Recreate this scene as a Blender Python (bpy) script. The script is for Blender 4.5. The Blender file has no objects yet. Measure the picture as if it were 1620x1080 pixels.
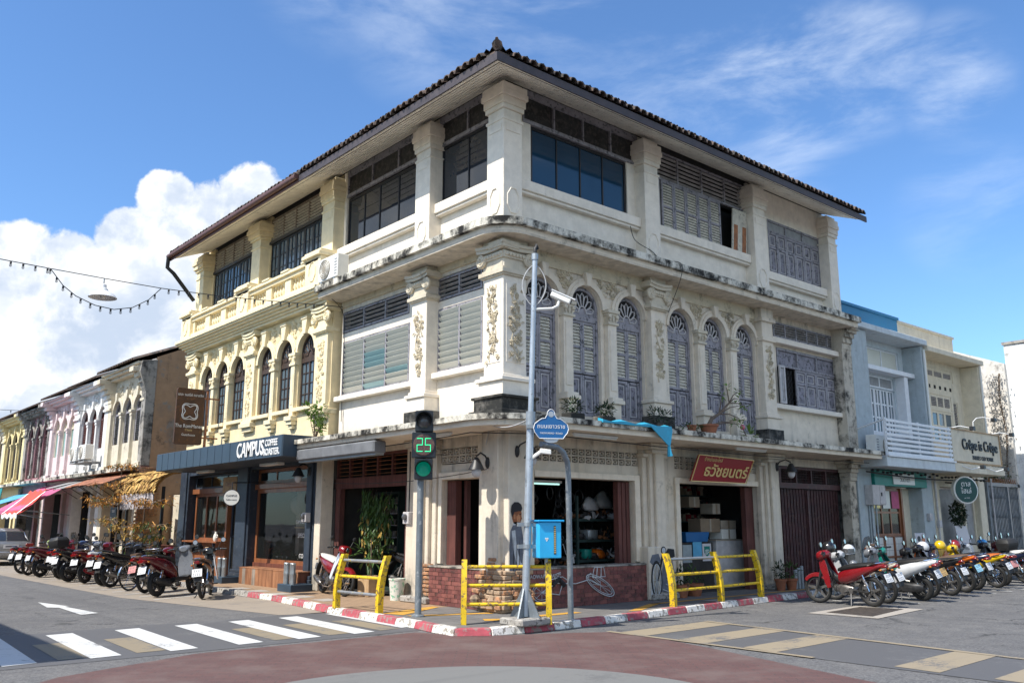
import bpy, bmesh, math, random
from mathutils import Vector, Matrix, Euler
R=math.radians; PI=math.pi
rnd=random.Random(7)
SC=bpy.context.scene; COL=SC.collection
# ---------------------------------------------------------------- camera, sky, sun, exposure
cam=bpy.data.objects.new('camera',bpy.data.cameras.new('camera')); COL.objects.link(cam)
cam.location=(-10.177,-12.086,1.65)
cam.rotation_euler=Euler((R(90+11.717),0,R(49.3-90)),'XYZ')
cam.data.sensor_width=36; cam.data.lens=1379/1620*36; cam.data.clip_end=2000; cam.data.clip_start=.1
SC.camera=cam
SUN=Vector((-.78,.05,1)).normalized()          # towards the sun
sun=bpy.data.objects.new('sun',bpy.data.lights.new('sun','SUN')); COL.objects.link(sun)
sun.data.energy=4.3; sun.data.angle=R(.53); sun.data.color=(1,.95,.86)
sun.rotation_euler=(-SUN).to_track_quat('-Z','Y').to_euler(); sun.location=(-30,0,50)
SC.view_settings.view_transform='Standard'; SC.view_settings.look='None'
SC.view_settings.exposure=.55; SC.view_settings.gamma=1; SC.view_settings.use_curve_mapping=False
SC.cycles.max_bounces=6; SC.cycles.diffuse_bounces=3; SC.cycles.glossy_bounces=3
SC.cycles.transmission_bounces=4; SC.cycles.transparent_max_bounces=8
SC.cycles.caustics_reflective=False; SC.cycles.caustics_refractive=False
SC.cycles.use_denoising=True; SC.cycles.sample_clamp_indirect=6

class NT:
    """small node-tree writer: n('Type', input=value or socket, attr=...)"""
    def __init__(s,t): s.t=t; t.nodes.clear()
    def n(s,typ,ins=None,**at):
        nd=s.t.nodes.new(typ)
        for k,v in at.items(): setattr(nd,k,v)
        for k,v in (ins or {}).items():
            sk=nd.inputs[k]
            if isinstance(v,bpy.types.NodeSocket): s.t.links.new(v,sk)
            else: sk.default_value=v
        return nd
    def m(s,op,a,b=0.,c=None):
        ins={0:a,1:b}
        if c is not None: ins[2]=c
        return s.n('ShaderNodeMath',ins,operation=op).outputs[0]
    def vm(s,op,a,b=None):
        ins={0:a}
        if b is not None: ins[1]=b
        return s.n('ShaderNodeVectorMath',ins,operation=op)
    def mix(s,f,a,b,bl='MIX'):
        nd=s.n('ShaderNodeMix',data_type='RGBA',blend_type=bl)
        for i,v in ((0,f),(6,a),(7,b)):
            if isinstance(v,bpy.types.NodeSocket): s.t.links.new(v,nd.inputs[i])
            else: nd.inputs[i].default_value=v if i==0 else (tuple(v)+(1,) if len(v)==3 else v)
        return nd.outputs[2]
    def rng(s,v,a,b,c=0.,d=1.,sm=True):
        return s.n('ShaderNodeMapRange',{0:v,1:a,2:b,3:c,4:d},interpolation_type='SMOOTHSTEP' if sm else 'LINEAR').outputs[0]
    def noise(s,vec,scale,det=4.,rough=.55,dist=0.):
        return s.n('ShaderNodeTexNoise',{'Vector':vec,'Scale':scale,'Detail':det,'Roughness':rough,'Distortion':dist}).outputs[0]
    def scl(s,vec,x,y,z): return s.vm('MULTIPLY',vec,(x,y,z)).outputs[0]

W=bpy.data.worlds.new('World'); SC.world=W; W.use_nodes=True
def sky():
    t=NT(W.node_tree)
    sk=t.n('ShaderNodeTexSky'); sk.sky_type='NISHITA'; sk.sun_disc=False
    el=math.asin(SUN.z); sk.sun_elevation=el; sk.sun_rotation=math.atan2(SUN.x,SUN.y)%(2*PI)
    sk.air_density=1.0; sk.dust_density=.35; sk.ozone_density=2.6; sk.altitude=0
    d=t.n('ShaderNodeTexCoord').outputs['Generated']
    d=t.vm('NORMALIZE',d).outputs[0]
    # cumulus: lumps given as (azimuth deg from +X, elevation deg, radius deg)
    lumps=[(66.8,20.0,2.5),(68.6,18.4,2.8),(71.9,19.3,1.9),(71.6,16.8,3),(73.8,16.6,2.2),(69.2,14.5,4),(75.2,13.8,3),(77.2,14.4,2.6),(79.8,14.2,3),(72.5,11.5,5),(77,11,5),(82,11,5),(71,13,4),(75,7,6),(80,6,6),(70,7,5),(86,13,6),(90,9,7),(64,15,3),(84,5,6),(66,9,4),(128,27,9),(139,21,9),(117,23,8),(147,31,8),(133,38,6),(196,22,12),(214,31,11),(232,20,13),(250,34,11),(262,18,12),(283,27,12),(301,16,11),(314,33,9),(176,38,9),(330,14,8),(240,52,9)]  # last lumps, behind the camera, are unseen and added to whiten the fill light
    f=None
    for az,e,r in lumps:
        v=Vector((math.cos(R(az))*math.cos(R(e)),math.sin(R(az))*math.cos(R(e)),math.sin(R(e))))
        c=t.vm('DOT_PRODUCT',d,v).outputs['Value']
        k=1-math.cos(R(r))
        g=t.m('MULTIPLY_ADD',c,1/k,1-1/k)
        f=g if f is None else t.m('MAXIMUM',f,g)
    n1=t.noise(d,13,7,.58,.35); n2=t.noise(d,34,5,.6,.2)
    fld=t.m('ADD',f,t.m('MULTIPLY',t.m('SUBTRACT',n1,.5),1.9))
    fld=t.m('ADD',fld,t.m('MULTIPLY',t.m('SUBTRACT',n2,.5),.7))
    cum=t.rng(fld,-.06,.24)
    # relief in the cloud: difference of the billow noise towards the sun
    off=t.vm('ADD',d,(-.018,.004,.022)).outputs[0]
    n1b=t.noise(off,13,7,.58,.35)
    rel=t.rng(t.m('SUBTRACT',n1,n1b),-.10,.12)
    low=t.rng(t.noise(t.scl(d,1,1,1.8),6.5,5,.6),.38,.66)
    shade=t.m('MULTIPLY',t.m('ADD',t.m('MULTIPLY',rel,.62),t.m('MULTIPLY',low,.5)),1.0)
    ccol=t.mix(shade,(2.9,3.4,4.2),(5.6,5.65,5.7))
    # thin cirrus
    wv=t.n('ShaderNodeVectorRotate',{'Vector':t.scl(d,1.,1.,3.2),'Angle':R(14)},rotation_type='Y_AXIS').outputs[0]
    wn=t.noise(t.vm('ADD',wv,(.3,.1,0)).outputs[0],4.2,9,.62,.35)
    w2=t.noise(d,2.2,3,.5,.3)
    reg=None
    for az,e,r,a in [(54,33,8,.6),(47.5,31,7,.9),(41,29,6,.9),(36,27.5,6,1),(30,26.5,6,1),(26,27,5,.8),(20.7,25.6,4,.6),(32,23,5,.6),(20,18,5,.3),(60,37,9,.5)]:
        v=Vector((math.cos(R(az))*math.cos(R(e)),math.sin(R(az))*math.cos(R(e)),math.sin(R(e))))
        c=t.vm('DOT_PRODUCT',d,v).outputs['Value']
        g=t.rng(c,math.cos(R(r)),math.cos(R(r*.2)),0,a)
        reg=g if reg is None else t.m('MAXIMUM',reg,g)
    cir=t.m('MULTIPLY',t.m('MULTIPLY',t.rng(wn,.40,.72),t.rng(w2,.30,.6,.35,1)),t.m('MULTIPLY',reg,.62))
    base=t.mix(1.,sk.outputs[0],(.62,.815,1.0),'MULTIPLY')
    c1=t.mix(cir,base,(5.4,5.8,6.2))
    c2=t.mix(cum,c1,ccol)
    bg=t.n('ShaderNodeBackground',{'Color':c2,'Strength':.15})
    t.n('ShaderNodeOutputWorld',{'Surface':bg.outputs[0]})
sky()

# ---------------------------------------------------------------- materials
MATS={}
def pbr(name):
    m=bpy.data.materials.new(name); m.use_nodes=True
    t=NT(m.node_tree); b=t.n('ShaderNodeBsdfPrincipled')
    t.n('ShaderNodeOutputMaterial',{'Surface':b.outputs[0]})
    MATS[name]=m
    return m,t,b
def pos(t): return t.n('ShaderNodeNewGeometry').outputs['Position']
def link(t,a,b): t.t.links.new(a,b)
def bump(t,b,h,st=.3,dist=.02):
    bp=t.n('ShaderNodeBump',{'Strength':st,'Distance':dist,'Height':h}); link(t,bp.outputs[0],b.inputs['Normal'])
def paint(name,c,rough=.55,metal=0.,var=.12,scale=6.,bmp=.0,wear=None,wamt=.0,coat=0.,spec=None):
    """painted or plain surface: slight tone variation, optional worn patches of another colour"""
    m,t,b=pbr(name); p=pos(t)
    n=t.noise(p,scale,5,.6)
    col=t.mix(t.rng(n,.3,.7),tuple(x*(1-var) for x in c),tuple(min(1,x*(1+var)) for x in c))
    if wear is not None:
        w=t.rng(t.noise(p,scale*2.3,7,.65),.62-wamt*.35,.70-wamt*.35)
        col=t.mix(w,col,wear)
    link(t,col,b.inputs['Base Color'])
    link(t,t.rng(n,.2,.8,rough*.85,min(1,rough*1.15)),b.inputs['Roughness'])
    b.inputs['Metallic'].default_value=metal
    if coat: b.inputs['Coat Weight'].default_value=coat; b.inputs['Coat Roughness'].default_value=.08
    if spec is not None: b.inputs['Specular IOR Level'].default_value=spec
    if bmp: bump(t,b,t.noise(p,scale*8,4,.6),bmp,.01)
    return m
def plaster(name,c,dark=(.09,.085,.075),stain=.3,streak=.4,warm=(.55,.42,.25),warmamt=.25,bmp=.35,peel=None,peelamt=0.,splash=False):
    """weathered lime plaster: mottling, vertical dirt streaks, mould patches, ochre blooms"""
    m,t,b=pbr(name); p=pos(t)
    big=t.noise(p,.9,4,.6); mid=t.noise(p,4.5,7,.62); fine=t.noise(p,38,3,.6)
    st=t.noise(t.scl(p,5.5,5.5,.45),1.,6,.62,.2)
    col=t.mix(t.rng(mid,.25,.75),tuple(x*.88 for x in c),tuple(min(1,x*1.06) for x in c))
    col=t.mix(t.m('MULTIPLY',t.rng(big,.52,.75),warmamt),col,warm)
    if peel is not None:
        pf=t.rng(t.m('ADD',t.m('MULTIPLY',mid,.6),t.m('MULTIPLY',big,.4)),.60-peelamt*.2,.64-peelamt*.2)
        col=t.mix(pf,col,peel)
    col=t.mix(t.m('MULTIPLY',t.rng(st,.52,.80),streak),col,tuple((x+y)*.5 for x,y in zip(dark,c)))
    if splash:      # grime thrown up off the two ledges, and runs below them
        z=t.n('ShaderNodeSeparateXYZ',{0:p}).outputs[2]; g=None
        for z0,h,s in (((3.5,.42,.85),(7.24,.30,.7),(6.62,-.7,.35)) if splash is True else ((.1,1.15,.9),(3.3,-.75,.55))):
            k=t.m('MULTIPLY',t.rng(z,z0+h,z0,0,s) if h>0 else t.rng(z,z0+h,z0+.25,0,s),t.m('GREATER_THAN',z,z0-.01) if h>0 else t.m('LESS_THAN',z,7.0))
            g=k if g is None else t.m('MAXIMUM',g,k)
        col=t.mix(t.m('MULTIPLY',g,t.rng(t.m('ADD',t.m('MULTIPLY',mid,.6),t.m('MULTIPLY',st,.4)),.38,.60)),col,tuple(x*1.3 for x in dark))
    mo=t.rng(t.m('ADD',t.m('MULTIPLY',t.noise(p,2.2,9,.72),.8),t.m('MULTIPLY',st,.2)),.63-stain*.28,.76-stain*.22)
    col=t.mix(t.m('MULTIPLY',mo,min(1,.35+stain)),col,dark)
    link(t,col,b.inputs['Base Color']); b.inputs['Roughness'].default_value=.9
    b.inputs['Specular IOR Level'].default_value=.25
    bump(t,b,t.m('ADD',t.m('MULTIPLY',mid,.7),t.m('MULTIPLY',fine,.3)),bmp,.025)
    return m
def wood(name,c1,c2,rough=.6,scale=1.,axis=2,coat=0.):
    m,t,b=pbr(name); p=pos(t)
    s=[14*scale]*3; s[axis]=1.1*scale
    n=t.noise(t.scl(p,*s),1.,6,.6,.3); v=t.noise(p,3.1,3,.5)
    col=t.mix(t.rng(n,.3,.7),c1,c2); col=t.mix(t.m('MULTIPLY',t.rng(v,.35,.75),.45),col,tuple(x*.5 for x in c1))
    link(t,col,b.inputs['Base Color']); b.inputs['Roughness'].default_value=rough
    if coat: b.inputs['Coat Weight'].default_value=coat
    bump(t,b,n,.25,.01)
    return m
def glass(name,c,rough=.04,spec=.6,alpha=1.,var=.25):
    m,t,b=pbr(name); p=pos(t)
    n=t.noise(p,1.3,3,.5)
    link(t,t.mix(n,tuple(x*(1-var) for x in c),tuple(x*(1+var) for x in c)),b.inputs['Base Color'])
    b.inputs['Roughness'].default_value=rough; b.inputs['Specular IOR Level'].default_value=spec
    b.inputs['Alpha'].default_value=alpha
    bump(t,b,t.noise(p,.8,2,.5),.05,.05)
    return m
def emit(name,c,st):
    m,t,b=pbr(name); b.inputs['Base Color'].default_value=tuple(c)+(1,)
    b.inputs['Emission Color'].default_value=tuple(c)+(1,); b.inputs['Emission Strength'].default_value=st
    return m

M=MATS
cream=(.84,.765,.655); grey_cream=(.62,.565,.455)
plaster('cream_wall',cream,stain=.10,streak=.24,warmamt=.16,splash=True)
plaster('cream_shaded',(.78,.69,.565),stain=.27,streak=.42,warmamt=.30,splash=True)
plaster('mould_ledge',(.74,.70,.60),dark=(.022,.021,.020),stain=.80,streak=.55)
plaster('black_mould',(.17,.16,.145),dark=(.03,.03,.028),stain=1.0,streak=.8,bmp=.9)
plaster('ground_plaster',(.70,.62,.51),stain=.30,streak=.80,warmamt=.35,peel=(.40,.36,.31),peelamt=-.12,splash=2)
plaster('pier_mould',(.56,.50,.41),dark=(.05,.048,.043),stain=.62,streak=.8)
plaster('yellow_wall',(.84,.70,.44),stain=.05,streak=.13,warmamt=.15)
plaster('yellow_trim',(.86,.745,.50),stain=.06,streak=.16,warmamt=.1)
plaster('relief_stone',(.60,.52,.38),stain=.42,streak=.3)
plaster('capital_stone',(.62,.555,.44),stain=.30,streak=.3)
plaster('brown_party',(.44,.285,.175),dark=(.10,.075,.06),stain=.35,streak=.5,warm=(.20,.17,.15),warmamt=.8,peel=(.30,.26,.22),peelamt=.1)
plaster('old_grey',(.36,.34,.31),dark=(.06,.058,.055),stain=.65,streak=.8)
plaster('white_wall',(.74,.74,.73),stain=.12,streak=.25,warmamt=.06)
plaster('pink_wall',(.72,.60,.60),stain=.18,streak=.35,warmamt=.15)
plaster('rose_wall',(.40,.22,.24),stain=.30,streak=.5)
plaster('row_cream',(.66,.60,.48),stain=.30,streak=.45)
plaster('row_yellow',(.76,.64,.36),stain=.16,streak=.3)
plaster('wing_wall',(.76,.76,.75),stain=.32,streak=.6,warmamt=.06)
plaster('blue_wall',(.44,.495,.515),stain=.24,streak=.55,warmamt=.04,bmp=.8)
plaster('pale_blue',(.60,.655,.68),stain=.20,streak=.5,warmamt=.03)
plaster('right_cream',(.72,.65,.51),stain=.20,streak=.48,warmamt=.12)
plaster('spotted_wall',(.66,.63,.58),dark=(.12,.11,.10),stain=.45,streak=.6,warm=(.5,.4,.33),warmamt=.3)
plaster('rubble',(.42,.30,.20),dark=(.10,.085,.07),stain=.55,streak=.2,bmp=1.)
paint('sky_blue_parapet',(.03,.20,.36),.6,var=.05)
paint('soffit',(.88,.83,.73),.7,var=.10,scale=3,wear=(.45,.40,.33),wamt=.1)
paint('fascia_dark',(.055,.045,.052),.6,var=.3,scale=5)
paint('gutter_brown',(.12,.055,.045),.5,var=.15)
paint('roof_tile',(.105,.075,.060),.85,var=.45,scale=3.5,bmp=.5,wear=(.035,.035,.032),wamt=.3)
paint('alu_dark',(.035,.033,.035),.4,.5,var=.1)
paint('transom_dark',(.022,.022,.023),.55,var=.6,scale=4,wear=(.06,.055,.05),wamt=.35)
glass('window_glass',(.030,.036,.045),.03,.75)
glass('curtain_glass',(.012,.045,.085),.06,.7)
glass('clear_glass',(.02,.022,.022),.02,.7,alpha=.42)
glass('louvre_glass',(.66,.65,.56),.45,.3,var=.12)
glass('teal_glass',(.33,.52,.52),.28,.5,var=.12)
glass('mullion_glass',(.10,.14,.17),.06,.7)
paint('dark_inside',(.012,.011,.011),.9,var=.3)  # near-black colour stands in for the shade behind openings
paint('shop_inside',(.035,.032,.030),.9,var=.4,scale=2)
paint('slate_frame',(.285,.272,.298),.65,var=.18,scale=5,wear=(.10,.10,.115),wamt=.25)
paint('slate_panel',(.215,.205,.24),.7,var=.25,scale=4,wear=(.07,.07,.08),wamt=.3)
paint('cream_slat',(.56,.52,.43),.75,var=.18,scale=6,wear=(.30,.28,.24),wamt=.15)
paint('grey_slat',(.33,.31,.30),.75,var=.2,scale=5)
paint('pale_trim',(.50,.48,.48),.7,var=.15)
paint('black_frame',(.018,.019,.022),.45,var=.2)
wood('red_wood',(.13,.042,.026),(.20,.065,.038),.6)
wood('old_red_wood',(.085,.028,.023),(.15,.05,.04),.75)
wood('dark_brown',(.040,.024,.018),(.075,.045,.032),.6)
wood('cafe_wood',(.24,.085,.035),(.34,.13,.055),.45,coat=.2)
wood('bench_wood',(.20,.085,.04),(.42,.20,.10),.6,scale=.6)
wood('grey_wood',(.20,.16,.13),(.33,.28,.23),.8)
wood('ply',(.45,.29,.15),(.58,.40,.23),.7)
paint('cafe_blue',(.030,.042,.062),.5,var=.2,scale=4,wear=(.10,.11,.12),wamt=.05)
paint('cafe_canopy',(.035,.060,.090),.5,var=.15,scale=3)
paint('white_letter',(.82,.82,.80),.5,var=.02)
paint('black_letter',(.012,.014,.02),.5,var=.1)
paint('white_paint',(.76,.77,.78),.5,var=.05)
paint('white_plastic',(.78,.77,.72),.4,var=.04)
paint('ac_fan',(.30,.26,.20),.6,var=.1)
paint('metal_grey',(.33,.36,.38),.45,.6,var=.12,scale=8)
paint('pole_pale',(.42,.46,.50),.4,.5,var=.10,scale=5,wear=(.25,.27,.29),wamt=.1)
paint('pole_dull',(.20,.225,.245),.5,.4,var=.15,scale=5,wear=(.35,.37,.38),wamt=.15)
paint('signal_black',(.010,.014,.020),.45,var=.15)
paint('lens_dark',(.08,.08,.085),.15,var=.2)
paint('yellow_rail',(.70,.47,.012),.5,var=.12,scale=7,wear=(.20,.13,.05),wamt=.27)
paint('rail_worn',(.34,.35,.36),.4,.5,var=.12,scale=6,wear=(.60,.45,.05),wamt=.12)
paint('sign_blue',(.012,.12,.33),.35,var=.05)
paint('box_blue',(.015,.34,.70),.35,var=.04)
paint('box_blue_side',(.03,.46,.85),.35,var=.04)
paint('sign_red',(.27,.014,.022),.4,var=.1,scale=2)
paint('gold_letter',(.70,.52,.22),.45,.2,var=.06)
paint('kerb_red',(.40,.075,.095),.8,var=.2,scale=5,bmp=.5,wear=(.27,.20,.18),wamt=.34)
paint('kerb_white',(.74,.70,.64),.8,var=.10,scale=5,bmp=.5,wear=(.30,.27,.23),wamt=.36)
paint('rust_sign',(.085,.038,.018),.6,var=.35,scale=4,wear=(.16,.065,.02),wamt=.2)
paint('rust_iron',(.30,.12,.05),.75,var=.35,scale=8)
paint('rust_sheet',(.36,.15,.085),.75,var=.35,scale=3,wear=(.20,.09,.06),wamt=.3)
paint('grey_sheet',(.30,.30,.30),.7,var=.15)
paint('tarp_grey',(.15,.155,.165),.75,var=.2,scale=3)
paint('tarp_cyan',(.03,.36,.55),.55,var=.1)
paint('awning_blue',(.10,.38,.60),.65,var=.1)
paint('awning_pink',(.52,.11,.22),.7,var=.15)
paint('awning_red',(.60,.07,.035),.6,var=.15)
paint('awning_teal',(.015,.22,.22),.7,var=.1)
paint('straw_gold',(.66,.44,.16),.9,var=.3,scale=20)
paint('straw_dark',(.22,.115,.035),.9,var=.4,scale=20)
paint('straw',(.52,.32,.10),.9,var=.4,scale=20,bmp=.6)
paint('straw_pale',(.66,.61,.62),.9,var=.3,scale=20)
paint('green_board',(.005,.20,.16),.45,var=.08)
paint('dark_green',(.004,.055,.048),.35,var=.08)
paint('gate_maroon',(.070,.028,.030),.6,var=.3,scale=4,wear=(.12,.06,.05),wamt=.2)
paint('gate_grey',(.22,.24,.26),.55,.4,var=.2,scale=4)
paint('terracotta',(.30,.11,.055),.8,var=.2,scale=8)
paint('leaf_green',(.045,.095,.018),.55,var=.35,scale=9)
paint('leaf_bright',(.13,.22,.03),.55,var=.3,scale=9)
paint('leaf_dark',(.018,.04,.014),.6,var=.4,scale=9)
paint('leaf_orange',(.52,.25,.045),.65,var=.4,scale=7)
paint('leaf_dry',(.40,.26,.06),.7,var=.35,scale=9)
paint('bark',(.14,.10,.07),.85,var=.3,scale=10,bmp=.5)
paint('cable',(.015,.015,.016),.6)
paint('cable_pale',(.45,.45,.45),.6)
paint('brick_dark',(.155,.050,.045),.75,var=.25,scale=5,bmp=.4,wear=(.08,.035,.03),wamt=.3)
paint('brick_mid',(.215,.075,.062),.75,var=.25,scale=5,bmp=.4,wear=(.12,.05,.04),wamt=.2)
paint('brick_raw',(.40,.20,.10),.9,var=.35,scale=9,bmp=.8,wear=(.22,.17,.13),wamt=.35)
paint('mortar',(.15,.085,.075),.9,var=.3)
paint('stone_step',(.34,.32,.29),.85,var=.2,scale=6,bmp=.5,wear=(.12,.11,.10),wamt=.3)
paint('cardboard',(.22,.16,.105),.8,var=.12)
paint('cardboard_pale',(.33,.28,.22),.8,var=.12)
paint('shelf_green',(.022,.045,.042),.6,var=.2)
paint('mural_grey',(.125,.14,.17),.85,var=.3,scale=7)
paint('mural_pale',(.50,.53,.55),.85,var=.2,scale=7)
paint('mural_black',(.018,.018,.02),.85,var=.3)
paint('mural_skin',(.26,.09,.035),.85,var=.3,scale=9)
paint('mural_skin_light',(.46,.21,.10),.85,var=.2,scale=9)
# vehicles
for nm,c in dict(bike_red=(.20,.007,.012),bike_wine=(.10,.007,.013),bike_black=(.012,.012,.014),bike_white=(.58,.59,.60),bike_silver=(.45,.46,.48),
    bike_teal=(.01,.20,.16),bike_yellow=(.62,.42,.01),bike_orange=(.60,.13,.01),bike_blue=(.03,.20,.45),bike_navy=(.015,.02,.05),
    bike_grey=(.16,.17,.19),bike_lime=(.40,.50,.02),bike_cream=(.55,.50,.42),bike_pink=(.45,.10,.14)).items():
    paint(nm,c,.28,var=.06,coat=.7)
paint('tyre',(.014,.014,.014),.75,var=.25,scale=20)
paint('seat_black',(.014,.014,.015),.5,var=.15)
paint('seat_brown',(.12,.075,.05),.6,var=.2)
paint('seat_white',(.66,.64,.60),.55,var=.08)
paint('seat_orange',(.55,.13,.02),.55,var=.1)
paint('engine_alloy',(.22,.21,.20),.4,.75,var=.25,scale=14)
paint('engine_dark',(.05,.05,.052),.45,.5,var=.3,scale=14)
paint('chrome',(.65,.65,.66),.12,1.,var=.05)
paint('plastic_black',(.018,.018,.019),.6,var=.2)
paint('tail_red',(.20,.006,.008),.25,var=.1,coat=.4)
paint('amber',(.42,.13,.01),.2,var=.1)
paint('plate',(.74,.75,.76),.5,var=.03)
paint('plate_blue',(.30,.60,.75),.5,var=.04)
paint('plate_gold',(.58,.36,.12),.5,var=.05)
paint('plate_red',(.60,.25,.24),.5,var=.05)
paint('plate_ink',(.10,.10,.12),.6)
paint('mirror',(.38,.40,.42),.08,1.,var=.02)
paint('car_silver',(.40,.41,.42),.3,.6,var=.04,coat=.6)
# ---------------------------------------------------------------- mesh writing
class Fr:
    """facade frame: u along the wall, z up, d outwards"""
    def __init__(s,o,u,n): s.o=Vector(o); s.u=Vector(u); s.n=Vector(n)
    def __call__(s,u,z,d=0.): return s.o+s.u*u+s.n*d+Vector((0,0,z))
FL=Fr((0,0,0),(0,1,0),(-1,0,0)); FR=Fr((0,0,0),(1,0,0),(0,-1,0))
KIDS={}; ORG={}                                  # world place of each parent, so that parts are written in world terms
def W_(p): return ORG.get(p.name,Vector()) if p is not None else Vector()
def link_obj(name,data,mat=None,parent=None,loc=(0,0,0),rot=None,scale=None):
    o=bpy.data.objects.new(name,data); COL.objects.link(o)
    if parent is not None: o.parent=parent; KIDS.setdefault(parent.name,[]).append(o)
    ORG[o.name]=Vector(loc); o.location=Vector(loc)-W_(parent)
    if rot is not None: o.rotation_euler=rot
    if scale is not None: o.scale=scale
    if mat is not None and data is not None:
        if len(data.materials)==0: data.materials.append(M[mat])
        elif data.materials[0]!=M[mat]:
            o.material_slots[0].link='OBJECT'; o.material_slots[0].material=M[mat]
    return o
def empty(name,loc,label=None,cat=None,group=None,rz=0.):
    o=link_obj(name,None,loc=loc); o.rotation_euler=(0,0,rz); o.empty_display_size=.2
    if label: tag(o,label,cat,group)
    return o
def tag(o,label,cat,group=None,kind=None):
    o['label']=label; o['category']=cat
    if group: o['group']=group
    if kind: o['kind']=kind
    return o
def struct(o,kind='structure'): o['kind']=kind; return o
class B:
    def __init__(s): s.v=[]; s.f=[]
    def add(s,vs,fs):
        n=len(s.v); s.v+=[Vector(p) for p in vs]; s.f+=[tuple(i+n for i in f) for f in fs]; return s
    def hexa(s,p): return s.add(p,[(0,3,2,1),(4,5,6,7),(0,1,5,4),(1,2,6,5),(2,3,7,6),(3,0,4,7)])
    def box(s,x0,x1,y0,y1,z0,z1):
        return s.hexa([(x0,y0,z0),(x1,y0,z0),(x1,y1,z0),(x0,y1,z0),(x0,y0,z1),(x1,y0,z1),(x1,y1,z1),(x0,y1,z1)])
    def fb(s,fr,u0,u1,z0,z1,d0,d1):
        return s.hexa([fr(u0,z0,d0),fr(u1,z0,d0),fr(u1,z0,d1),fr(u0,z0,d1),fr(u0,z1,d0),fr(u1,z1,d0),fr(u1,z1,d1),fr(u0,z1,d1)])
    def prism(s,fr,poly,d0,d1):
        n=len(poly); vs=[fr(u,z,d0) for u,z in poly]+[fr(u,z,d1) for u,z in poly]
        return s.add(vs,[tuple(range(n)),tuple(range(2*n-1,n-1,-1))]+[(i,(i+1)%n,n+(i+1)%n,n+i) for i in range(n)])
    def plan(s,poly,z0,z1):
        n=len(poly); vs=[(x,y,z0) for x,y in poly]+[(x,y,z1) for x,y in poly]
        return s.add(vs,[tuple(range(n)),tuple(range(2*n-1,n-1,-1))]+[(i,(i+1)%n,n+(i+1)%n,n+i) for i in range(n)])
    def tube(s,pts,r,n=6,cap=True):
        pts=[Vector(p) for p in pts]; k=len(pts); rs=r if isinstance(r,(list,tuple)) else [r]*k
        base=len(s.v); ref=None
        for i,p in enumerate(pts):
            t=(pts[min(i+1,k-1)]-pts[max(i-1,0)]).normalized()
            if ref is None: ref=t.orthogonal().normalized()
            a=(ref-t*ref.dot(t))
            a=a.normalized() if a.length>1e-6 else t.orthogonal().normalized()
            ref=a; b=t.cross(a)
            s.v+=[p+(a*math.cos(2*PI*j/n)+b*math.sin(2*PI*j/n))*rs[i] for j in range(n)]
        for i in range(k-1):
            for j in range(n):
                s.f.append((base+i*n+j,base+i*n+(j+1)%n,base+(i+1)*n+(j+1)%n,base+(i+1)*n+j))
        if cap: s.f.append(tuple(base+j for j in range(n))[::-1]); s.f.append(tuple(base+(k-1)*n+j for j in range(n)))
        return s
    def cyl(s,p0,p1,r,n=12,r1=None): return s.tube([p0,p1],[r,r if r1 is None else r1],n)
    def lathe(s,prof,c,n=12,ax=None):
        """rings (radius, height) about the z axis, or about the axis ax"""
        c=Vector(c); q=Vector((0,0,1)).rotation_difference(Vector(ax)).to_matrix() if ax is not None else Matrix.Identity(3)
        base=len(s.v)
        for r,z in prof: s.v+=[c+q@Vector((r*math.cos(2*PI*j/n),r*math.sin(2*PI*j/n),z)) for j in range(n)]
        for i in range(len(prof)-1):
            for j in range(n): s.f.append((base+i*n+j,base+i*n+(j+1)%n,base+(i+1)*n+(j+1)%n,base+(i+1)*n+j))
        s.f.append(tuple(base+j for j in range(n))[::-1]); k=len(prof)-1; s.f.append(tuple(base+k*n+j for j in range(n)))
        return s
    def ball(s,c,rx,ry=None,rz=None,n=10,m=6):
        ry=rx if ry is None else ry; rz=rx if rz is None else rz; c=Vector(c); base=len(s.v)
        s.v.append(c+Vector((0,0,rz)))
        for i in range(1,m):
            t=PI*i/m
            for j in range(n): s.v.append(c+Vector((rx*math.sin(t)*math.cos(2*PI*j/n),ry*math.sin(t)*math.sin(2*PI*j/n),rz*math.cos(t))))
        s.v.append(c-Vector((0,0,rz))); e=len(s.v)-1
        for j in range(n): s.f.append((base,base+1+j,base+1+(j+1)%n)); s.f.append((e,base+1+(m-2)*n+(j+1)%n,base+1+(m-2)*n+j))
        for i in range(m-2):
            for j in range(n):
                a=base+1+i*n; s.f.append((a+j,a+n+j,a+n+(j+1)%n,a+(j+1)%n))
        return s
    def ring(s,c,R_,r,ax=(0,1,0),n=24,m=8):
        """torus about ax"""
        c=Vector(c); q=Vector((0,0,1)).rotation_difference(Vector(ax)).to_matrix(); base=len(s.v)
        for i in range(n):
            a=2*PI*i/n
            for j in range(m):
                b=2*PI*j/m; rr=R_+r*math.cos(b)
                s.v.append(c+q@Vector((rr*math.cos(a),rr*math.sin(a),r*math.sin(b))))
        for i in range(n):
            for j in range(m): s.f.append((base+i*m+j,base+((i+1)%n)*m+j,base+((i+1)%n)*m+(j+1)%m,base+i*m+(j+1)%m))
        return s
    def loft(s,rings,cap=True):
        n=len(rings[0]); base=len(s.v)
        for r in rings: s.v+=[Vector(p) for p in r]
        for i in range(len(rings)-1):
            for j in range(n): s.f.append((base+i*n+j,base+i*n+(j+1)%n,base+(i+1)*n+(j+1)%n,base+(i+1)*n+j))
        if cap: s.f.append(tuple(base+j for j in range(n))[::-1]); k=len(rings)-1; s.f.append(tuple(base+k*n+j for j in range(n)))
        return s
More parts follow.
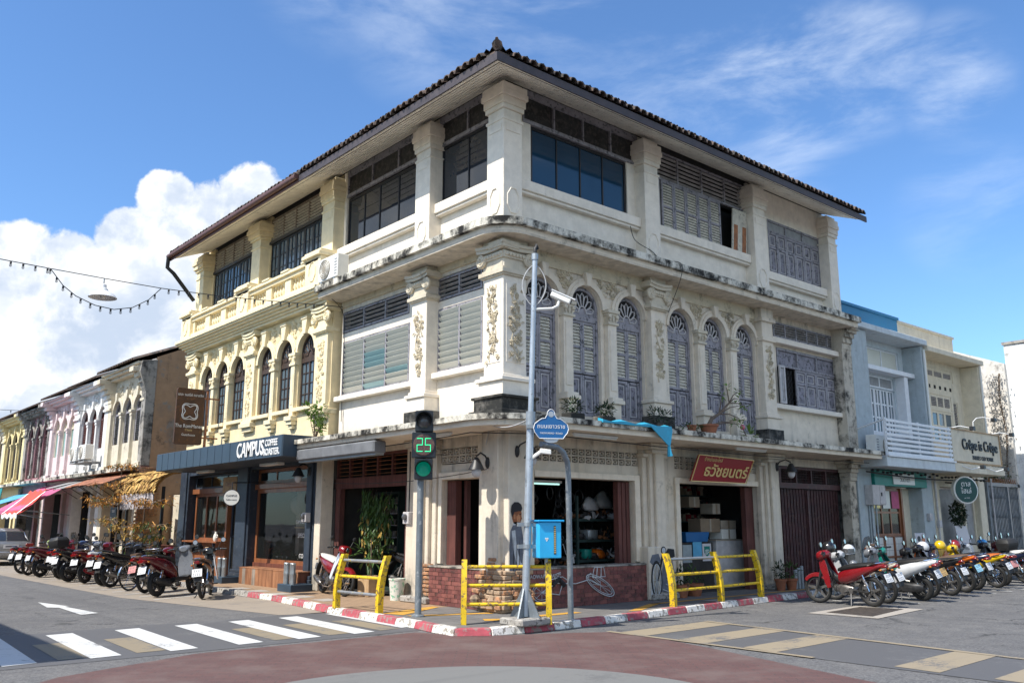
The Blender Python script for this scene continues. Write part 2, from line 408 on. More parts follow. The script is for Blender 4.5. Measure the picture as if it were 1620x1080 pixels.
    def leaf(s,p,d,l,w,up=Vector((0,0,1))):
        """one pointed leaf, folded along its middle"""
        p=Vector(p); d=Vector(d).normalized(); sd=d.cross(up)
        sd=sd.normalized() if sd.length>1e-3 else Vector((1,0,0)); nn=sd.cross(d)
        a=p+d*l*.45+sd*w*.5+nn*w*.12; b=p+d*l*.45-sd*w*.5+nn*w*.12
        return s.add([p,a,p+d*l-nn*l*.12,b],[(0,1,2),(0,2,3)])
    def mesh(s,name,smooth=0,bev=0.,c=None):
        me=bpy.data.meshes.new(name)
        if c is None:
            c=Vector()
        me.from_pydata([v-c for v in s.v],[],s.f)
        bm=bmesh.new(); bm.from_mesh(me)
        bmesh.ops.recalc_face_normals(bm,faces=bm.faces)
        if bev: bmesh.ops.bevel(bm,geom=bm.edges[:],offset=bev,segments=1,affect='EDGES',clamp_overlap=True)
        bm.to_mesh(me); bm.free()
        if smooth:
            me.polygons.foreach_set('use_smooth',[True]*len(me.polygons)); me.set_sharp_from_angle(angle=R(smooth))
        me.update(); return me
    def build(s,name,mat,parent=None,smooth=0,bev=0.,c=None):
        if c is None:
            lo=Vector(map(min,*s.v)); hi=Vector(map(max,*s.v)); c=Vector(((lo.x+hi.x)/2,(lo.y+hi.y)/2,lo.z))
        return link_obj(name,s.mesh(name,smooth,bev,c),mat,parent,c)
def put(name,me,mat,parent,loc,rot=None,scale=None): return link_obj(name,me,mat,parent,loc,rot,scale)
def walls(b,fr,u0,u1,z0,z1,d0,d1,holes=()):
    """a wall with rectangular openings, cut into slabs that butt end to end"""
    us=sorted({u0,u1}|{x for h in holes for x in h[:2] if u0<x<u1})
    for a,c in zip(us,us[1:]):
        m=(a+c)/2; z=z0
        for h in sorted([h for h in holes if h[0]<m<h[1]],key=lambda h:h[2]):
            if h[2]>z+1e-4: b.fb(fr,a,c,z,h[2],d0,d1)
            z=max(z,h[3])
        if z<z1-1e-4: b.fb(fr,a,c,z,z1,d0,d1)
    return b
def arch(b,fr,u0,u1,uc,r,zs,zt,d0,d1,n=14,ry=None):
    """wall cell u0..u1 from springing zs up to zt with a round arch cut out of it"""
    ry=r if ry is None else ry
    p=[(uc-r*math.cos(PI*i/n),zs+ry*math.sin(PI*i/n)) for i in range(n+1)]
    if u0<uc-r-1e-4: b.fb(fr,u0,uc-r,zs,zt,d0,d1)
    if u1>uc+r+1e-4: b.fb(fr,uc+r,u1,zs,zt,d0,d1)
    for (a,za),(c,zc) in zip(p,p[1:]): b.prism(fr,[(a,za),(c,zc),(c,zt),(a,zt)],d0,d1)
def arc_band(b,fr,uc,zs,r0,r1,d0,d1,n=14,k=1.):
    for i in range(n):
        a0,a1=PI*i/n,PI*(i+1)/n
        b.prism(fr,[(uc-r0*math.cos(a0),zs+r0*k*math.sin(a0)),(uc-r0*math.cos(a1),zs+r0*k*math.sin(a1)),(uc-r1*math.cos(a1),zs+r1*k*math.sin(a1)),(uc-r1*math.cos(a0),zs+r1*k*math.sin(a0))],d0,d1)
    return b
def halfdisc(fr,uc,zs,r,d0,d1,n=14,k=1.):
    return B().prism(fr,[(uc-r*math.cos(PI*i/n),zs+r*k*math.sin(PI*i/n)) for i in range(n+1)],d0,d1)
def rot_of(x,y):
    x=Vector(x).normalized(); y=Vector(y).normalized(); z=x.cross(y)
    return Matrix((x,y,z)).transposed().to_euler()
ROT_L=rot_of((0,-1,0),(0,0,1)); ROT_R=rot_of((1,0,0),(0,0,1))
def words(name,body,size,loc,rot,mat,parent=None,ext=.004,align='CENTER',sx=1.,bold=0.):
    cu=bpy.data.curves.new(name,'FONT'); cu.body=body; cu.size=size; cu.align_x=align; cu.align_y='CENTER'; cu.extrude=ext; cu.offset=bold
    cu.resolution_u=3; cu.materials.append(M[mat])
    return link_obj(name,cu,None,parent,loc,rot,(sx,1,1))
def copy_tree(o,parent=None):
    c=o.copy(); COL.objects.link(c)
    if parent is not None: c.parent=parent; KIDS.setdefault(parent.name,[]).append(c)
    for ch in list(KIDS.get(o.name,[])): copy_tree(ch,c)
    return c
# ---------------------------------------------------------------- ground, roads, pavements
def mat_road():
    m,t,b=pbr('asphalt'); p=pos(t)
    f=t.noise(p,70,3,.6); mid=t.noise(p,2.4,6,.6); big=t.noise(p,.35,4,.55)
    g2=t.n('ShaderNodeTexVoronoi',{'Vector':p,'Scale':46.},feature='F1').outputs['Color']
    col=t.mix(t.rng(t.m('ADD',t.m('MULTIPLY',f,.6),t.m('MULTIPLY',t.n('ShaderNodeSeparateColor',{0:g2}).outputs[0],.4)),.25,.78),(.082,.080,.081),(.182,.178,.174))
    col=t.mix(t.m('MULTIPLY',t.rng(mid,.4,.75),.45),col,(.215,.205,.19))
    col=t.mix(t.m('MULTIPLY',t.rng(big,.45,.7),.35),col,(.09,.088,.09))
    # thin cracks
    v=t.n('ShaderNodeTexVoronoi',{'Vector':t.vm('ADD',p,t.n('ShaderNodeCombineXYZ',{0:t.m('MULTIPLY',mid,1.2),1:t.m('MULTIPLY',big,2.)}).outputs[0]).outputs[0],'Scale':.55},feature='DISTANCE_TO_EDGE').outputs['Distance']
    cr=t.m('MULTIPLY',t.rng(v,.020,.0),t.rng(t.noise(p,.8,2,.5),.44,.56))
    col=t.mix(t.m('MULTIPLY',cr,.75),col,(.035,.034,.033))
    for ang,sc in ((0,1),(90,1)):      # rubbed wheel tracks along both streets
        q=t.n('ShaderNodeVectorRotate',{'Vector':p,'Angle':R(ang)},rotation_type='Z_AXIS').outputs[0]
        tr=t.noise(t.scl(q,.05,1.3,1),1.,4,.6,.1); col=t.mix(t.m('MULTIPLY',t.rng(tr,.54,.72),.40),col,(.085,.083,.084))
    sp=t.n('ShaderNodeTexVoronoi',{'Vector':p,'Scale':.62},feature='F1'); sd=t.m('ADD',sp.outputs['Distance'],t.m('MULTIPLY',mid,.16))
    col=t.mix(t.m('MULTIPLY',t.rng(sd,.22,.10),.55),col,(.045,.043,.042))
    link(t,col,b.inputs['Base Color']); b.inputs['Roughness'].default_value=.85
    bump(t,b,t.m('SUBTRACT',f,t.m('MULTIPLY',cr,.7)),.5,.012)
mat_road()
def worn(name,c,under,wear,scale=9.,alpha=True,rough=.75):
    """road paint that has been rubbed down to what lies under it"""
    m,t,b=pbr(name); p=pos(t)
    n=t.m('ADD',t.m('MULTIPLY',t.noise(p,scale,8,.7),.6),t.m('MULTIPLY',t.noise(p,scale*6,4,.6),.4))
    big=t.noise(p,1.1,4,.6)
    k=t.rng(t.m('ADD',n,t.m('MULTIPLY',t.m('SUBTRACT',big,.5),.9)),.56+.16*(1-wear)-.08,.64+.16*(1-wear))
    f=t.noise(p,70,3,.6)
    tk=t.noise(t.scl(p,.06,1.6,1),1.,4,.6,.1); k=t.m('MAXIMUM',k,t.m('MULTIPLY',t.rng(tk,.56,.70),wear))
    col=t.mix(k,t.mix(f,tuple(x*.85 for x in c),c),t.mix(f,tuple(x*.75 for x in under),tuple(x*1.2 for x in under)))
    link(t,col,b.inputs['Base Color']); b.inputs['Roughness'].default_value=rough
    bump(t,b,f,.3,.01)
worn('line_white',(.64,.64,.62),(.19,.185,.18),.42)
worn('line_tan',(.28,.23,.155),(.15,.145,.14),.66)
worn('line_yellow',(.33,.27,.185),(.14,.136,.132),.74)
worn('dark_patch',(.112,.111,.114),(.15,.148,.146),.55)
worn('tan_apron',(.34,.285,.225),(.20,.185,.17),.55,3.)
worn('grey_circle',(.20,.197,.185),(.15,.147,.14),.5,4.)
worn('patch_concrete',(.42,.38,.33),(.22,.21,.2),.3,4.)
worn('tactile',(.62,.33,.05),(.40,.26,.10),.3)
def mat_imprint():
    m,t,b=pbr('red_imprint'); p=pos(t)
    r=t.n('ShaderNodeVectorRotate',{'Vector':p,'Angle':R(40)},rotation_type='Z_AXIS').outputs[0]
    br=t.n('ShaderNodeTexBrick',{'Vector':r,'Scale':1.,'Mortar Size':.008,'Brick Width':.30,'Row Height':.10,'Color1':(.135,.062,.054,1),'Color2':(.105,.050,.046,1),'Mortar':(.075,.050,.046,1)})
    mid=t.noise(p,1.1,6,.62); f=t.noise(p,70,3,.6)
    col=t.mix(t.rng(mid,.42,.72),br.outputs['Color'],(.155,.105,.092))
    col=t.mix(t.m('MULTIPLY',t.rng(f,.4,.7),.40),col,(.15,.115,.105))
    link(t,col,b.inputs['Base Color']); b.inputs['Roughness'].default_value=.8
    h=t.m('ADD',t.m('MULTIPLY',t.m('SUBTRACT',1.,br.outputs['Fac']),.6),t.m('MULTIPLY',f,.4)); bump(t,b,h,.4,.012)
mat_imprint()
def mat_paver(name,c1,c2,mo,bw,rh,grout=.010,ang=0.):
    m,t,b=pbr(name); p=pos(t)
    r=t.n('ShaderNodeVectorRotate',{'Vector':p,'Angle':R(ang)},rotation_type='Z_AXIS').outputs[0]
    br=t.n('ShaderNodeTexBrick',{'Vector':r,'Scale':1.,'Mortar Size':grout,'Brick Width':bw,'Row Height':rh,'Color1':c1+(1,),'Color2':c2+(1,),'Mortar':mo+(1,)},offset=.5)
    mid=t.noise(p,2.,7,.65); f=t.noise(p,60,3,.6)
    col=t.mix(t.m('MULTIPLY',t.rng(mid,.45,.75),.5),br.outputs['Color'],tuple(x*.55 for x in c1))
    col=t.mix(t.m('MULTIPLY',t.rng(f,.4,.7),.25),col,tuple(x*1.3 for x in c1))
    link(t,col,b.inputs['Base Color']); b.inputs['Roughness'].default_value=.85
    bump(t,b,t.m('ADD',t.m('MULTIPLY',t.m('SUBTRACT',1.,br.outputs['Fac']),.7),t.m('MULTIPLY',f,.3)),.5,.012)
mat_paver('paver_tan',(.36,.24,.145),(.30,.20,.125),(.17,.12,.08),.30,.15)
mat_paver('paver_grey',(.175,.165,.155),(.145,.138,.132),(.08,.077,.073),.40,.40)
g=B(); g.add([(-500,-500,0),(700,-500,0),(700,700,0),(-500,700,0)],[(0,1,2,3)]); ground=struct(g.build('ground','asphalt',c=Vector((0,0,0))))
def sheet(name,poly,z,mat,parent=None,kind=True):
    o=B().add([(x,y,z) for x,y in poly],[tuple(range(len(poly)))]).build(name,mat,parent)
    if kind and parent is None: struct(o)
    return o
# the tan gutter apron along the left street, the dark strip of the crossing, the red imprint and its grey disc
apron=sheet('gutter_apron',[(-1.3,2.9),(-2.6,3.2),(-3.1,6),(-3.6,9),(-3.8,20),(-4,60),(-1.2,60),(-1.2,9)],.004,'tan_apron')
strip=sheet('road_resurfacing_strip',[(-9.5,-.35),(-1.7,-.35),(-1.55,3.15),(-9.5,3.1)],.004,'dark_patch')
red=sheet('red_paved_crossing',[(-9.3,-3.2),(-7.4,-1.3),(-5.6,-.55),(-2.2,-.55),(-1.8,-1.5),(-.4,-2.15),(.3,-2.6),(-.2,-4.6),(-.9,-7),(-2,-11),(-9,-11)],.008,'red_imprint')
sheet('grey_paved_circle',[(-5.09+2.64*math.cos(2*PI*i/64),-5.80+2.64*math.sin(2*PI*i/64)) for i in range(64)],.012,'grey_circle')
cw=struct(link_obj('white_crosswalk',None,loc=(-4.5,1.3,0)))
for x in (-8.55,-7.5,-6.53,-5.55,-4.62,-3.72,-2.80,-1.98):
    sheet('stripe',[(x-.20,-.10),(x+.18,-.06),(x+.33,2.78),(x-.05,2.74)] if x<-2 else [(x-.05,.1),(x+.12,.14),(x+.47,2.85),(x+.1,2.82)],.009,'line_white',cw)
for x in (-7.9,-6.95,-6.02,-5.05,-4.12,-3.25,-2.35):
    if x in (-5.05,): continue
    sheet('old_stripe',[(x-.12,.02),(x+.26,.04),(x+.34,1.7),(x-.04,1.7)],.008,'line_tan',cw)
yc=struct(link_obj('yellow_crosswalk',None,loc=(1.3,-5,0)))
sheet('crosswalk_bed',[(.10,-2.45),(2.35,-2.45),(1.80,-8.6),(.05,-8.6)],.006,'dark_patch',yc)
for y in (-2.62,-3.72,-4.82,-6.9,-8.0):
    s=(y+2.45)*.08
    sheet('yellow_stripe',[(.16,y-.50),(2.32+s*.9,y-.42),(2.34+s,y+.10),(.20,y+.04)],.010,'line_yellow',yc)
sheet('yellow_edge_line',[(.05,-2.4),(.16,-2.4),(.13,-5.9),(.03,-5.9)],.014,'line_yellow',yc)
sheet('yellow_edge_line',[(2.35,-2.5),(2.47,-2.5),(1.92,-8.6),(1.80,-8.6)],.014,'line_yellow',yc)
ar=struct(sheet('road_arrow',[(-5.30,8.9),(-5.05,7.5),(-5.14,7.45),(-5.00,5.7),(-5.34,5.55),(-5.28,7.3),(-5.45,7.5)],.009,'line_white'))
PK=struct(link_obj('parking_lines',None,loc=(0,0,0)))
for i in range(26):      # bay lines of the motorbike parking on both streets
    y=7.9+i*.95
    sheet('parking_line',[(-3.25,y-.03),(-1.75,y+.67),(-1.75,y+.74),(-3.25,y+.04)],.009,'line_white',PK)
for i in range(22):
    x=7.5+i*.98
    sheet('parking_line',[(x-.02,-3.35),(x+.05,-3.35),(x+.40,-1.75),(x+.33,-1.75)],.009,'line_white',PK)
dc=struct(sheet('drain_cover_surround',[(4.96,-2.88),(5.05,-4.2),(7.35,-3.95),(7.0,-2.75)],.009,'patch_concrete'))
paint('iron_cover',(.075,.062,.052),.7,.3,var=.4,scale=9,bmp=.5)
sheet('drain_cover',[(5.33,-3.05),(5.28,-3.98),(7.05,-3.7),(6.82,-2.93)],.013,'iron_cover')
# pavement and painted kerb
KZ=.105
kerb_line=[(-1.25,60),(-1.30,16),(-1.38,9.0),(-1.40,6.1),(-1.62,4.2),(-1.80,2.7),(-1.86,1.0),(-1.93,-.1),(-2.05,-.85),(-2.10,-1.20),(-1.95,-1.52),(-1.45,-1.70),(-.5,-1.72),(.55,-1.68),(2.5,-1.47),(4.4,-1.3),(6.3,-1.12),(8.8,-.98),(16,-.95),(60,-.95)]
pv=B(); ins=[]
def offs(line,w):
    out=[]
    for i,p in enumerate(line):
        a=Vector(line[max(i-1,0)]); c=Vector(line[min(i+1,len(line)-1)]); t=(c-a).normalized(); out.append((p[0]-t.y*w,p[1]+t.x*w))
    return out
kin=offs(kerb_line,.16)
def strip_between(a,b,z): 
    s=B(); n=len(a)
    s.add([(x,y,z) for x,y in a]+[(x,y,z) for x,y in b],[(i,i+1,n+i+1,n+i) for i in range(n-1)]); return s
def inner(p):
    x,y=p
    if y>2.3 and x<0: return (1.4,y)
    if x>2.0 and y<0: return (x,1.4)
    return (1.4,1.4)
pave=struct(link_obj('pavement',None,loc=(0,0,0)))
tanp=[p for p in kin if p[1]>=2.0 and p[0]<0]; s=strip_between(tanp+[(-1.66,1.6)],[(1.4,p[1]) for p in tanp]+[(1.4,1.6)],KZ); s.build('tan_pavers','paver_tan',pave)
gp=[(-1.66,1.6)]+[p for p in kin if not(p[1]>=2.0 and p[0]<0)]; s=B()
s.add([(x,y,KZ) for x,y in gp]+[(60,1.4,KZ),(1.4,1.4,KZ),(1.4,1.6,KZ)],[tuple(range(len(gp)+3))]); s.build('grey_pavers','paver_grey',pave)
kb=struct(link_obj('kerb',None,loc=(0,0,0)))
def along(line,ds):
    """points every ds along a line, with its direction"""
    out=[]; acc=0.; nxt=0.
    for a,c in zip(line,line[1:]):
        a=Vector(a); c=Vector(c); L=(c-a).length; t=(c-a)/L
        while nxt<=acc+L+1e-6: out.append((a+t*(nxt-acc),t)); nxt+=ds
        acc+=L
    return out
pts=along(kerb_line[1:-1],.62)
for i,((p,t),(q,t2)) in enumerate(zip(pts,pts[1:])):
    n0=Vector((-t.y,t.x)); n1=Vector((-t2.y,t2.x)); j=rnd.uniform(-.006,.006); g_=.006
    a=p+t*g_; c=q-t2*g_; b=B(); sl=.035; z0=0.; z1=KZ+.012+j
    P=[(a.x,a.y,z0),(c.x,c.y,z0),(c.x+n1.x*.19,c.y+n1.y*.19,z0),(a.x+n0.x*.19,a.y+n0.y*.19,z0),
       (a.x+n0.x*sl,a.y+n0.y*sl,z1),(c.x+n1.x*sl,c.y+n1.y*sl,z1),(c.x+n1.x*.19,c.y+n1.y*.19,z1),(a.x+n0.x*.19,a.y+n0.y*.19,z1)]
    painted=(-2.4<p.x<8.9 and p.y<7.6)
    b.hexa(P).build('kerb_stone',('kerb_red','kerb_white')[i%2] if painted else 'stone_step',kb,bev=.012)
for poly in ([(-1.0,-.75),(-.4,-1.15),(-.2,-.95),(-.85,-.5)],[(-1.5,.75),(-1.5,.55),(-.15,.05),(-.15,.25)],[(-1.62,1.35),(-1.5,.85),(-.2,1.6),(-.2,1.8)],[(.0,-.85),(1.1,-.85),(1.1,-.65),(.0,-.65)],[(1.9,-1.2),(2.2,-1.25),(3.6,-.55),(3.3,-.5)],[(3.3,-.62),(12,-.42),(12,-.32),(3.3,-.5)]):
    sheet('tactile_strip',poly,KZ+.006,'tactile',pave)
for i in range(5):      # pale squares let into the pavement by the cafe
    y=4.1+i*1.05; sheet('pale_square',[(-1.22,y),(-.82,y),(-.82,y+.55),(-1.22,y+.55)],KZ+.004,'patch_concrete',pave)
for i in range(4):
    x=4.7+i*1.3; sheet('pale_square',[(x,-.95),(x+.45,-.93),(x+.45,-.70),(x,-.70)],KZ+.004,'patch_concrete',pave)
# ---------------------------------------------------------------- building parts shared by all facades
def slat_mesh(fr,w,dep,th,tilt,name='slat'):
    c,s_=math.cos(tilt),math.sin(tilt); b=B(); o=fr(0,0,0)
    def q(u,a,e): return fr(u,a*s_+e*c,a*c-e*s_)-o
    b.hexa([q(-w/2,-dep/2,-th/2),q(w/2,-dep/2,-th/2),q(w/2,dep/2,-th/2),q(-w/2,dep/2,-th/2),q(-w/2,-dep/2,th/2),q(w/2,-dep/2,th/2),q(w/2,dep/2,th/2),q(-w/2,dep/2,th/2)])
    return b.mesh(name)
def louvres(parent,fr,u0,u1,z0,z1,d,secs,rows,fm,sm,name='louvre_vent',dep=.10,th=.016,tilt=.75,fw=.045,piece='slat',back=True,odd=None,oddm=None):
    """framed bank of slats; every slat is a piece of its own"""
    b=B(); b.fb(fr,u0,u1,z0,z0+fw,d-.06,d); b.fb(fr,u0,u1,z1-fw,z1,d-.06,d)
    sw=(u1-u0-fw)/secs
    for i in range(secs+1): b.fb(fr,u0+i*sw,u0+i*sw+fw,z0+fw,z1-fw,d-.06,d-.002)
    p=b.build(name,fm,parent)
    me=slat_mesh(fr,sw-fw-.004,dep,th,tilt,piece); H=(z1-z0-2*fw)/rows
    for i in range(secs):
        for k in range(rows):
            m=oddm if odd and (i,k) in odd else sm
            put(piece,me,m,p,fr(u0+fw/2+sw*(i+.5),z0+fw+H*(k+.5),d-.035))
    if back: B().fb(fr,u0+.01,u1-.01,z0+.01,z1-.01,d-.22,d-.20).build('dark_backing','dark_inside',p)
    return p
def rwin(parent,fr,u0,u1,z0,z1,d,cols,rows,fm,gm,fw=.05,name='window',bar=.03,us=None,inside=None):
    b=B(); b.fb(fr,u0,u1,z0,z0+fw,d-.05,d); b.fb(fr,u0,u1,z1-fw,z1,d-.05,d)
    b.fb(fr,u0,u0+fw,z0+fw,z1-fw,d-.05,d); b.fb(fr,u1-fw,u1,z0+fw,z1-fw,d-.05,d)
    us=us or [u0+fw+(u1-u0-2*fw)*i/cols for i in range(cols+1)]; zs=[z0+fw+(z1-z0-2*fw)*k/rows for k in range(rows+1)]
    for x in us[1:-1]: b.fb(fr,x-bar/2,x+bar/2,z0+fw,z1-fw,d-.045,d-.004)
    for z in zs[1:-1]:
        for a,c in zip(us,us[1:]): b.fb(fr,a+bar/2,c-bar/2,z-bar/2,z+bar/2,d-.044,d-.006)
    p=b.build(name,fm,parent)
    for a,c in zip(us,us[1:]):
        for e,g_ in zip(zs,zs[1:]):
            B().fb(fr,a,c,e,g_,d-.032,d-.024).build('pane',gm,p)
    if inside: B().fb(fr,u0+.02,u1-.02,z0+.02,z1-.02,d-.32,d-.30).build('dark_room',inside,p)
    return p
def stack(parent,fr,u0,u1,levels,mat,name,back=-.4,bev=.008):
    """mouldings piled on a pilaster: (z0, z1, projection)"""
    b=B()
    for z0,z1,e in levels: b.fb(fr,u0-e,u1+e,z0,z1,back,e)
    return b.build(name,mat,parent,bev=bev)
def cstack(parent,x1,y1,levels,mat,name,bev=.008):
    b=B()
    for z0,z1,e in levels: b.box(-e,x1+e,-e,y1+e,z0,z1)
    return b.build(name,mat,parent,bev=bev)
def scroll(b,c,r,ax,th,sgn):
    """ionic volute: a disc with a spiral roll on it"""
    b.lathe([(r*.82,-th),(r,-th*.6),(r,th*.2),(r*.86,th*.5),(r*.2,th*.45)],c,14,ax)
    q=Vector((0,0,1)).rotation_difference(Vector(ax)).to_matrix()
    pts=[]
    for i in range(22):
        a=i/21*4.2*PI; rr=r*(.90-.76*i/21)
        up=Vector((0,0,1)); sd=Vector(ax).cross(up)
        pts.append(Vector(c)+Vector(ax)*th*.5+up*rr*math.cos(a)+sd*sgn*rr*math.sin(a))
    b.tube(pts,[r*.11]*21+[r*.14],5)
def ionic(parent,fr,u0,u1,z0,z1,mat,sides=(-1,1)):
    """capital: necking band, egg band between volutes, sagging abacus"""
    b=B(); h=z1-z0; m=(u0+u1)/2; w=(u1-u0)/2
    b.fb(fr,u0-.05,u1+.05,z0,z0+.05*h,-.3,.05); b.fb(fr,u0-.08,u1+.08,z0+.05*h,z0+.17*h,-.3,.08); b.fb(fr,u0-.03,u1+.03,z0+.17*h,z0+.24*h,-.3,.03)
    b.fb(fr,u0+.01,u1-.01,z0+.24*h,z0+.52*h,-.3,.012)
    b.fb(fr,u0-.02,u1+.02,z0+.52*h,z0+.72*h,-.3,.05)
    n=7
    for i in range(n):
        u=u0+(u1-u0)*(i+.5)/n; b.lathe([(.042,0),(.034,.03),(.008,.045)],fr(u,z0+.62*h,.05),7,fr.n)
    for sg in sides:
        scroll(b,fr(m+sg*(w+.03),z0+.56*h,.055),.16*h+.035,fr.n,.05,sg*(1 if fr is FR else -1))
    b.fb(fr,u0-.02,u1+.02,z0+.97*h,z0+1.2*h,-.3,.02)
    N=8
    for i in range(N):      # abacus with its raised horns
        a=-1+2*i/N; c=-1+2*(i+1)/N
        ua,uc=m+a*(w+.13),m+c*(w+.13); za,zc=z0+h*(.74+.07*a*a),z0+h*(.74+.07*c*c)
        b.prism(fr,[(ua,za),(uc,zc),(uc,zc+.11*h),(ua,za+.11*h)],-.3,.10)
        b.prism(fr,[(ua,za+.11*h),(uc,zc+.11*h),(uc,zc+.20*h),(ua,za+.20*h)],-.3,.13)
    return b.build('capital',mat,parent,smooth=35)
def relief(parent,fr,u0,u1,z0,z1,d,seed=1,dens=1.,mat='relief_stone',name='relief'):
    """stucco flowers and leaves climbing in a panel"""
    r=random.Random(seed); b=B(); w=u1-u0; m=(u0+u1)/2
    pts=[fr(m+w*.25*math.sin((z-z0)*7+seed),z,d+.008) for z in [z0+(z1-z0)*i/28 for i in range(29)]]
    if z1-z0>w: b.tube(pts,.012,5)
    n=int(max(8,(z1-z0)*w*150*dens))
    for i in range(n):
        u=r.uniform(u0+.03,u1-.03); z=r.uniform(z0+.03,z1-.03)
        if z1-z0>w: u=m+(u-m)*(.55+.45*abs(math.sin((z-z0)*4.3+seed)))
        if r.random()<.3:
            q=r.uniform(.025,.05); c=fr(u,z,d)
            for k in range(5):
                a=k*2*PI/5+r.random(); b.lathe([(q*.5,0),(q*.4,.022),(q*.1,.032)],fr(u+q*.75*math.cos(a),z+q*.75*math.sin(a),d),6,fr.n)
            b.lathe([(q*.4,0),(q*.3,.035),(.004,.045)],c,6,fr.n)
        else:
            a=r.uniform(0,2*PI); b.leaf(fr(u,z,d+.006),fr.u*math.cos(a)+Vector((0,0,math.sin(a)))+fr.n*.35,r.uniform(.07,.13),r.uniform(.03,.055),fr.n)
    return b.build(name,mat,parent,smooth=40)
def octagon(parent,fr,u,z,rx,rz,d,mat):
    ps=[fr(u+rx*math.cos(PI/8+i*PI/4),z+rz*math.sin(PI/8+i*PI/4),d) for i in range(9)]
    return B().tube(ps,.018,5,False).build('octagon_moulding',mat,parent)
def fan(parent,fr,uc,zs,r,d,petals,mat,gm,k=1.):
    """fanlight: petal tracery over dark glass"""
    g_=halfdisc(fr,uc,zs,r,d-.05,d-.03,14,k).build('fanlight',gm,parent)
    b=B(); r0=r*.30
    for i in range(petals):
        a0=PI*i/petals; a1=PI*(i+1)/petals; am=(a0+a1)/2; pts=[]
        for a,q in ((a0+.02,r0),(a0+.03,r*.62),(a0+.07,r*.80),(am,r*.93),(a1-.07,r*.80),(a1-.03,r*.62),(a1-.02,r0)): pts.append(fr(uc+q*math.cos(a),zs+q*k*math.sin(a),d-.012))
        b.tube(pts,.014,4)
    b.tube([fr(uc+r0*math.cos(PI*i/8),zs+r0*k*math.sin(PI*i/8),d-.012) for i in range(9)],.018,4)
    b.build('tracery',mat,g_)
    return g_
def plank_shutter(parent,fr,u0,u1,z0,z1,d,zones,fm,sm,pm,name='shutter',trim='pale_trim',inner=True):
    """shutter leaf: stiles and rails, with louvred ('l') or panelled ('p') zones from the top; zones = (kind, height share)"""
    st=.055; b=B(); b.fb(fr,u0,u0+st,z0,z1,d-.04,d); b.fb(fr,u1-st,u1,z0,z1,d-.04,d); b.fb(fr,u0+st,u1-st,z1-st,z1,d-.04,d-.002)
    sl=B(); pn=B(); tr=B(); tot=sum(h for _,h in zones); z=z1-st; H=z1-z0-st
    for kind,h in zones:
        zb=z-H*h/tot; b.fb(fr,u0+st,u1-st,zb,zb+st,d-.04,d-.002)
        a,c,lo,hi=u0+st,u1-st,zb+st,z
        if kind=='l':
            n=max(3,int((hi-lo)/.062))
            for i in range(n):
                zz=lo+(hi-lo)*(i+.5)/n; q=(hi-lo)/n
                sl.hexa([fr(a,zz-q*.5,d-.012),fr(c,zz-q*.5,d-.012),fr(c,zz-q*.5+.012,d-.012),fr(a,zz-q*.5+.012,d-.012),fr(a,zz+q*.3,d-.038),fr(c,zz+q*.3,d-.038),fr(c,zz+q*.3+.012,d-.038),fr(a,zz+q*.3+.012,d-.038)])
        else:
            pn.fb(fr,a,c,lo,hi,d-.036,d-.028)
            if inner:
                m_=.035
                for q in ((a+m_,a+m_+.018,lo+m_,hi-m_),(c-m_-.018,c-m_,lo+m_,hi-m_),(a+m_+.018,c-m_-.018,lo+m_,lo+m_+.018),(a+m_+.018,c-m_-.018,hi-m_-.018,hi-m_)): tr.fb(fr,*q,d-.028,d-.016)
        z=zb
    p=b.build(name,fm,parent,bev=.004)
    if sl.v: o=sl.build('slats',sm,p); o['kind']='stuff'
    if pn.v: pn.build('panel',pm,p)
    if tr.v: tr.build('panel_moulding',trim,p)
    return p
def ac_unit(fr,u,z,d,label,w=.85,h=.58,t=.30,group='air conditioning units on the facades',fan_side=1):
    r=empty('air_conditioner',fr(u,z,d),label,'air conditioner',group)
    b=B().fb(fr,u-w/2,u+w/2,z+.05,z+h,d-t,d); b.build('casing','white_plastic',r,bev=.015)
    uc=u+fan_side*w*.16; B().lathe([(h*.40,0),(h*.40,.012),(.05,.03)],fr(uc,z+h*.53,d+.002),20,fr.n).build('fan_disc','ac_fan',r,smooth=30)
    g=B()
    for q in (.38,.30,.22,.14): g.ring(fr(uc,z+h*.53,d+.025),h*q,.006,fr.n,20,4)
    for i in range(8):
        a=i*PI/4; g.tube([fr(uc+.04*math.cos(a),z+h*.53+.04*math.sin(a),d+.026),fr(uc+h*.40*math.cos(a),z+h*.53+h*.40*math.sin(a),d+.02)],.005,4)
    g.build('fan_grille','white_plastic',r)
    b=B()
    for sg in (-1,1): b.fb(fr,u+sg*w*.33-.03,u+sg*w*.33+.03,z,z+.05,d-t,d)
    b.build('foot','metal_grey',r)
    s=B()
    for k in range(6): s.fb(fr,u-fan_side*w*.40-.055,u-fan_side*w*.40+.055,z+.12+k*.07,z+.15+k*.07,d,d+.006)
    s.build('side_louvre','grey_sheet',r)
    return r
def canopy_poly(o,r,ul,ur,inn):
    """plan of a slab that runs round the street corner with a rounded nose"""
    c=r-o
    pts=[(-o,ul),(-o,c)]+[(c-r*math.cos(i*PI/16),c-r*math.sin(i*PI/16)) for i in range(1,8)]+[(c,-o),(ur,-o),(ur,inn),(inn,inn),(inn,ul)]
    return pts
# ---------------------------------------------------------------- the corner shophouse
CS=empty('corner_shophouse',(0,0,0),'big cream three storey corner shophouse with dark tiled roof and grey shutters','shophouse','shophouses along the streets')
ZS=10.40; ZC=10.14; RE=1.0; ED=9.86; SLP=.42            # soffit at the wall, capital tops, eave overhang, soffit at the edge
def zsof(d): return ED+.02+(RE-d)*SLP
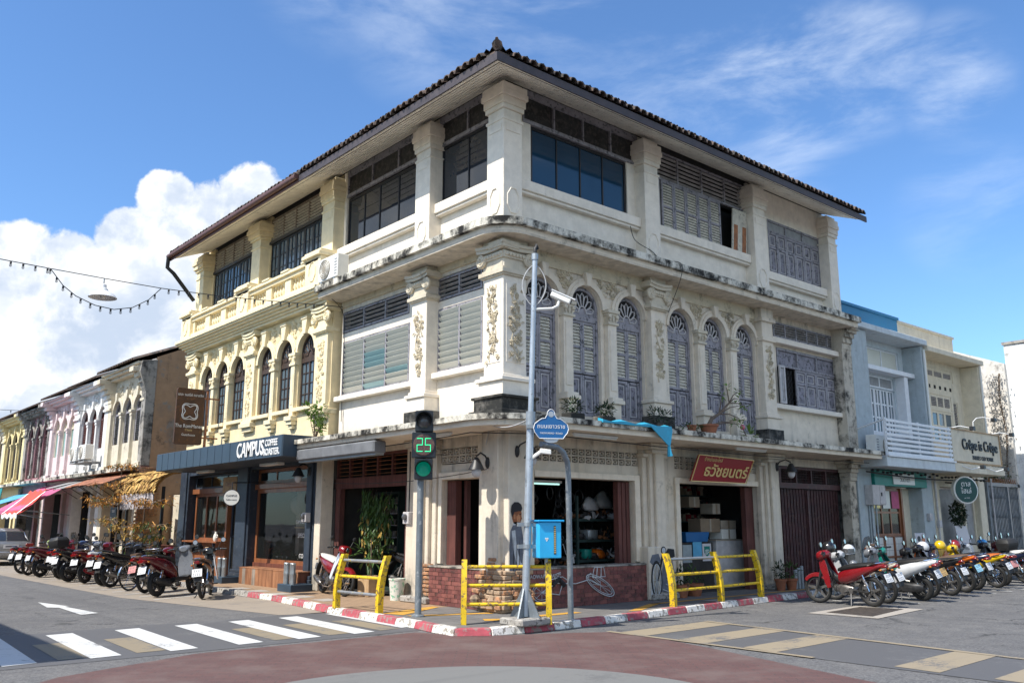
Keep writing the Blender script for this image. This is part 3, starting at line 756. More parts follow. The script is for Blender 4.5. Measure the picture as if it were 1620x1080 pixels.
# upper walls
b=B(); walls(b,FL,.30,6.48,3.47,7.0,-.55,-.30,[(.98,2.50,4.66,6.04),(.98,2.52,6.20,6.72),(3.52,6.42,4.60,5.95),(3.56,6.46,6.16,6.70)]); b.build('wall','cream_wall',CS)
b=B(); walls(b,FL,.30,6.66,7.0,ZS,-.55,-.30,[(.57,2.52,8.36,ZS),(3.44,6.50,8.36,ZS)]); b.build('wall','cream_wall',CS)
b=B()
arcs=[1.16,2.39,3.75,5.46,6.72,7.98]; AR=.445; ZSP=6.00
cells=[(.58,1.78),(1.78,3.07),(3.07,4.20),(4.75,6.09),(6.09,7.35),(7.35,8.46)]
walls(b,FR,.30,9.0,3.47,3.74,-.50,-.20)
for uc,(a,c) in zip(arcs,cells):
    b.fb(FR,a,uc-AR,3.74,ZSP,-.50,-.20); b.fb(FR,uc+AR,c,3.74,ZSP,-.50,-.20); arch(b,FR,a,c,uc,AR,ZSP,6.98,-.50,-.20)
b.fb(FR,4.20,4.75,3.74,6.98,-.50,-.22); b.fb(FR,8.46,9.0,3.74,6.98,-.50,-.22); b.fb(FR,.30,.58,3.74,6.98,-.5,-.22)
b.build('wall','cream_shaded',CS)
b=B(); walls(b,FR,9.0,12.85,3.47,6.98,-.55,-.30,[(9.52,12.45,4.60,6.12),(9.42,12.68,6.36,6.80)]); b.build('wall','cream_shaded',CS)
b=B(); walls(b,FR,.30,12.55,6.98,ZS,-.55,-.30,[(.75,4.28,9.68,ZS-.0),(.98,3.90,8.30,9.68),(4.75,8.6,8.30,ZS),(9.48,12.10,8.10,9.62)]); b.build('wall','cream_wall',CS)
B().box(12.56,12.84,.32,9,.1,7.0).box(12.30,12.56,.31,9,7.0,ZS).build('side_wall','old_grey',CS)
B().box(.6,12.3,8.8,9.0,.1,ZS).build('rear_wall','cream_wall',CS)
B().box(.55,12.5,.55,8.8,3.36,3.46).box(.56,12.3,.56,8.8,6.9,7.0).build('floor_slab','shop_inside',CS)
B().box(1.6,12.2,1.6,8.7,3.47,ZS-.1).build('room_shade_block','dark_inside',CS)  # solid block in place of rooms, their shade put into its colour
# pilasters
B().box(0,.58,0,.57,3.90,6.9).build('corner_pilaster','cream_wall',CS,bev=.012)
cstack(CS,.58,.57,[(3.52,3.66,.20),(3.66,3.88,.13),(3.88,3.93,.17)],'black_mould','pilaster_plinth')
cstack(CS,.58,.57,[(3.93,4.20,.07),(4.20,4.27,.12),(4.27,4.33,.05)],'cream_wall','pilaster_base')
ionic(CS,FL,.006,.57,6.22,6.86,'capital_stone',(1,)); ionic(CS,FR,.006,.58,6.225,6.866,'capital_stone',(1,))
for fr,(a,c),z,s in ((FL,(.09,.49),4.60,1),(FR,(.09,.50),4.60,2)):
    B().fb(fr,a-.02,c+.02,z-.04,z+1.52,-.02,.012).build('relief_panel','cream_wall',CS,bev=.006)
    relief(CS,fr,a,c,z,z+1.46,.012,s,1.25)
def pil(fr,a,c,wm,seed,zlow=3.9):
    m=(a+c)/2
    B().fb(fr,a,c,zlow,6.95,-.35,0).build('pilaster',wm,CS,bev=.01)
    stack(CS,fr,a,c,[(3.50,3.64,.14),(3.64,3.88,.09)],'black_mould','pilaster_plinth')
    stack(CS,fr,a,c,[(3.88,4.16,.05),(4.16,4.23,.09),(4.23,4.30,.03)],wm,'pilaster_base')
    relief(CS,fr,a+.08,c-.08,4.62,6.0,.0,seed,1.15)
pil(FL,2.48,3.02,'cream_wall',3); ionic(CS,FL,2.48,3.02,6.22,6.82,'capital_stone')
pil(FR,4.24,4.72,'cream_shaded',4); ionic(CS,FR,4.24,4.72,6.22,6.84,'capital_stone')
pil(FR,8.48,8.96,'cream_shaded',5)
stack(CS,FR,8.48,8.96,[(6.1,6.2,.05),(6.6,6.7,.06),(6.7,6.95,.02)],'cream_shaded','pilaster_head')
b=B(); b.fb(FR,12.35,12.86,3.5,6.2,-.3,.0)
for i in range(6):      # curved bracket at the end of the facade
    a=i/6*PI/2; c=(i+1)/6*PI/2; b.prism(FR,[(12.35,6.2+.75*math.sin(a)),(12.86,6.2+.75*math.sin(a)),(12.86,6.2+.75*math.sin(c)),(12.35,6.2+.75*math.sin(c))],-.3,.0+.42*(1-math.cos(a)))
b.build('pilaster','pier_mould',CS)
for fr,a,c in ((FL,2.46,3.0),(FR,4.16,4.66),(FR,8.40,8.95),(FR,12.06,12.52),(FL,6.62,7.22)):
    wm='yellow_trim' if a==6.62 else 'cream_wall'
    B().fb(fr,a,c,7.2,9.46,-.42,0).build('pillar',wm,CS,bev=.01)
    stack(CS,fr,a,c,[(9.40,9.45,.02),(9.46,9.62,-.015),(9.62,9.72,.028),(9.72,9.88,.048),(9.88,10.0,.075),(10.0,ZC,.06),(ZC,10.24,.0)],wm,'pillar_capital',back=-.42)
    octagon(CS,fr,(a+c)/2,7.74,.17,.26,.004,wm)
    B().fb(fr,a+.07,c-.07,9.18,9.34,0,.012).build('neck_panel',wm,CS,bev=.005)
B().box(0,.49,0,.51,7.2,9.46).build('corner_pillar','cream_wall',CS,bev=.012)
cstack(CS,.49,.51,[(9.38,9.44,.02),(9.44,9.62,-.015),(9.62,9.72,.03),(9.72,9.88,.055),(9.88,10.0,.09),(10.0,ZC,.075),(ZC,10.20,.0)],'cream_wall','pillar_capital')
for fr in (FL,FR): octagon(CS,fr,.25,7.74,.16,.27,.006,'cream_wall'); B().fb(fr,.06,.43,9.16,9.32,0,.014).build('neck_panel','cream_wall',CS,bev=.005)
# sill bands of the third floor and sills of the second
b=B()
for fr,a,c in ((FL,.57,2.46),(FL,3.0,6.62),(FR,.58,4.16),(FR,4.66,8.40),(FR,8.95,12.06)):
    z1=8.34 if a<8.5 else 8.08
    b.fb(fr,a,c,z1-.22,z1,-.30,-.13); b.fb(fr,a,c,z1-.28,z1-.22,-.30,-.17)
b.build('sill_band','cream_wall',CS,bev=.012)
for fr,q in ((FL,(.60,2.48,4.54,4.66,-.30,-.14)),(FL,(3.02,6.50,4.48,4.60,-.30,-.14)),(FR,(8.98,12.36,4.48,4.60,-.30,-.12)),(FR,(8.98,12.4,6.18,6.32,-.3,-.10))): B().fb(fr,*q).build('window_sill','cream_wall',CS,bev=.01)
b=B(); b.fb(FL,.57,6.46,6.80,6.95,-.30,-.24); b.build('frieze','relief_stone',CS); B().fb(FR,.58,8.46,6.66,6.98,-.21,-.16).build('frieze','relief_stone',CS)
# mid ledge running round the corner
B().plan(canopy_poly(.50,.72,6.50,12.62,.30),7.09,7.24).build('mid_ledge','mould_ledge',CS)
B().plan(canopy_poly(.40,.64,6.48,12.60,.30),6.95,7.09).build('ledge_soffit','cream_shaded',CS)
# windows, left face
rwin(CS,FL,.60,2.50,8.37,9.70,-.34,2,1,'alu_dark','window_glass',.06,inside=None)
rwin(CS,FL,3.44,6.48,8.37,9.66,-.34,4,1,'alu_dark','window_glass',.06,us=[3.50,4.20,5.02,5.72,6.42])
for a,c,n in ((.57,2.52,2),(3.02,6.50,3)):
    b=B(); b.fb(FL,a,c,9.70,9.78,-.36,-.29); b.fb(FL,a,c,10.25,ZS,-.36,-.29)
    for i in range(n+1): b.fb(FL,a+(c-a-.04)*i/n,a+(c-a-.04)*i/n+.04,9.78,10.25,-.355,-.30)
    p=b.build('transom','slate_frame',CS)
    for i in range(n): B().fb(FL,a+(c-a)*i/n+.02,a+(c-a)*(i+1)/n-.02,9.74,10.28,-.345,-.335).build('transom_panel','transom_dark',p)
w=louvres(CS,FL,1.0,2.50,4.68,6.03,-.30,2,10,'slate_frame','louvre_glass','louvre_window',dep=.160,th=.010,tilt=.98,piece='glass_slat')
w=louvres(CS,FL,3.54,6.42,4.62,5.94,-.30,3,10,'slate_frame','louvre_glass','louvre_window',dep=.160,th=.010,tilt=.98,piece='glass_slat',odd={(1,5),(1,4),(1,6),(0,2),(1,0)},oddm='teal_glass')
louvres(CS,FL,1.0,2.51,6.22,6.70,-.29,2,4,'slate_frame','grey_slat',dep=.062,tilt=.5); louvres(CS,FL,3.58,6.45,6.18,6.68,-.29,3,4,'slate_frame','grey_slat',dep=.062,tilt=.5)
# windows, right face
rwin(CS,FR,.99,3.90,8.31,9.64,-.33,4,1,'alu_dark','curtain_glass',.06)
b=B(); b.fb(FR,.76,4.28,9.66,9.74,-.36,-.28); b.fb(FR,.76,4.28,10.25,ZS,-.36,-.28)
for i in range(5): b.fb(FR,.76+.87*i,.80+.87*i,9.74,10.25,-.355,-.29)
p=b.build('transom','slate_frame',CS)
for i in range(4): B().fb(FR,.80+.87*i,1.61+.87*i,9.72,10.28,-.345,-.335).build('transom_panel','transom_dark',p)
louvres(CS,FR,4.80,8.58,9.56,10.28,-.30,4,6,'slate_frame','grey_slat',dep=.055,tilt=.5)
B().fb(FR,4.70,5.10,8.30,9.56,-.40,-.34).build('jamb_panel','pale_trim',CS)
for i in range(6):
    a=5.12+i*.46
    if i<5: plank_shutter(CS,FR,a,a+.45,8.31,9.56,-.30,[('l',.5),('l',.5)],'slate_frame','cream_slat','slate_panel')
B().fb(FR,7.40,8.58,8.31,9.54,-.62,-.60).build('dark_room','dark_inside',CS)
B().fb(FR,5.1,8.58,8.26,8.32,-.36,-.24).build('window_rail','slate_frame',CS)
b=B(); b.fb(FR,9.50,12.10,9.56,9.62,-.36,-.30); b.fb(FR,9.50,12.10,9.28,9.33,-.36,-.30)
for i in range(4): b.fb(FR,9.50+.85*i,9.55+.85*i,9.33,9.56,-.36,-.305)
p=b.build('transom','slate_frame',CS)
for i in range(3): B().fb(FR,9.55+.85*i,10.35+.85*i,9.33,9.56,-.345,-.335).build('transom_panel','grey_sheet',p)
for i in range(6): plank_shutter(CS,FR,9.52+i*.43,9.52+i*.43+.425,8.12,9.28,-.31,[('p',.36),('p',.64)],'slate_frame','cream_slat','slate_panel')
louvres(CS,FR,9.44,12.66,6.38,6.79,-.28,6,5,'slate_frame','grey_slat',dep=.045,tilt=.5)
b=B(); b.fb(FR,9.54,12.44,6.05,6.11,-.36,-.28); b.fb(FR,9.54,12.44,5.62,5.67,-.36,-.28); 
for i in range(4): b.fb(FR,9.54+.95*i,9.59+.95*i,5.67,6.05,-.355,-.285)
p=b.build('transom','slate_frame',CS)
for i in range(3): B().fb(FR,9.59+.95*i,10.49+.95*i,5.67,6.05,-.345,-.335).build('transom_panel','slate_panel',p)
for i in range(4): plank_shutter(CS,FR,10.40+i*.51,10.40+i*.51+.50,4.62,5.62,-.30,[('p',.36),('p',.64)],'slate_frame','cream_slat','slate_panel')
sh=plank_shutter(CS,FR,9.36,9.62,4.62,5.60,-.12,[('p',1.)],'pale_trim','cream_slat','grey_sheet','open_shutter')
g=B()
for i in range(5):
    for k in range(6): g.ring(FR(9.75+i*.15,4.72+k*.16,-.36),.07,.006,FR.n,10,4)
g.build('window_grille','black_frame',CS); B().fb(FR,9.55,10.42,4.62,5.62,-.47,-.45).build('dark_room','dark_inside',CS)
# the six arched shutter doors
for i,uc in enumerate(arcs):
    d=-.30
    B().fb(FR,uc-AR+.002,uc+AR-.002,3.75,ZSP+.42,d-.2,d-.16).build('dark_room','dark_inside',CS)
    b=B(); b.fb(FR,uc-AR+.003,uc-AR+.06,3.75,ZSP,d-.05,d+.02); b.fb(FR,uc+AR-.06,uc+AR-.003,3.75,ZSP,d-.05,d+.02); b.fb(FR,uc-AR+.06,uc+AR-.06,5.72,5.84,d-.05,d+.025)
    arc_band(b,FR,uc,ZSP,AR-.075,AR-.003,d-.05,d+.02); b.fb(FR,uc-AR+.06,uc+AR-.06,5.84,ZSP,d-.05,d+.0)
    b.build('door_frame','slate_frame',CS)
    fan(CS,FR,uc,5.90,AR-.08,d+.02,7,'pale_trim','dark_inside',1.25)
    j=[.0,.0,.0,.03,.0,.02][i]
    for sg in (-1,1):
        a=uc-AR+.063 if sg<0 else uc+.003
        plank_shutter(CS,FR,a,a+AR-.066,4.62-j,5.72,d+.0,[('l',.5),('l',.5)],'slate_frame','cream_slat' if (i,sg)!=(5,-1) else 'grey_slat','slate_panel')
        plank_shutter(CS,FR,a,a+AR-.066,3.76,4.60-j,d-.012,[('p',1.)],'slate_frame','cream_slat','slate_panel',name='lower_panel')
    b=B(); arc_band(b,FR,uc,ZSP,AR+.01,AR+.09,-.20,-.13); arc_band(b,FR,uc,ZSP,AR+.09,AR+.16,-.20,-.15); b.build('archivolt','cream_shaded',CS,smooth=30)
    B().prism(FR,[(uc-.055,ZSP+AR-.02),(uc+.055,ZSP+AR-.02),(uc+.10,ZSP+AR+.26),(uc-.10,ZSP+AR+.26)],-.20,-.06).build('keystone','cream_shaded',CS,bev=.01)
for m_ in (1.78,3.07,6.09,7.35):        # little columns between the arches
    b=B(); b.fb(FR,m_-.13,m_+.13,4.12,5.72,-.20,-.08); b.fb(FR,m_-.09,m_+.09,4.3,5.6,-.08,-.065); b.build('column','cream_shaded',CS,bev=.008)
    stack(CS,FR,m_-.13,m_+.13,[(3.48,3.66,.03),(3.66,4.02,.0),(4.02,4.10,.06),(4.10,4.16,.03)],'cream_shaded','column_base',back=-.2)
    b=B(); b.fb(FR,m_-.16,m_+.16,5.70,5.75,-.2,-.04); b.fb(FR,m_-.13,m_+.13,5.75,5.90,-.2,-.07); b.fb(FR,m_-.18,m_+.18,5.95,6.02,-.2,-.02); b.fb(FR,m_-.15,m_+.15,5.90,5.95,-.2,-.05)
    for k in (-1,0,1): b.leaf(FR(m_+k*.08,5.75,-.06),Vector((k*.3,-.25,1)),.17,.08,FR.n)
    for sg in (-1,1): b.lathe([(.05,0),(.045,.04),(.01,.05)],FR(m_+sg*.11,5.88,-.06),8,FR.n)
    b.build('column_capital','capital_stone',CS)
for k,(a,c) in enumerate([(1.47,2.08),(2.75,3.4),(5.8,6.38),(7.05,7.65),(4.76,5.1),(8.2,8.45)]): relief(CS,FR,a,c,6.30,6.92,-.195,20+k,1.5,name='spandrel_relief')
# ledge over the ground floor
B().plan(canopy_poly(.90,.95,6.45,12.55,.28),3.40,3.50).build('canopy_slab','mould_ledge',CS)
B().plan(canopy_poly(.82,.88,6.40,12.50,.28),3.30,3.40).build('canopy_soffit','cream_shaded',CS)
# ground floor walls
b=B(); walls(b,FL,.62,2.30,KZ,3.30,-.55,-.30,[(.96,2.16,KZ,2.48),(1.10,2.26,2.78,3.08)]); walls(b,FL,3.05,6.62,KZ,3.30,-.55,-.30,[(3.50,6.62,KZ,3.18)]); b.build('ground_wall','ground_plaster',CS)
b=B(); walls(b,FR,.62,4.1,KZ,3.30,-.55,-.30,[(.98,3.80,KZ,2.50),(1.04,4.06,2.80,3.10)]); walls(b,FR,4.7,8.45,KZ,3.30,-.55,-.30,[(5.30,8.34,KZ,2.50),(5.2,8.4,2.80,3.10)]); walls(b,FR,8.9,12.55,KZ,3.3,-.55,-.30,[(9.30,12.55,KZ,3.06)]); b.build('ground_wall','ground_plaster',CS)
# stepped piers: corner, left face, right face
B().plan([(.0,.62),(.0,.14),(.14,.14),(.14,.0),(.62,.0),(.62,.30),(.55,.55),(.30,.62)],.70,3.30).build('corner_pier','ground_plaster',CS,bev=.015)
B().box(.10,.5,.10,.5,KZ,.95).build('corner_pier_core','rubble',CS)
for fr,a,c in ((FL,2.28,3.05),(FR,4.0,4.72),(FR,8.30,8.98)):
    b=B(); b.fb(fr,a,c,KZ,3.30,-.31,-.17); b.fb(fr,a+.12,c-.12,KZ,3.30,-.17,-.08); b.fb(fr,a+.22,c-.22,KZ,3.30,-.08,0.); b.build('pier','ground_plaster',CS,bev=.015)
    b=B(); b.fb(fr,a-.04,c+.04,3.0,3.08,-.31,-.10); b.fb(fr,a+.08,c-.08,3.08,3.16,-.31,.04); b.fb(fr,a-.02,c+.02,3.16,3.29,-.31,.10); b.build('pier_head','ground_plaster',CS,bev=.01)
    B().fb(fr,a-.06,c+.06,KZ,KZ+.12,-.31,.08).build('pier_foot','stone_step',CS,bev=.02)
b=B(); b.fb(FR,12.25,12.60,KZ,2.75,-.3,-.02)
for i in range(5):
    z0,z1=2.75+i*.11,2.86+i*.11; b.fb(FR,12.25-.03*i*i*.5,12.60,z0,z1,-.3,.02+.03*i*i*.5)
b.build('pier','pier_mould',CS,bev=.01)
# breeze blocks over the openings
def block_mesh(fr):
    b=B(); o=fr(0,0,0); w,h=.098,.072
    class Q:
        n=fr.n; u=fr.u
        def __call__(s,u,z,d): return fr(u,z,d)-o
    q=Q()
    b.fb(q,-w,w,-h,-h+.014,-.08,0); b.fb(q,-w,w,h-.014,h,-.08,0); b.fb(q,-w,-w+.014,-h+.014,h-.014,-.08,0); b.fb(q,w-.014,w,-h+.014,h-.014,-.08,0)
    ps=[(-.062,0),(-.03,.038),(.03,.038),(.062,0),(.03,-.038),(-.03,-.038)]
    for (x,y),(x2,y2) in zip(ps,ps[1:]+ps[:1]): b.prism(q,[(x,y),(x2,y2),(x2*.68,y2*.68),(x*.68,y*.68)],-.07,-.008)
    return b.mesh('vent_block')
for fr,a,n in ((FL,1.10,6),(FR,1.04,15),(FR,5.2,16)):
    me=block_mesh(fr); vb=B().fb(fr,a-.02,a+n*.1967+.02,2.78,3.12,-.53,-.50).build('vent_panel','dark_inside',CS)
    for i in range(n):
        for k in range(2): put('vent_block',me,'ground_plaster',vb,fr(a+.1+i*.1967,2.874+k*.150,-.30))
# openings: trims, old red timbers
b=B(); b.fb(FL,.80,.96,.86,2.62,-.30,-.22); b.fb(FL,2.16,2.27,.86,2.62,-.30,-.22); b.fb(FL,.96,2.16,2.48,2.62,-.30,-.22)
b.fb(FR,.84,.98,.86,2.62,-.30,-.24); b.fb(FR,3.80,3.96,.86,2.62,-.30,-.22); b.fb(FR,.98,3.80,2.50,2.62,-.30,-.22)
b.fb(FR,5.16,5.30,KZ,2.62,-.30,-.24); b.fb(FR,8.34,8.44,KZ,2.62,-.30,-.24); b.fb(FR,5.30,8.34,2.50,2.62,-.30,-.24)
b.build('door_surround','cream_shaded',CS,bev=.008)
b=B(); b.fb(FL,1.86,2.14,.82,2.46,-.50,-.36); b.fb(FL,.98,1.04,.82,2.46,-.50,-.38); b.fb(FL,1.72,1.80,.82,2.46,-.62,-.52); b.build('door_leaf','old_red_wood',CS)
b=B(); 
for i in range(3): b.fb(FR,3.44+i*.115,3.54+i*.115,.82,2.48,-.52+.02*i,-.38+.01*i)
b.build('door_leaf','old_red_wood',CS,bev=.006)
for q in ((7.98,8.30,KZ,2.48,-.55,-.42),(5.31,5.36,KZ,2.48,-.5,-.4)): B().fb(FR,*q).build('door_leaf','old_red_wood',CS)
b=B(); b.fb(FL,3.52,6.60,2.42,2.66,-.42,-.30); b.fb(FL,6.30,6.60,KZ,2.42,-.44,-.32); b.fb(FL,3.52,3.60,KZ,2.42,-.44,-.34); b.fb(FL,6.48,6.60,2.66,3.16,-.42,-.32); b.fb(FL,3.52,6.48,3.12,3.18,-.42,-.32)
for i in range(1,5): b.fb(FL,3.52+i*.60,3.58+i*.60,2.66,3.12,-.42,-.34)
fl=b.build('shop_timber_frame','old_red_wood',CS)
bars=B()
for k in range(5): bars.tube([FL(3.6,2.72+k*.09,-.37),FL(6.46,2.72+k*.09,-.37)],.008,4)
bars.build('lattice_bar','rust_iron',fl)
b=B(); b.fb(FR,9.32,12.24,2.50,2.64,-.42,-.30); b.fb(FR,9.32,9.40,2.64,3.04,-.42,-.30); b.fb(FR,9.40,12.24,2.98,3.05,-.42,-.30)
for i in range(1,4): b.fb(FR,9.38+i*.72,9.44+i*.72,2.64,2.98,-.42,-.31)
p=b.build('gate_head','gate_maroon',CS); bars=B()
for k in range(5): bars.tube([FR(9.4,2.69+k*.065,-.37),FR(12.24,2.69+k*.065,-.37)],.007,4)
for k in range(36): bars.tube([FR(9.42+k*.08,2.64,-.36),FR(9.42+k*.08,2.98,-.36)],.005,4)
bars.build('lattice_bar','gate_maroon',p)
gt=B().fb(FR,9.30,12.26,KZ,KZ+.04,-.44,-.34).build('folding_gate','gate_maroon',CS)
ba=Fr((0,0,0),(1,0,0),(0,-1,0)); b=B().fb(FR,-.013,.013,0,2.34,-.03,.02); b.fb(FR,.013,.034,0,2.34,-.03,.0); me=b.mesh('gate_slat')
for i in range(42): put('gate_slat',me,'gate_maroon',gt,FR(9.36+i*.0695,KZ+.04,-.39-.012*(i%2)))
for zz in (.75,1.4,2.05):
    z=B()
    for i in range(40):
        a=9.36+i*.0695; z.fb(FR,a+.0,a+.0695,zz+(.05 if i%2 else 0),zz+.018+(.05 if i%2 else 0),-.44,-.43)
    z.build('gate_lattice','gate_maroon',gt)
B().fb(FR,9.31,12.26,KZ,2.5,-.56,-.54).build('dark_backing','dark_inside',gt)
B().fb(FR,10.62,10.70,KZ+.04,2.46,-.37,-.33).build('gate_post','gate_maroon',gt)
# low walls of red tile-bricks under the two shop windows
def brick_wall(fr,a,c,z0,z1,d0,d1,nm,L=.205,H=.074):
    p=B().fb(fr,a,c,z0,z1,d0,d1-.012).build(nm,'mortar',CS)
    me={}
    rows=int((z1-z0)/H); hh=(z1-z0)/rows
    for k in range(rows):
        u=a-(L/2 if k%2 else 0)
        while u<c-.02:
            lo,hi=max(u,a),min(u+L,c); wd=hi-lo-.008
            if wd>.03:
                key=round(wd,3)
                if key not in me: me[key]=B().fb(Fr((0,0,0),fr.u,fr.n),-wd/2,wd/2,.004,hh-.004,-.02,.0).mesh('brick')
                put('brick',me[key],'brick_mid' if rnd.random()<.45 else 'brick_dark',p,fr((lo+hi)/2,z0+k*hh,d1-rnd.uniform(0,.006)))
            u+=L
    B().fb(fr,a-.01,c+.01,z1,z1+.035,d0,d1+.012).build('wall_cap','old_grey',p,bev=.008)
brick_wall(FL,.60,2.26,KZ,.80,-.50,-.02,'brick_apron'); brick_wall(FR,.66,4.0,KZ,.80,-.50,-.06,'brick_apron')
# bare rubble at the foot of the corner
pile=B().box(-.12,.60,-.12,.60,KZ,KZ+.10).build('rubble_foot','rubble',CS,bev=.03)
bm_=[B().box(-.11,.11,-.055,.055,0,.06).mesh('brick',bev=.012),B().ball((0,0,.05),.11,.08,.06,7,4).mesh('stone')]
for k in range(8):
    z=KZ+.06+k*.082; e=.17-.021*k
    for side in (0,1):
        q=-e+.05
        while q<.56:
            wd=rnd.uniform(.16,.24); stone=k<4 and rnd.random()<.3; c=q+wd/2
            loc=Vector((-e+.055+rnd.uniform(-.02,.02),c,z)) if side else Vector((c,-e+.055+rnd.uniform(-.02,.02),z))
            put('stone' if stone else 'brick',bm_[1] if stone else bm_[0],'rubble' if rnd.random()<.5 else 'brick_raw',pile,loc,(rnd.uniform(-.06,.06),rnd.uniform(-.06,.06),(PI/2 if side else 0)+rnd.uniform(-.12,.12)),(wd/.23,1,rnd.uniform(1.15,1.4)))
            q+=wd+rnd.uniform(.0,.03)
for fr,u,z0,z1 in ((FL,.30,.74,1.12),(FL,2.40,.25,.95),(FR,.42,.74,.86)):
    for k in range(int((z1-z0)/.078)): put('brick',bm_[0],'brick_raw',pile,fr(u+rnd.uniform(-.03,.03),z0+k*.078,-.035 if u<1 else -.10),(0,0,(PI/2 if fr is FL else 0)+rnd.uniform(-.1,.1)))
B().fb(FL,.6,15.4,10.27,10.62,-.50,-.37).build('wall_plate','shop_inside',CS); B().fb(FR,.6,12.3,10.27,10.62,-.50,-.37).build('wall_plate','shop_inside',CS)
# eaves, roof, tiles
LE=15.4; XE=12.42
def eave_bits(owner,fr,a,c,fm,planks):
    B().fb(fr,a,c,ED-.02,ED+.14,RE-.03,RE).build('fascia',fm,owner)
    st=lambda d: max(-d,-RE) if a<0 else a       # mitred at the street corner
    if planks:
        n=10; w=(RE+.27)/n
        for i in range(n):
            d0=-.30+w*i+.011; d1=-.30+w*(i+1)-.011; z0,z1=zsof(d0),zsof(d1)
            B().hexa([fr(st(d0),z0,d0),fr(c,z0,d0),fr(c,z1,d1),fr(st(d1),z1,d1),fr(st(d0),z0+.02,d0),fr(c,z0+.02,d0),fr(c,z1+.02,d1),fr(st(d1),z1+.02,d1)]).build('soffit_board','soffit',owner)
        d0,d1=-.3,RE-.03; B().add([fr(st(d0),zsof(d0)+.024,d0),fr(c,zsof(d0)+.024,d0),fr(c,zsof(d1)+.024,d1),fr(st(d1),zsof(d1)+.024,d1)],[(0,1,2,3)]).build('soffit_backing','dark_inside',owner)
    else: soffit_panel(owner,fr,a,c,'soffit')
def soffit_panel(owner,fr,a,c,nm):
    d0,d1=-.3,RE-.03; z0,z1=zsof(d0),zsof(d1)
    B().hexa([fr(a,z0,d0),fr(c,z0,d0),fr(c,z1,d1),fr(a,z1,d1),fr(a,z0+.02,d0),fr(c,z0+.02,d0),fr(c,z1+.02,d1),fr(a,z1+.02,d1)]).build(nm,'soffit',owner)
eave_bits(CS,FL,-RE,6.62,'fascia_dark',True); eave_bits(CS,FR,-RE+.03,8.7,'fascia_dark',True)
B().fb(FR,8.7,XE,ED-.02,ED+.14,RE-.03,RE).build('fascia','fascia_dark',CS)
for i in range(4): soffit_panel(CS,FR,8.71+i*.927,9.626+i*.927,'soffit_panel')
# tiles: a row of half-round ends along the eave, the slope behind as one ribbed sheet
def tile_mesh(fr):
    b=B(); o=Vector((0,0,0)); n=6; L=.52; sl=.46
    rings=[]
    for rr in (.098,.080):
        for s_ in (0,1):
            rings.append([fr.u*(rr*math.cos(PI*i/n))+fr.n*(-L*s_)+Vector((0,0,rr*1.05*math.sin(PI*i/n)+L*sl*s_)) for i in range(n+1)])
    m=n+1; vs=sum(rings,[]); fs=[]
    for i in range(n):
        fs+=[(i,i+1,m+i+1,m+i),(2*m+i,3*m+i,3*m+i+1,2*m+i+1),(i,2*m+i,2*m+i+1,i+1)]
    b.add(vs,fs); return b.mesh('roof_tile',smooth=40)
def roof_part(owner,fr,a,c):
    me=tile_mesh(fr); k=0; u=a+(.46 if a<0 else .10)
    row=B().fb(fr,a,c,ED+.14,ED+.17,RE-.3,RE-.05).build('tile_batten','roof_tile',owner)
    while u<c-.05:
        put('roof_tile',me,'roof_tile',row,fr(u,ED+.16+rnd.uniform(-.008,.008),RE+.06+rnd.uniform(-.02,.02)),(0,0,rnd.uniform(-.02,.02))); u+=.205
roof_part(CS,FL,-RE,6.62); roof_part(CS,FR,-RE,XE)
def slope(owner,p0,p1,q1,q0,n):
    """ribbed sheet between the eave p0-p1 and the ridge q0-q1"""
    b=B(); p0,p1,q0,q1=map(Vector,(p0,p1,q0,q1)); vs=[]; fs=[]; up=Vector((0,0,.09))
    for i in range(2*n+1):
        t=i/(2*n); o=up*(i%2); vs+=[p0.lerp(p1,t)+o,q0.lerp(q1,t)+o]
    for i in range(2*n): fs.append((2*i,2*i+2,2*i+3,2*i+1))
    return b.add(vs,fs).build('roof','roof_tile',owner)
slope(CS,(-RE,-RE,ED+.23),(-RE,6.62,ED+.23),(4.2,6.62,12.45),(4.2,4.2,12.45),36)
slope(CS,(-RE,-RE,ED+.23),(XE,-RE,ED+.23),(XE,4.2,12.45),(4.2,4.2,12.45),64)
slope(CS,(XE,9.2,ED+.23),(9.2,9.2,ED+.23),(4.2,4.2,12.45),(XE,4.2,12.45),20)
slope(CS,(9.2,6.62,ED+.23),(9.2,9.2,ED+.23),(4.2,4.2,12.45),(4.2,6.62,12.45),10)
rb=B()
for i in range(13):
    t=i/13; p=Vector((-RE,-RE,ED+.27)).lerp(Vector((4.2,4.2,12.52)),t); q=Vector((-RE,-RE,ED+.27)).lerp(Vector((4.2,4.2,12.52)),t+.085)
    B().tube([p,q],[.10,.085],8).build('ridge_tile','roof_tile',CS,smooth=40)
B().tube([(-RE+.2,-RE+.2,ED+.36),(-RE-.0,-RE-.0,ED+.28),(-RE-.06,-RE-.06,ED+.37)],[.08,.06,.022],8).build('ridge_end','roof_tile',CS,smooth=40)
B().add([(XE-.1,-.3,ZS),(XE-.1,9,ZS),(XE-.1,4.2,12.4)],[(0,1,2)]).build('gable','old_grey',CS)
# ground-floor rooms of the corner shop (partitions added, walls and floor coloured dark for the shade inside)
b=B(); b.box(5.2,5.3,.6,6.4,KZ,3.3); b.box(1.0,12.2,6.42,6.5,KZ,3.3); b.box(9.0,9.08,.6,6.4,KZ,3.3); b.box(.56,12.3,.56,6.4,3.28,3.35)
b.box(3.3,3.38,3.2,6.4,KZ,3.3); b.build('inner_wall','shop_inside',CS)
B().box(.55,12.3,.55,6.4,KZ,KZ+.02).build('shop_floor','shop_inside',CS)
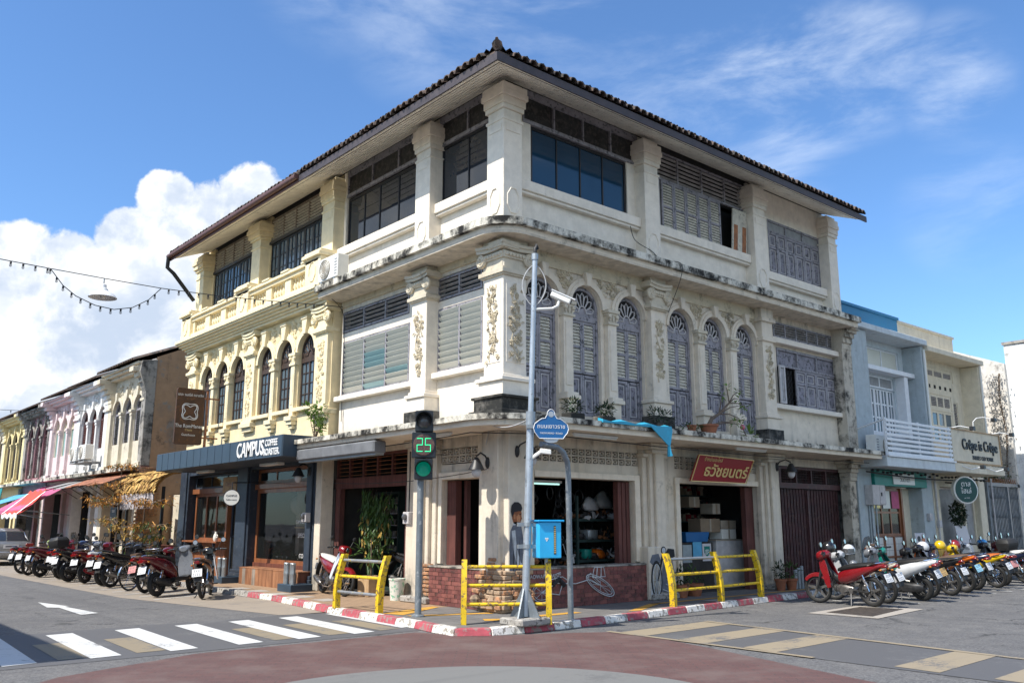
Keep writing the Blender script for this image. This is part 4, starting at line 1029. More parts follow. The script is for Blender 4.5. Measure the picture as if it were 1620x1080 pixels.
# ---------------------------------------------------------------- the yellow cafe shophouse
CF=empty('cafe_shophouse',(0,6.5,0),'pale yellow shophouse with arched windows, balustrade and dark blue cafe front','shophouse','shophouses along the streets')
b=B(); ca=[7.85,9.02,10.20,12.03,13.13,14.27]; cr=.45; cz=5.93
cc=[(7.28,8.435),(8.435,9.61),(9.61,10.75),(11.40,12.58),(12.58,13.70),(13.70,15.10)]
walls(b,FL,6.62,15.7,3.30,4.50,-.50,-.10)
for uc,(a,c) in zip(ca,cc):
    b.fb(FL,a,uc-cr,4.50,cz,-.50,-.10); b.fb(FL,uc+cr,c,4.50,cz,-.50,-.10); arch(b,FL,a,c,uc,cr,cz,6.95,-.50,-.10)
for a,c in ((6.62,7.28),(10.75,11.40),(15.10,15.7)): b.fb(FL,a,c,4.50,6.95,-.50,-.12)
b.build('wall','yellow_wall',CF)
b=B(); walls(b,FL,6.66,15.7,6.95,ZS,-.55,-.30,[(7.76,10.84,8.36,ZS),(12.0,14.98,8.36,ZS)]); b.build('wall','yellow_wall',CF)
B().box(.30,9,15.5,15.72,.05,ZS).build('side_wall','yellow_wall',CF)
B().box(1.4,8.8,6.7,15.4,3.4,ZS-.1).build('room_shade_block','dark_inside',CF)
B().box(.05,8,6.64,15.5,3.22,3.30).build('floor_slab','shop_inside',CF)
for k,(a,c) in enumerate(((6.66,7.28),(10.78,11.38),(15.08,15.70))):
    B().fb(FL,a,c,4.42,6.22,-.35,0).build('pilaster','yellow_trim',CF,bev=.01)
    stack(CF,FL,a,c,[(3.98,4.10,-.12),(4.10,4.22,.0),(4.22,4.34,.07),(4.34,4.42,.03)],'yellow_trim','pilaster_base',back=-.3)
    relief(CF,FL,a+.1,c-.1,4.55,6.05,.0,40+k,1.1,'yellow_trim')
    ionic(CF,FL,a+.02,c-.02,6.22,6.92,'yellow_trim')
for m_ in (8.435,9.61,12.58,13.70):
    b=B(); b.fb(FL,m_-.10,m_+.10,4.3,5.62,-.10,-.0); b.fb(FL,m_-.06,m_+.06,4.6,5.4,-.0,.012); b.build('column','yellow_trim',CF,bev=.008)
    stack(CF,FL,m_-.10,m_+.10,[(3.98,4.08,.0),(4.08,4.18,.05),(4.18,4.30,.09)],'yellow_trim','column_base',back=-.1)
    b=B(); b.fb(FL,m_-.16,m_+.16,5.62,5.67,-.1,.03); b.fb(FL,m_-.13,m_+.13,5.67,5.82,-.1,.01); b.fb(FL,m_-.18,m_+.18,5.87,5.94,-.1,.05); b.fb(FL,m_-.15,m_+.15,5.82,5.87,-.1,.02)
    for q in (-1,0,1): b.leaf(FL(m_+q*.08,5.66,.01),Vector((0,q*.3,1)),.17,.08,FL.n)
    for sg in (-1,1): b.lathe([(.05,0),(.045,.04),(.01,.05)],FL(m_+sg*.11,5.80,.01),8,FL.n)
    b.build('column_capital','yellow_trim',CF)
for (a,c) in ((7.28,8.33),(8.54,9.50),(9.72,10.78),(11.38,12.47),(12.69,13.59),(13.81,15.08)): B().fb(FL,a,c,4.40,4.50,-.10,.02).build('window_sill','yellow_trim',CF,bev=.008)
for i,uc in enumerate(ca):
    b=B(); arc_band(b,FL,uc,cz,cr,cr+.10,-.10,-.03); arc_band(b,FL,uc,cz,cr+.10,cr+.17,-.10,-.05); b.build('archivolt','yellow_trim',CF,smooth=30)
    b=B(); b.prism(FL,[(uc-.07,cz+cr-.02),(uc+.07,cz+cr-.02),(uc+.14,cz+cr+.36),(uc-.14,cz+cr+.36)],-.10,.04); b.fb(FL,uc-.16,uc+.16,cz+cr+.36,cz+cr+.44,-.1,.06); b.build('keystone','yellow_trim',CF,bev=.008)
    a,c=cc[i]
    for lo,hi in ((a+.05,uc-.2),(uc+.2,c-.05)):
        if hi-lo>.2: relief(CF,FL,lo,hi,cz+cr*.9,6.88,-.095,60+i,1.6,'yellow_trim','spandrel_relief')
    b=B(); d=-.17
    b.fb(FL,uc-cr+.003,uc-cr+.06,4.50,cz,d-.05,d); b.fb(FL,uc+cr-.06,uc+cr-.003,4.50,cz,d-.05,d); b.fb(FL,uc-cr+.06,uc+cr-.06,5.66,5.78,d-.05,d+.01); b.fb(FL,uc-.03,uc+.03,4.50,5.66,d-.05,d); b.fb(FL,uc-cr+.06,uc+cr-.06,4.50,4.57,d-.05,d-.002)
    arc_band(b,FL,uc,cz,cr-.06,cr-.003,d-.05,d); b.fb(FL,uc-cr+.06,uc+cr-.06,5.78,cz,d-.05,d-.02)
    for sg in (-1,1):
        m_=uc+sg*.205; b.fb(FL,m_-.012,m_+.012,4.57,5.66,d-.04,d-.006)
        for z in (4.84,5.11,5.38): b.fb(FL,m_-.17,m_-.014,z,z+.02,d-.04,d-.008); b.fb(FL,m_+.014,m_+.17,z,z+.02,d-.04,d-.008)
    w=b.build('window_frame','dark_brown',CF)
    B().fb(FL,uc-cr+.06,uc+cr-.06,4.57,5.66,d-.035,d-.028).build('pane','mullion_glass',w)
    fan(CF,FL,uc,5.84,cr-.05,d,7,'dark_brown','mullion_glass',1.15)
# cornice and balustrade
b=B()
for z0,z1,e in ((6.95,7.02,.10),(7.02,7.08,.16),(7.08,7.14,.24),(7.14,7.20,.32),(7.20,7.25,.40),(7.25,7.34,.44)): b.fb(FL,6.62,15.7+e*.6,z0,z1,-.3,e)
b.build('cornice','yellow_trim',CF,bev=.006)
bal=B().lathe([(.055,0),(.055,.04),(.03,.06),(.065,.16),(.055,.22),(.025,.32),(.05,.36),(.055,.40)],(0,0,0),8).mesh('baluster',smooth=50)
br=B(); br.fb(FL,6.7,15.66,7.34,7.48,-.02,.30); br.fb(FL,6.7,15.66,7.88,7.98,-.02,.28); br.fb(FL,6.68,15.68,7.98,8.06,-.04,.34); bt=br.build('balustrade','yellow_trim',CF,bev=.008)
for a,c,n in ((7.35,10.75,3),(11.45,15.05,3)):
    w=(c-a)/n
    for i in range(n+1):
        u=a+w*i; B().fb(FL,u-.17,u+.17,7.48,7.88,-.0,.24).fb(FL,u-.22,u+.22,8.06,8.12,-.04,.36).build('baluster_pier','yellow_trim',bt,bev=.01)
    for i in range(n):
        for k in range(5): put('baluster',bal,'yellow_trim',bt,FL(a+w*i+.17+(w-.34)*(k+.5)/5,7.48,.13))
for a,c in ((6.62,7.30),(10.78,11.42),(15.06,15.70)):
    B().fb(FL,a-.05,c+.05,7.34,8.10,-.1,.34).build('pedestal','yellow_trim',CF,bev=.012); octagon(CF,FL,(a+c)/2,7.74,.18,.26,.345,'yellow_trim')
    B().fb(FL,a-.12,c+.12,8.10,8.20,-.1,.42).fb(FL,a-.08,c+.08,8.20,8.27,-.1,.36).build('pedestal_cap','yellow_trim',CF,bev=.01)
for a,c in ((10.86,11.42),(15.06,15.64)):
    B().fb(FL,a,c,8.27,9.5,-.42,0).build('pillar','yellow_trim',CF,bev=.01)
    stack(CF,FL,a,c,[(9.40,9.45,.025),(9.5,9.66,.0),(9.66,9.74,.05),(9.74,9.88,.10),(9.88,10.0,.14),(10.0,ZC,.11),(ZC,10.24,.0)],'yellow_trim','pillar_capital',back=-.42)
for a,c in ((7.80,10.82),(12.04,14.94)):
    louvres(CF,FL,a-.02,c+.02,9.60,10.28,-.30,4,7,'grey_wood','cream_slat',dep=.055,tilt=.5)
    B().fb(FL,a-.04,c+.04,9.52,9.60,-.4,-.27).build('window_head','black_frame',CF)
    n=6; w=(c-a)/n
    for i in range(n): rwin(CF,FL,a+w*i,a+w*(i+1)-.01,8.30,9.52,-.33,2,3,'black_frame','mullion_glass',.05,'casement',.022)
# roof
eave_bits(CF,FL,6.64,LE,'gutter_brown',False); roof_part(CF,FL,6.66,LE)
B().tube([FL(6.64,ED+.11,RE+.05),FL(LE,ED+.11,RE+.05)],.075,8).build('gutter','gutter_brown',CF,smooth=50)
B().tube([FL(LE-.05,ED+.12,RE+.06),FL(LE+.02,9.62,RE+.05),FL(LE-.02,9.45,.85),FL(15.5,8.70,.10)],.065,8).build('downpipe','black_frame',CF,smooth=50)
slope(CF,(-RE,6.64,ED+.23),(-RE,LE,ED+.23),(4.2,LE,12.45),(4.2,6.64,12.45),44); slope(CF,(9.2,LE,ED+.23),(9.2,6.64,ED+.23),(4.2,6.64,12.45),(4.2,LE,12.45),30)
B().add([(-.3,15.71,ZS),(9,15.71,ZS),(4.2,15.71,12.4)],[(0,1,2)]).build('gable','old_grey',CF)
# cafe front
for a,c in ((6.98,7.42),(10.62,11.45),(15.06,15.72)):
    b=B(); b.fb(FL,a,c,.02,3.22,-.45,-.02); b.fb(FL,a+.09,c-.09,.02,3.2,-.02,.03); b.fb(FL,a-.04,c+.04,.02,.34,-.45,.06); b.fb(FL,a-.02,c+.02,.34,.42,-.45,.05)
    b.build('cafe_column','cafe_blue',CF,bev=.012)
B().fb(FL,6.98,15.7,3.05,3.22,-.6,-.04).build('cafe_beam','cafe_blue',CF)
B().fb(FL,6.64,6.92,KZ,3.25,-.40,.0).build('white_pier','ground_plaster',CF,bev=.012)
cn=B().fb(FL,6.36,14.55,3.12,3.62,.02,1.18).build('canopy_box','cafe_canopy',CF,bev=.012)
for i in range(17): B().fb(FL,6.38+i*.481,6.385+i*.481,3.13,3.61,1.18,1.186).build('panel_seam','cafe_blue',cn)
l1=words('lettering','CAMPUS',.50,FL(8.06,3.36,1.188),ROT_L,'white_letter',cn,.012,'CENTER',.80,.006)
words('lettering','COFFEE',.22,FL(6.93,3.46,1.188),ROT_L,'white_letter',cn,.008,'CENTER',.84,.003); words('lettering','ROASTER.',.22,FL(6.90,3.25,1.188),ROT_L,'white_letter',cn,.008,'CENTER',.84,.003)
B().fb(FL,12.3,13.2,3.04,3.11,.3,.5).fb(FL,8.0,9.0,3.04,3.11,.3,.5).build('tube_fitting','white_plastic',cn,bev=.01)
# big shop window in red timber, plank bench below
rwin(CF,FL,7.45,10.60,.62,2.52,-.24,1,1,'cafe_wood','clear_glass',.10)
rwin(CF,FL,7.45,10.60,2.66,3.04,-.24,3,1,'cafe_wood','clear_glass',.08)
B().fb(FL,7.43,10.62,2.52,2.66,-.34,-.16).fb(FL,7.43,10.62,.02,.62,-.40,-.22).build('window_timber','cafe_wood',CF,bev=.01)
for k in range(22): B().fb(FL,7.46+k*.142,7.594+k*.142,.50,.62,-.22,-.19).build('skirting_board','red_wood',CF)
words('lettering','CAMPUS, THE T',.115,FL(7.95,1.66,-.262),ROT_L,'white_letter',CF,.001); words('lettering','SPECIALTY',.15,FL(7.86,1.33,-.262),ROT_L,'white_letter',CF,.001); words('lettering','COFFEES',.15,FL(7.82,.84,-.262),ROT_L,'white_letter',CF,.001)
B().fb(FL,7.50,8.4,1.52,1.528,-.262,-.26).build('glass_line','gold_letter',CF)
bench=empty('plank_bench',FL(8.62,.02,.0),'long box bench of weathered brown planks under the cafe window','bench')
B().fb(FL,7.06,10.28,.02,.50,-.18,.27).build('bench_body','red_wood',bench)
for i in range(17): B().fb(FL,7.04+i*.191,7.226+i*.191,.03,.50,.27,.295).build('plank','bench_wood' if i<11 or i%3 else 'grey_wood',bench,bev=.004)
for i in range(4): B().fb(FL,7.03,10.30,.50,.525,-.16+i*.117,-.05+i*.117).build('seat_plank','bench_wood',bench,bev=.004)
for y0 in (6.62,10.46):
    t=empty('bamboo_planter',(-.42,y0+.33,.02),'grey block with upright grey bamboo tubes, beside the %s end of the plank bench'%('near' if y0<7 else 'far'),'planter','planters by the bench')
    B().box(-.68,-.12,y0,y0+.66,.02,.27).build('block','cafe_canopy',t,bev=.012)
    for k in range(4):
        x=-.58+.05*(k%2); y=y0+.10+k*.15; B().lathe([(.055,.27),(.055,.48),(.062,.5),(.055,.52),(.055,.70),(.062,.72),(.05,.74)],(x,y,0),10).build('bamboo_tube','metal_grey',t,smooth=40)
# door side: wooden shop front with folding window and counter
rwin(CF,FL,12.50,14.95,1.12,2.50,-.24,3,1,'cafe_wood','clear_glass',.09,bar=.08)
rwin(CF,FL,11.48,15.04,2.64,3.04,-.24,3,1,'cafe_blue','clear_glass',.06)
b=B(); b.fb(FL,11.47,15.06,2.50,2.64,-.34,-.16); b.fb(FL,12.40,12.50,.05,2.50,-.36,-.18); b.build('window_timber','cafe_wood',CF)
for i in range(14): B().fb(FL,12.52+i*.176,12.69+i*.176,.05,1.12,-.30,-.20).build('front_board','cafe_wood',CF,bev=.004)
B().fb(FL,12.4,15.0,1.08,1.13,-.2,.10).build('counter','cafe_wood',CF,bev=.006)
for y in (12.7,13.7,14.7): B().prism(Fr((0,y,0),(-1,0,0),(0,1,0)),[(.2-.2,.75),(.0,1.08),(.08,1.08)],-.02,.02).build('counter_bracket','cafe_blue',CF)
rwin(CF,FL,11.52,12.38,.05,2.48,-.30,1,2,'cafe_blue','clear_glass',.08,'door')
B().fb(FL,11.2,15.2,.0,.13,-.3,.25).build('door_step','stone_step',CF,bev=.02)
b=B(); b.box(3.6,3.7,6.7,15.4,.05,3.2); b.box(.3,3.6,10.95,11.05,.05,3.2); b.box(.3,3.6,6.5,6.62,.05,3.2); b.build('inner_wall','shop_inside',CF)
B().box(.2,3.7,6.6,15.5,.02,.06).build('cafe_floor','red_wood',CF)
# things in and on the cafe front
t=empty('cafe_board',FL(12.1,2.5,.02),'small golden wooden board hung above the cafe door','sign'); B().fb(FL,11.7,12.62,2.48,2.92,-.14,-.09).build('board','ply',t,bev=.01); words('lettering','Campus',.17,FL(12.16,2.72,-.088),ROT_L,'cafe_wood',t,.003)
t=empty('round_cafe_sign',(-1.0,9.75,2.0),'round white cafe sign in a black ring on a bracket by the door','sign')
rn=Vector((-.45,-.89,0)).normalized(); c=Vector((-.85,9.75,2.27))
B().lathe([(.20,-.05),(.21,-.05),(.21,.05),(.20,.05)],c,28,rn).build('rim','black_frame',t,smooth=40); B().lathe([(.19,-.056),(.19,.056)],c,28,rn).build('face','white_plastic',t,smooth=40)
rx=Vector((0,0,1)).cross(rn); rr=rot_of(rx,(0,0,1))
words('lettering','CAMPUS',.07,c+rn*.058+Vector((0,0,.045)),rr,'black_letter',t,.002); words('lettering','Coffee roaster',.044,c+rn*.058+Vector((0,0,-.05)),rr,'black_letter',t,.002)
B().tube([c+Vector((0,0,.20)),c+Vector((0,0,.38)),(0,9.9,2.68)],.015,6).build('bracket','black_frame',t)
chair=empty('cafe_chair',(-.55,12.2,.1),'tan wooden chair standing by the cafe counter','chair')
b=B(); b.box(-.76,-.36,12.0,12.4,.53,.57); b.build('seat','ply',chair,bev=.01)
for x in (-.74,-.38):
    for y in (12.02,12.38): B().box(x-.018,x+.018,y-.018,y+.018,.1,.53 if x<-.5 else .98).build('leg','ply',chair)
B().box(-.395,-.365,12.04,12.36,.80,.98).build('backrest','ply',chair,bev=.008)
t=empty('cafe_cup',(-.02,12.6,1.13),'pale jug on the end of the cafe counter','jug'); B().lathe([(.05,1.13),(.075,1.2),(.06,1.3),(.03,1.36),(.035,1.40)],(-.02,12.62,0),12).build('jug_body','white_plastic',t,smooth=50); B().ring((-.02,12.53,1.27),.04,.01,(1,0,0),12,5).build('handle','white_plastic',t)
for k,(y,z) in enumerate(((7.9,.62),(8.7,.62),(9.6,.62))):
    t=empty('window_plant',(.45,y,.3),('leafy','low dark','bushy')[k]+' potted plant behind the cafe window, %s'%('near the glass lettering','in the middle','at the left end')[k],'plant','plants behind the cafe window')
    B().lathe([(.09,.32),(.13,.55),(.12,.56)],(.45,y,0),10).build('pot','cafe_canopy',t,smooth=40); lf=B()
    for q in range(60): a=rnd.uniform(0,2*PI); e=rnd.uniform(.1,1.4); lf.leaf((.45,y,.56+rnd.uniform(0,.15)),(math.cos(a)*math.cos(e),math.sin(a)*math.cos(e),math.sin(e)),rnd.uniform(.15,.34),.06)
    o=lf.build('foliage','leaf_dark' if k==1 else 'leaf_green',t)
for k,y in enumerate((8.2,9.4)):
    t=empty('pendant_lamp',(.9,y,2.2),'%s pale globe lamp hanging behind the cafe window'%('right','left')[k],'lamp','pendant lamps in the cafe'); B().ball((.9,y,2.1),.26,n=16,m=10).build('globe','white_plastic',t,smooth=60); B().tube([(.9,y,2.35),(.9,y,3.2)],.01,4).build('cord','cable',t)
t=empty('cafe_counter',(2.2,8.8,.06),'dark bar counter deep inside the cafe','counter'); B().box(1.9,2.5,7.4,10.2,.06,1.05).build('counter_body','red_wood',t,bev=.02); B().box(1.8,2.55,7.35,10.25,1.05,1.10).build('counter_top','ply',t,bev=.01)
# ---------------------------------------------------------------- old row beyond the vacant plot
def row_house(a,c,wm,tm,top,label,style,shm,seed):
    r=empty('row_shophouse',(0,a,0),label,'shophouse','shophouses along the streets'); rn_=random.Random(seed)
    n=3; w=(c-a-.7)/n; zs=5.72; ar=min(.55,w*.41); b=B()
    walls(b,FL,a,c,3.25,3.75,-.5,-.12); b.fb(FL,a,a+.35,3.75,top,-.5,-.12); b.fb(FL,c-.35,c,3.75,top,-.5,-.12)
    for i in range(n):
        x0=a+.35+w*i; uc=x0+w/2
        b.fb(FL,x0,uc-ar,3.75,zs,-.5,-.12); b.fb(FL,uc+ar,x0+w,3.75,zs,-.5,-.12); arch(b,FL,x0,x0+w,uc,ar,zs,top,-.5,-.12,10)
        if style!='tall': b.fb(FL,uc-ar,uc+ar,3.75,4.55,-.5,-.14)
        z0=4.56 if style!='tall' else 3.78
        wd=B(); wd.fb(FL,uc-ar,uc-ar+.07,z0,zs,-.24,-.17); wd.fb(FL,uc+ar-.07,uc+ar,z0,zs,-.24,-.17); wd.fb(FL,uc-.03,uc+.03,z0,zs,-.24,-.17); arc_band(wd,FL,uc,zs,ar-.07,ar-.002,-.24,-.17,10); wd.fb(FL,uc-ar+.07,uc+ar-.07,zs-.05,zs+.03,-.24,-.175)
        wo=wd.build('shutter',shm[0],r)
        if style=='glass': B().fb(FL,uc-ar+.07,uc+ar-.07,z0,zs-.05,-.23,-.22).build('pane','teal_glass',wo)
        else:
            sl=B(); k=0; z=z0+.06
            while z<zs-.12:
                sl.fb(FL,uc-ar+.075,uc-.035,z,z+.045,-.235,-.18); sl.fb(FL,uc+.035,uc+ar-.075,z,z+.045,-.235,-.18); z+=.075
            o=sl.build('slats',shm[1],wo); o['kind']='stuff'
        halfdisc(FL,uc,zs,ar-.07,-.24,-.22,10).build('fanlight',shm[1],wo); B().fb(FL,uc-ar,uc+ar,z0,zs+ar,-.46,-.42).build('dark_room','dark_inside',r)
        ab=B(); arc_band(ab,FL,uc,zs,ar+.01,ar+.14,-.12,-.05,10); ab.prism(FL,[(uc-.06,zs+ar-.03),(uc+.06,zs+ar-.03),(uc+.11,zs+ar+.3),(uc-.11,zs+ar+.3)],-.12,.02); ab.build('archivolt',tm,r)
        if i: 
            cb=B(); cb.fb(FL,x0-.08,x0+.08,3.9,5.5,-.12,-.02); cb.fb(FL,x0-.12,x0+.12,3.75,3.9,-.12,.02); cb.fb(FL,x0-.14,x0+.14,5.62,5.72,-.12,.03); cb.fb(FL,x0-.11,x0+.11,5.5,5.62,-.12,.0); cb.build('column',tm,r,bev=.008)
    for u in (a,c):
        s=1 if u==a else -1; lo,hi=(u,u+.42) if s>0 else (u-.42,u)
        b2=B(); b2.fb(FL,lo,hi,3.7,5.9,-.3,0); b2.fb(FL,lo-.0,hi,3.55,3.75,-.3,.08); b2.fb(FL,lo,hi,5.9,6.0,-.3,.07)
        for k in range(6): b2.fb(FL,lo,hi,6.0+k*.18,6.18+k*.18,-.3,.02+.025*k*k*.8)
        b2.build('pilaster',tm,r,bev=.01)
        b3=B(); b3.fb(FL,lo,hi,.05,3.3,-.4,.02); b3.build('pier',tm,r,bev=.015)
    b.build('wall',wm,r)
    for i in range(3): relief(r,FL,a+.5+w*i,a+.2+w*(i+1),zs+ar*.9,6.85,-.115,seed*7+i,.8,tm,'spandrel_relief')
    b=B(); b.fb(FL,a,c,top-.10,top,-.4,.12); b.fb(FL,a,c,top,top+.10,-.4,.26); b.fb(FL,a,c,top+.1,top+.18,-.4,.36); b.build('cornice',tm,r)
    B().fb(FL,a,c,3.42,3.55,-.4,.5).build('ledge','mould_ledge',r)
    sl=slope(r,(-.55,a,top+.20),(-.55,c,top+.20),(4.5,c,top+2.3),(4.5,a,top+2.3),22); slope(r,(9,c,top+.20),(9,a,top+.20),(4.5,a,top+2.3),(4.5,c,top+2.3),22)
    B().box(1.2,9,a,c,.05,top).build('room_shade_block','dark_inside',r)
    b=B(); b.fb(FL,a+.42,c-.42,2.9,3.3,-.4,-.1); b.fb(FL,a+.42,a+.9,.05,2.9,-.5,-.3); b.fb(FL,(a+c)/2-.15,(a+c)/2+.15,.05,2.9,-.5,-.25); b.build('ground_wall',wm,r)
    d1=B()
    for k in range(5): d1.fb(FL,a+1.0+k*.19,a+1.17+k*.19,.1,2.85,-.6,-.5-.03*(k%2))
    d1.build('folding_door',shm[0],r)
    return r
rows=[(19.70,24.05,'row_cream','row_cream',7.10,'weathered cream row shophouse with dark grey shutters, nearest the bare brown side wall','shut',('slate_frame','transom_dark'),3),
 (24.05,28.30,'white_wall','white_wall',7.0,'white row shophouse with maroon shutters and two air conditioners','shut',('gate_maroon','old_red_wood'),4),
 (28.30,32.80,'pink_wall','pink_wall',6.98,'pale pink row shophouse with green glass windows in cream frames','glass',('row_cream','row_cream'),5),
 (32.80,37.80,'rose_wall','old_grey',6.85,'dusky rose row shophouse with mould black pilasters','tall',('gate_maroon','gate_maroon'),6),
 (37.80,42.60,'row_yellow','row_yellow',6.85,'golden yellow row shophouse with dark shutters above the blue awning','tall',('dark_brown','transom_dark'),7),
 (42.60,47.4,'row_yellow','row_cream',6.8,'farthest yellow row shophouse cut by the picture edge','shut',('dark_brown','transom_dark'),8)]
RH=[row_house(*q) for q in rows]
# bare party wall facing the vacant plot
pw=B(); fs=Fr((0,19.70,0),(1,0,0),(0,-1,0)); pw.prism(fs,[(.30,.02),(9,.02),(9,7.3),(4.5,9.4),(.30,7.5)],-.10,.02); pw.build('party_wall','brown_party',RH[0])
b=B(); b.prism(fs,[(-.02,3.6),(.30,3.6),(.30,7.4),(-.25,7.3),(-.3,6.9),(-.05,6.2)],-.3,.06); b.build('party_pilaster','old_grey',RH[0],bev=.02)
bk=B().box(.0,.30,19.63,19.7,.02,3.6).build('party_brickwork','mortar',RH[0])
me=B().box(-.11,.11,-.02,.02,.003,.066).mesh('brick',bev=.004)
for k in range(48):
    for i in range(3):
        if k>24 or i<2: put('brick',me,'brick_raw',bk,(.02+i*.23+(.11 if k%2 else 0),19.62+rnd.uniform(-.02,.015),.05+k*.073),(0,0,rnd.uniform(-.05,.05)))
# thatched stall in the plot, its back wall, plants
ps=empty('plot_wall',(0,17.5,0),'plain cream wall at the back of the vacant plot below the thatch','wall'); B().box(1.2,1.4,15.8,19.6,.02,2.6).build('wall_body','row_cream',ps)
st=empty('thatched_stall',(-.4,17.3,0),'small stall roofed with golden straw thatch and a pale fringe beside the blue cafe','stall')
rf=B(); pr=[(.05,3.22),(-.25,3.18),(-.50,3.05),(-.68,2.84),(-.74,2.62)]
fy=Fr((0,0,0),(1,0,0),(0,1,0))
for (x0,z0),(x1,z1) in zip(pr,pr[1:]): rf.prism(fy,[(x0,z0),(x1,z1),(x1+.04,z1-.05),(x0+.04,z0-.05)],15.76,19.3)
rf.build('thatch_bed','straw_dark',st)
tone=[B(),B(),B()]
for row in range(7):        # bundles laid in courses, each lapping over the one below
    for i in range(70):
        y=15.76+3.56*(i+rnd.uniform(-.4,.4))/69; k=min(3.85,max(0,row*.60+rnd.uniform(-.18,.18))); j=int(k); t=k-j; x=pr[j][0]+(pr[j+1][0]-pr[j][0])*t; z=pr[j][1]+(pr[j+1][1]-pr[j][1])*t
        dx=pr[j+1][0]-pr[j][0]; dz=pr[j+1][1]-pr[j][1]; L_=math.hypot(dx,dz); d=Vector((dx/L_,rnd.uniform(-.12,.12),dz/L_)); nrm=Vector((-abs(dz)/L_,0,abs(dx)/L_)); ln=rnd.uniform(.30,.52)*(1 if row<5 else .42); w=rnd.uniform(.030,.060)
        p=Vector((x,y,z))+nrm*rnd.uniform(.01,.035); m=p+d*ln*.6+nrm*rnd.uniform(.03,.07); e=p+d*ln+nrm*rnd.uniform(-.01,.05); sd=Vector((0,w,0)); q=tone[rnd.choice((0,0,0,1,1,2))]
        q.add([p+sd*.7,m+sd,e+sd*.5,e-sd*.5,m-sd,p-sd*.7,m+nrm*.035],[(0,1,6),(1,2,3,6),(3,4,6),(4,5,6),(5,0,6)])
for q,m_ in zip(tone,('straw','straw_dark','straw_gold')): o=q.build('straw_bundles',m_,st); o['kind']='stuff'
fr_=B()
for i in range(900):
    y=rnd.uniform(15.8,19.25); x=-.77+rnd.uniform(-.03,.03); w=rnd.uniform(.012,.03); zb=rnd.uniform(2.06,2.24); e=rnd.uniform(-.03,.03); fr_.add([(x,y,2.56),(x,y+w,2.56),(x+.02,y+w+e,zb),(x+.02,y+e,zb)],[(0,1,2,3)])
o=fr_.build('fringe','straw_pale',st); o['kind']='stuff'
for y in (15.84,19.2): B().box(-.50,-.42,y-.04,y+.04,.02,2.75).build('post','black_frame',st)
B().box(-.42,.3,15.8,19.2,.85,.95).build('counter','red_wood',st)
# things hung and parked along the row
def awning(y0,y1,z1,z0,x0,x1,mat,label,group='awnings along the old row',sag=.0,legs=True,stripe=None):
    r=empty('awning',(x0,(y0+y1)/2,z1),label,'awning',group); b=B(); n=12; m=5; th=.012
    def P(i,k,o): 
        t=k/m; y=y0+(y1-y0)*i/n; return Vector((x0+(x1-x0)*t,y,z1+(z0-z1)*t-sag*math.sin(PI*t)*(1+.3*math.sin(i*2.1))+(.035*sag*8*math.sin(i*1.7+k) if sag else 0)+o))
    vs=[P(i,k,o) for o in (0,-th) for i in range(n+1) for k in range(m+1)]; N=(n+1)*(m+1); fs=[]
    for i in range(n):
        for k in range(m):
            q=i*(m+1)+k; fs+=[(q,q+m+1,q+m+2,q+1),(N+q,N+q+1,N+q+m+2,N+q+m+1)]
    b.add(vs,fs); b.build('cloth',mat,r,smooth=50)
    v=B()
    for i in range(n): 
        a,c=P(i,m,0),P(i+1,m,0); v.add([a,c,c-Vector((0,0,.14)),(a+c)/2-Vector((0,0,.20)),a-Vector((0,0,.14))],[(0,1,2,3,4)])
    v.build('valance',stripe or mat,r)
    if legs:
        s=B()
        for y in (y0+.05,y1-.05): s.tube([(x1+.05,y,z0-.03),(x0,y,z0-.2)],.018,5); s.tube([(x0,y,z1-.03),(x1,y,z0-.02)],.015,5)
        s.build('awning_arm','metal_grey',r)
    return r
def sheet_roof(y0,y1,z1,z0,x0,x1,mat,label):
    r=empty('corrugated_awning',(x0,(y0+y1)/2,z1),label,'awning','awnings along the old row'); n=int((y1-y0)/.9)
    for j in range(n):
        b=B(); vs=[]; a=y0+(y1-y0)*j/n; c=y0+(y1-y0)*(j+1)/n+.04; K=24; dz=rnd.uniform(-.03,.03)
        for i in range(K+1):
            y=a+(c-a)*i/K; o=.018*math.sin(i*PI/2); vs+=[(x0,y,z1+o+.012*(j%2)),(x1,y,z0+o+dz+.012*(j%2))]
        b.add(vs,[(2*i,2*i+2,2*i+3,2*i+1) for i in range(K)]); b.build('roof_sheet',mat,r)
    s=B()
    for k in range(n+1):
        y=y0+(y1-y0)*k/n; s.tube([(x0,y,z1-.05),(x1,y,z0-.05)],.018,5); s.tube([(x0,y,z0-.35),(x1*.6+x0*.4,y,z0*.6+z1*.4-.06)],.015,5)
    s.build('bracket','black_frame',r); return r
sheet_roof(19.9,24.6,3.42,2.95,.05,-1.15,'rust_sheet','rusty orange corrugated awning over the nearest old shopfront')
sheet_roof(24.7,27.3,3.35,2.95,.05,-1.2,'grey_sheet','short grey corrugated awning below the two air conditioners')
awning(27.6,32.6,3.25,2.15,-.1,-1.9,'awning_pink','faded pink cloth awning between the blue and the red one')
awning(27.4,30.2,2.95,2.0,-1.1,-2.1,'awning_red','bright red and white plastic sheet sagging below the pink awning',sag=.16,stripe='white_paint')
awning(33.0,37.6,3.0,2.35,-.1,-2.0,'awning_blue','light blue cloth awning between the pink one and the yellow shop')
t=empty('teal_curtain',(-1.0,37.4,1.5),'teal cloth hanging from the yellow shop beside the blue awning','curtain'); b=B()
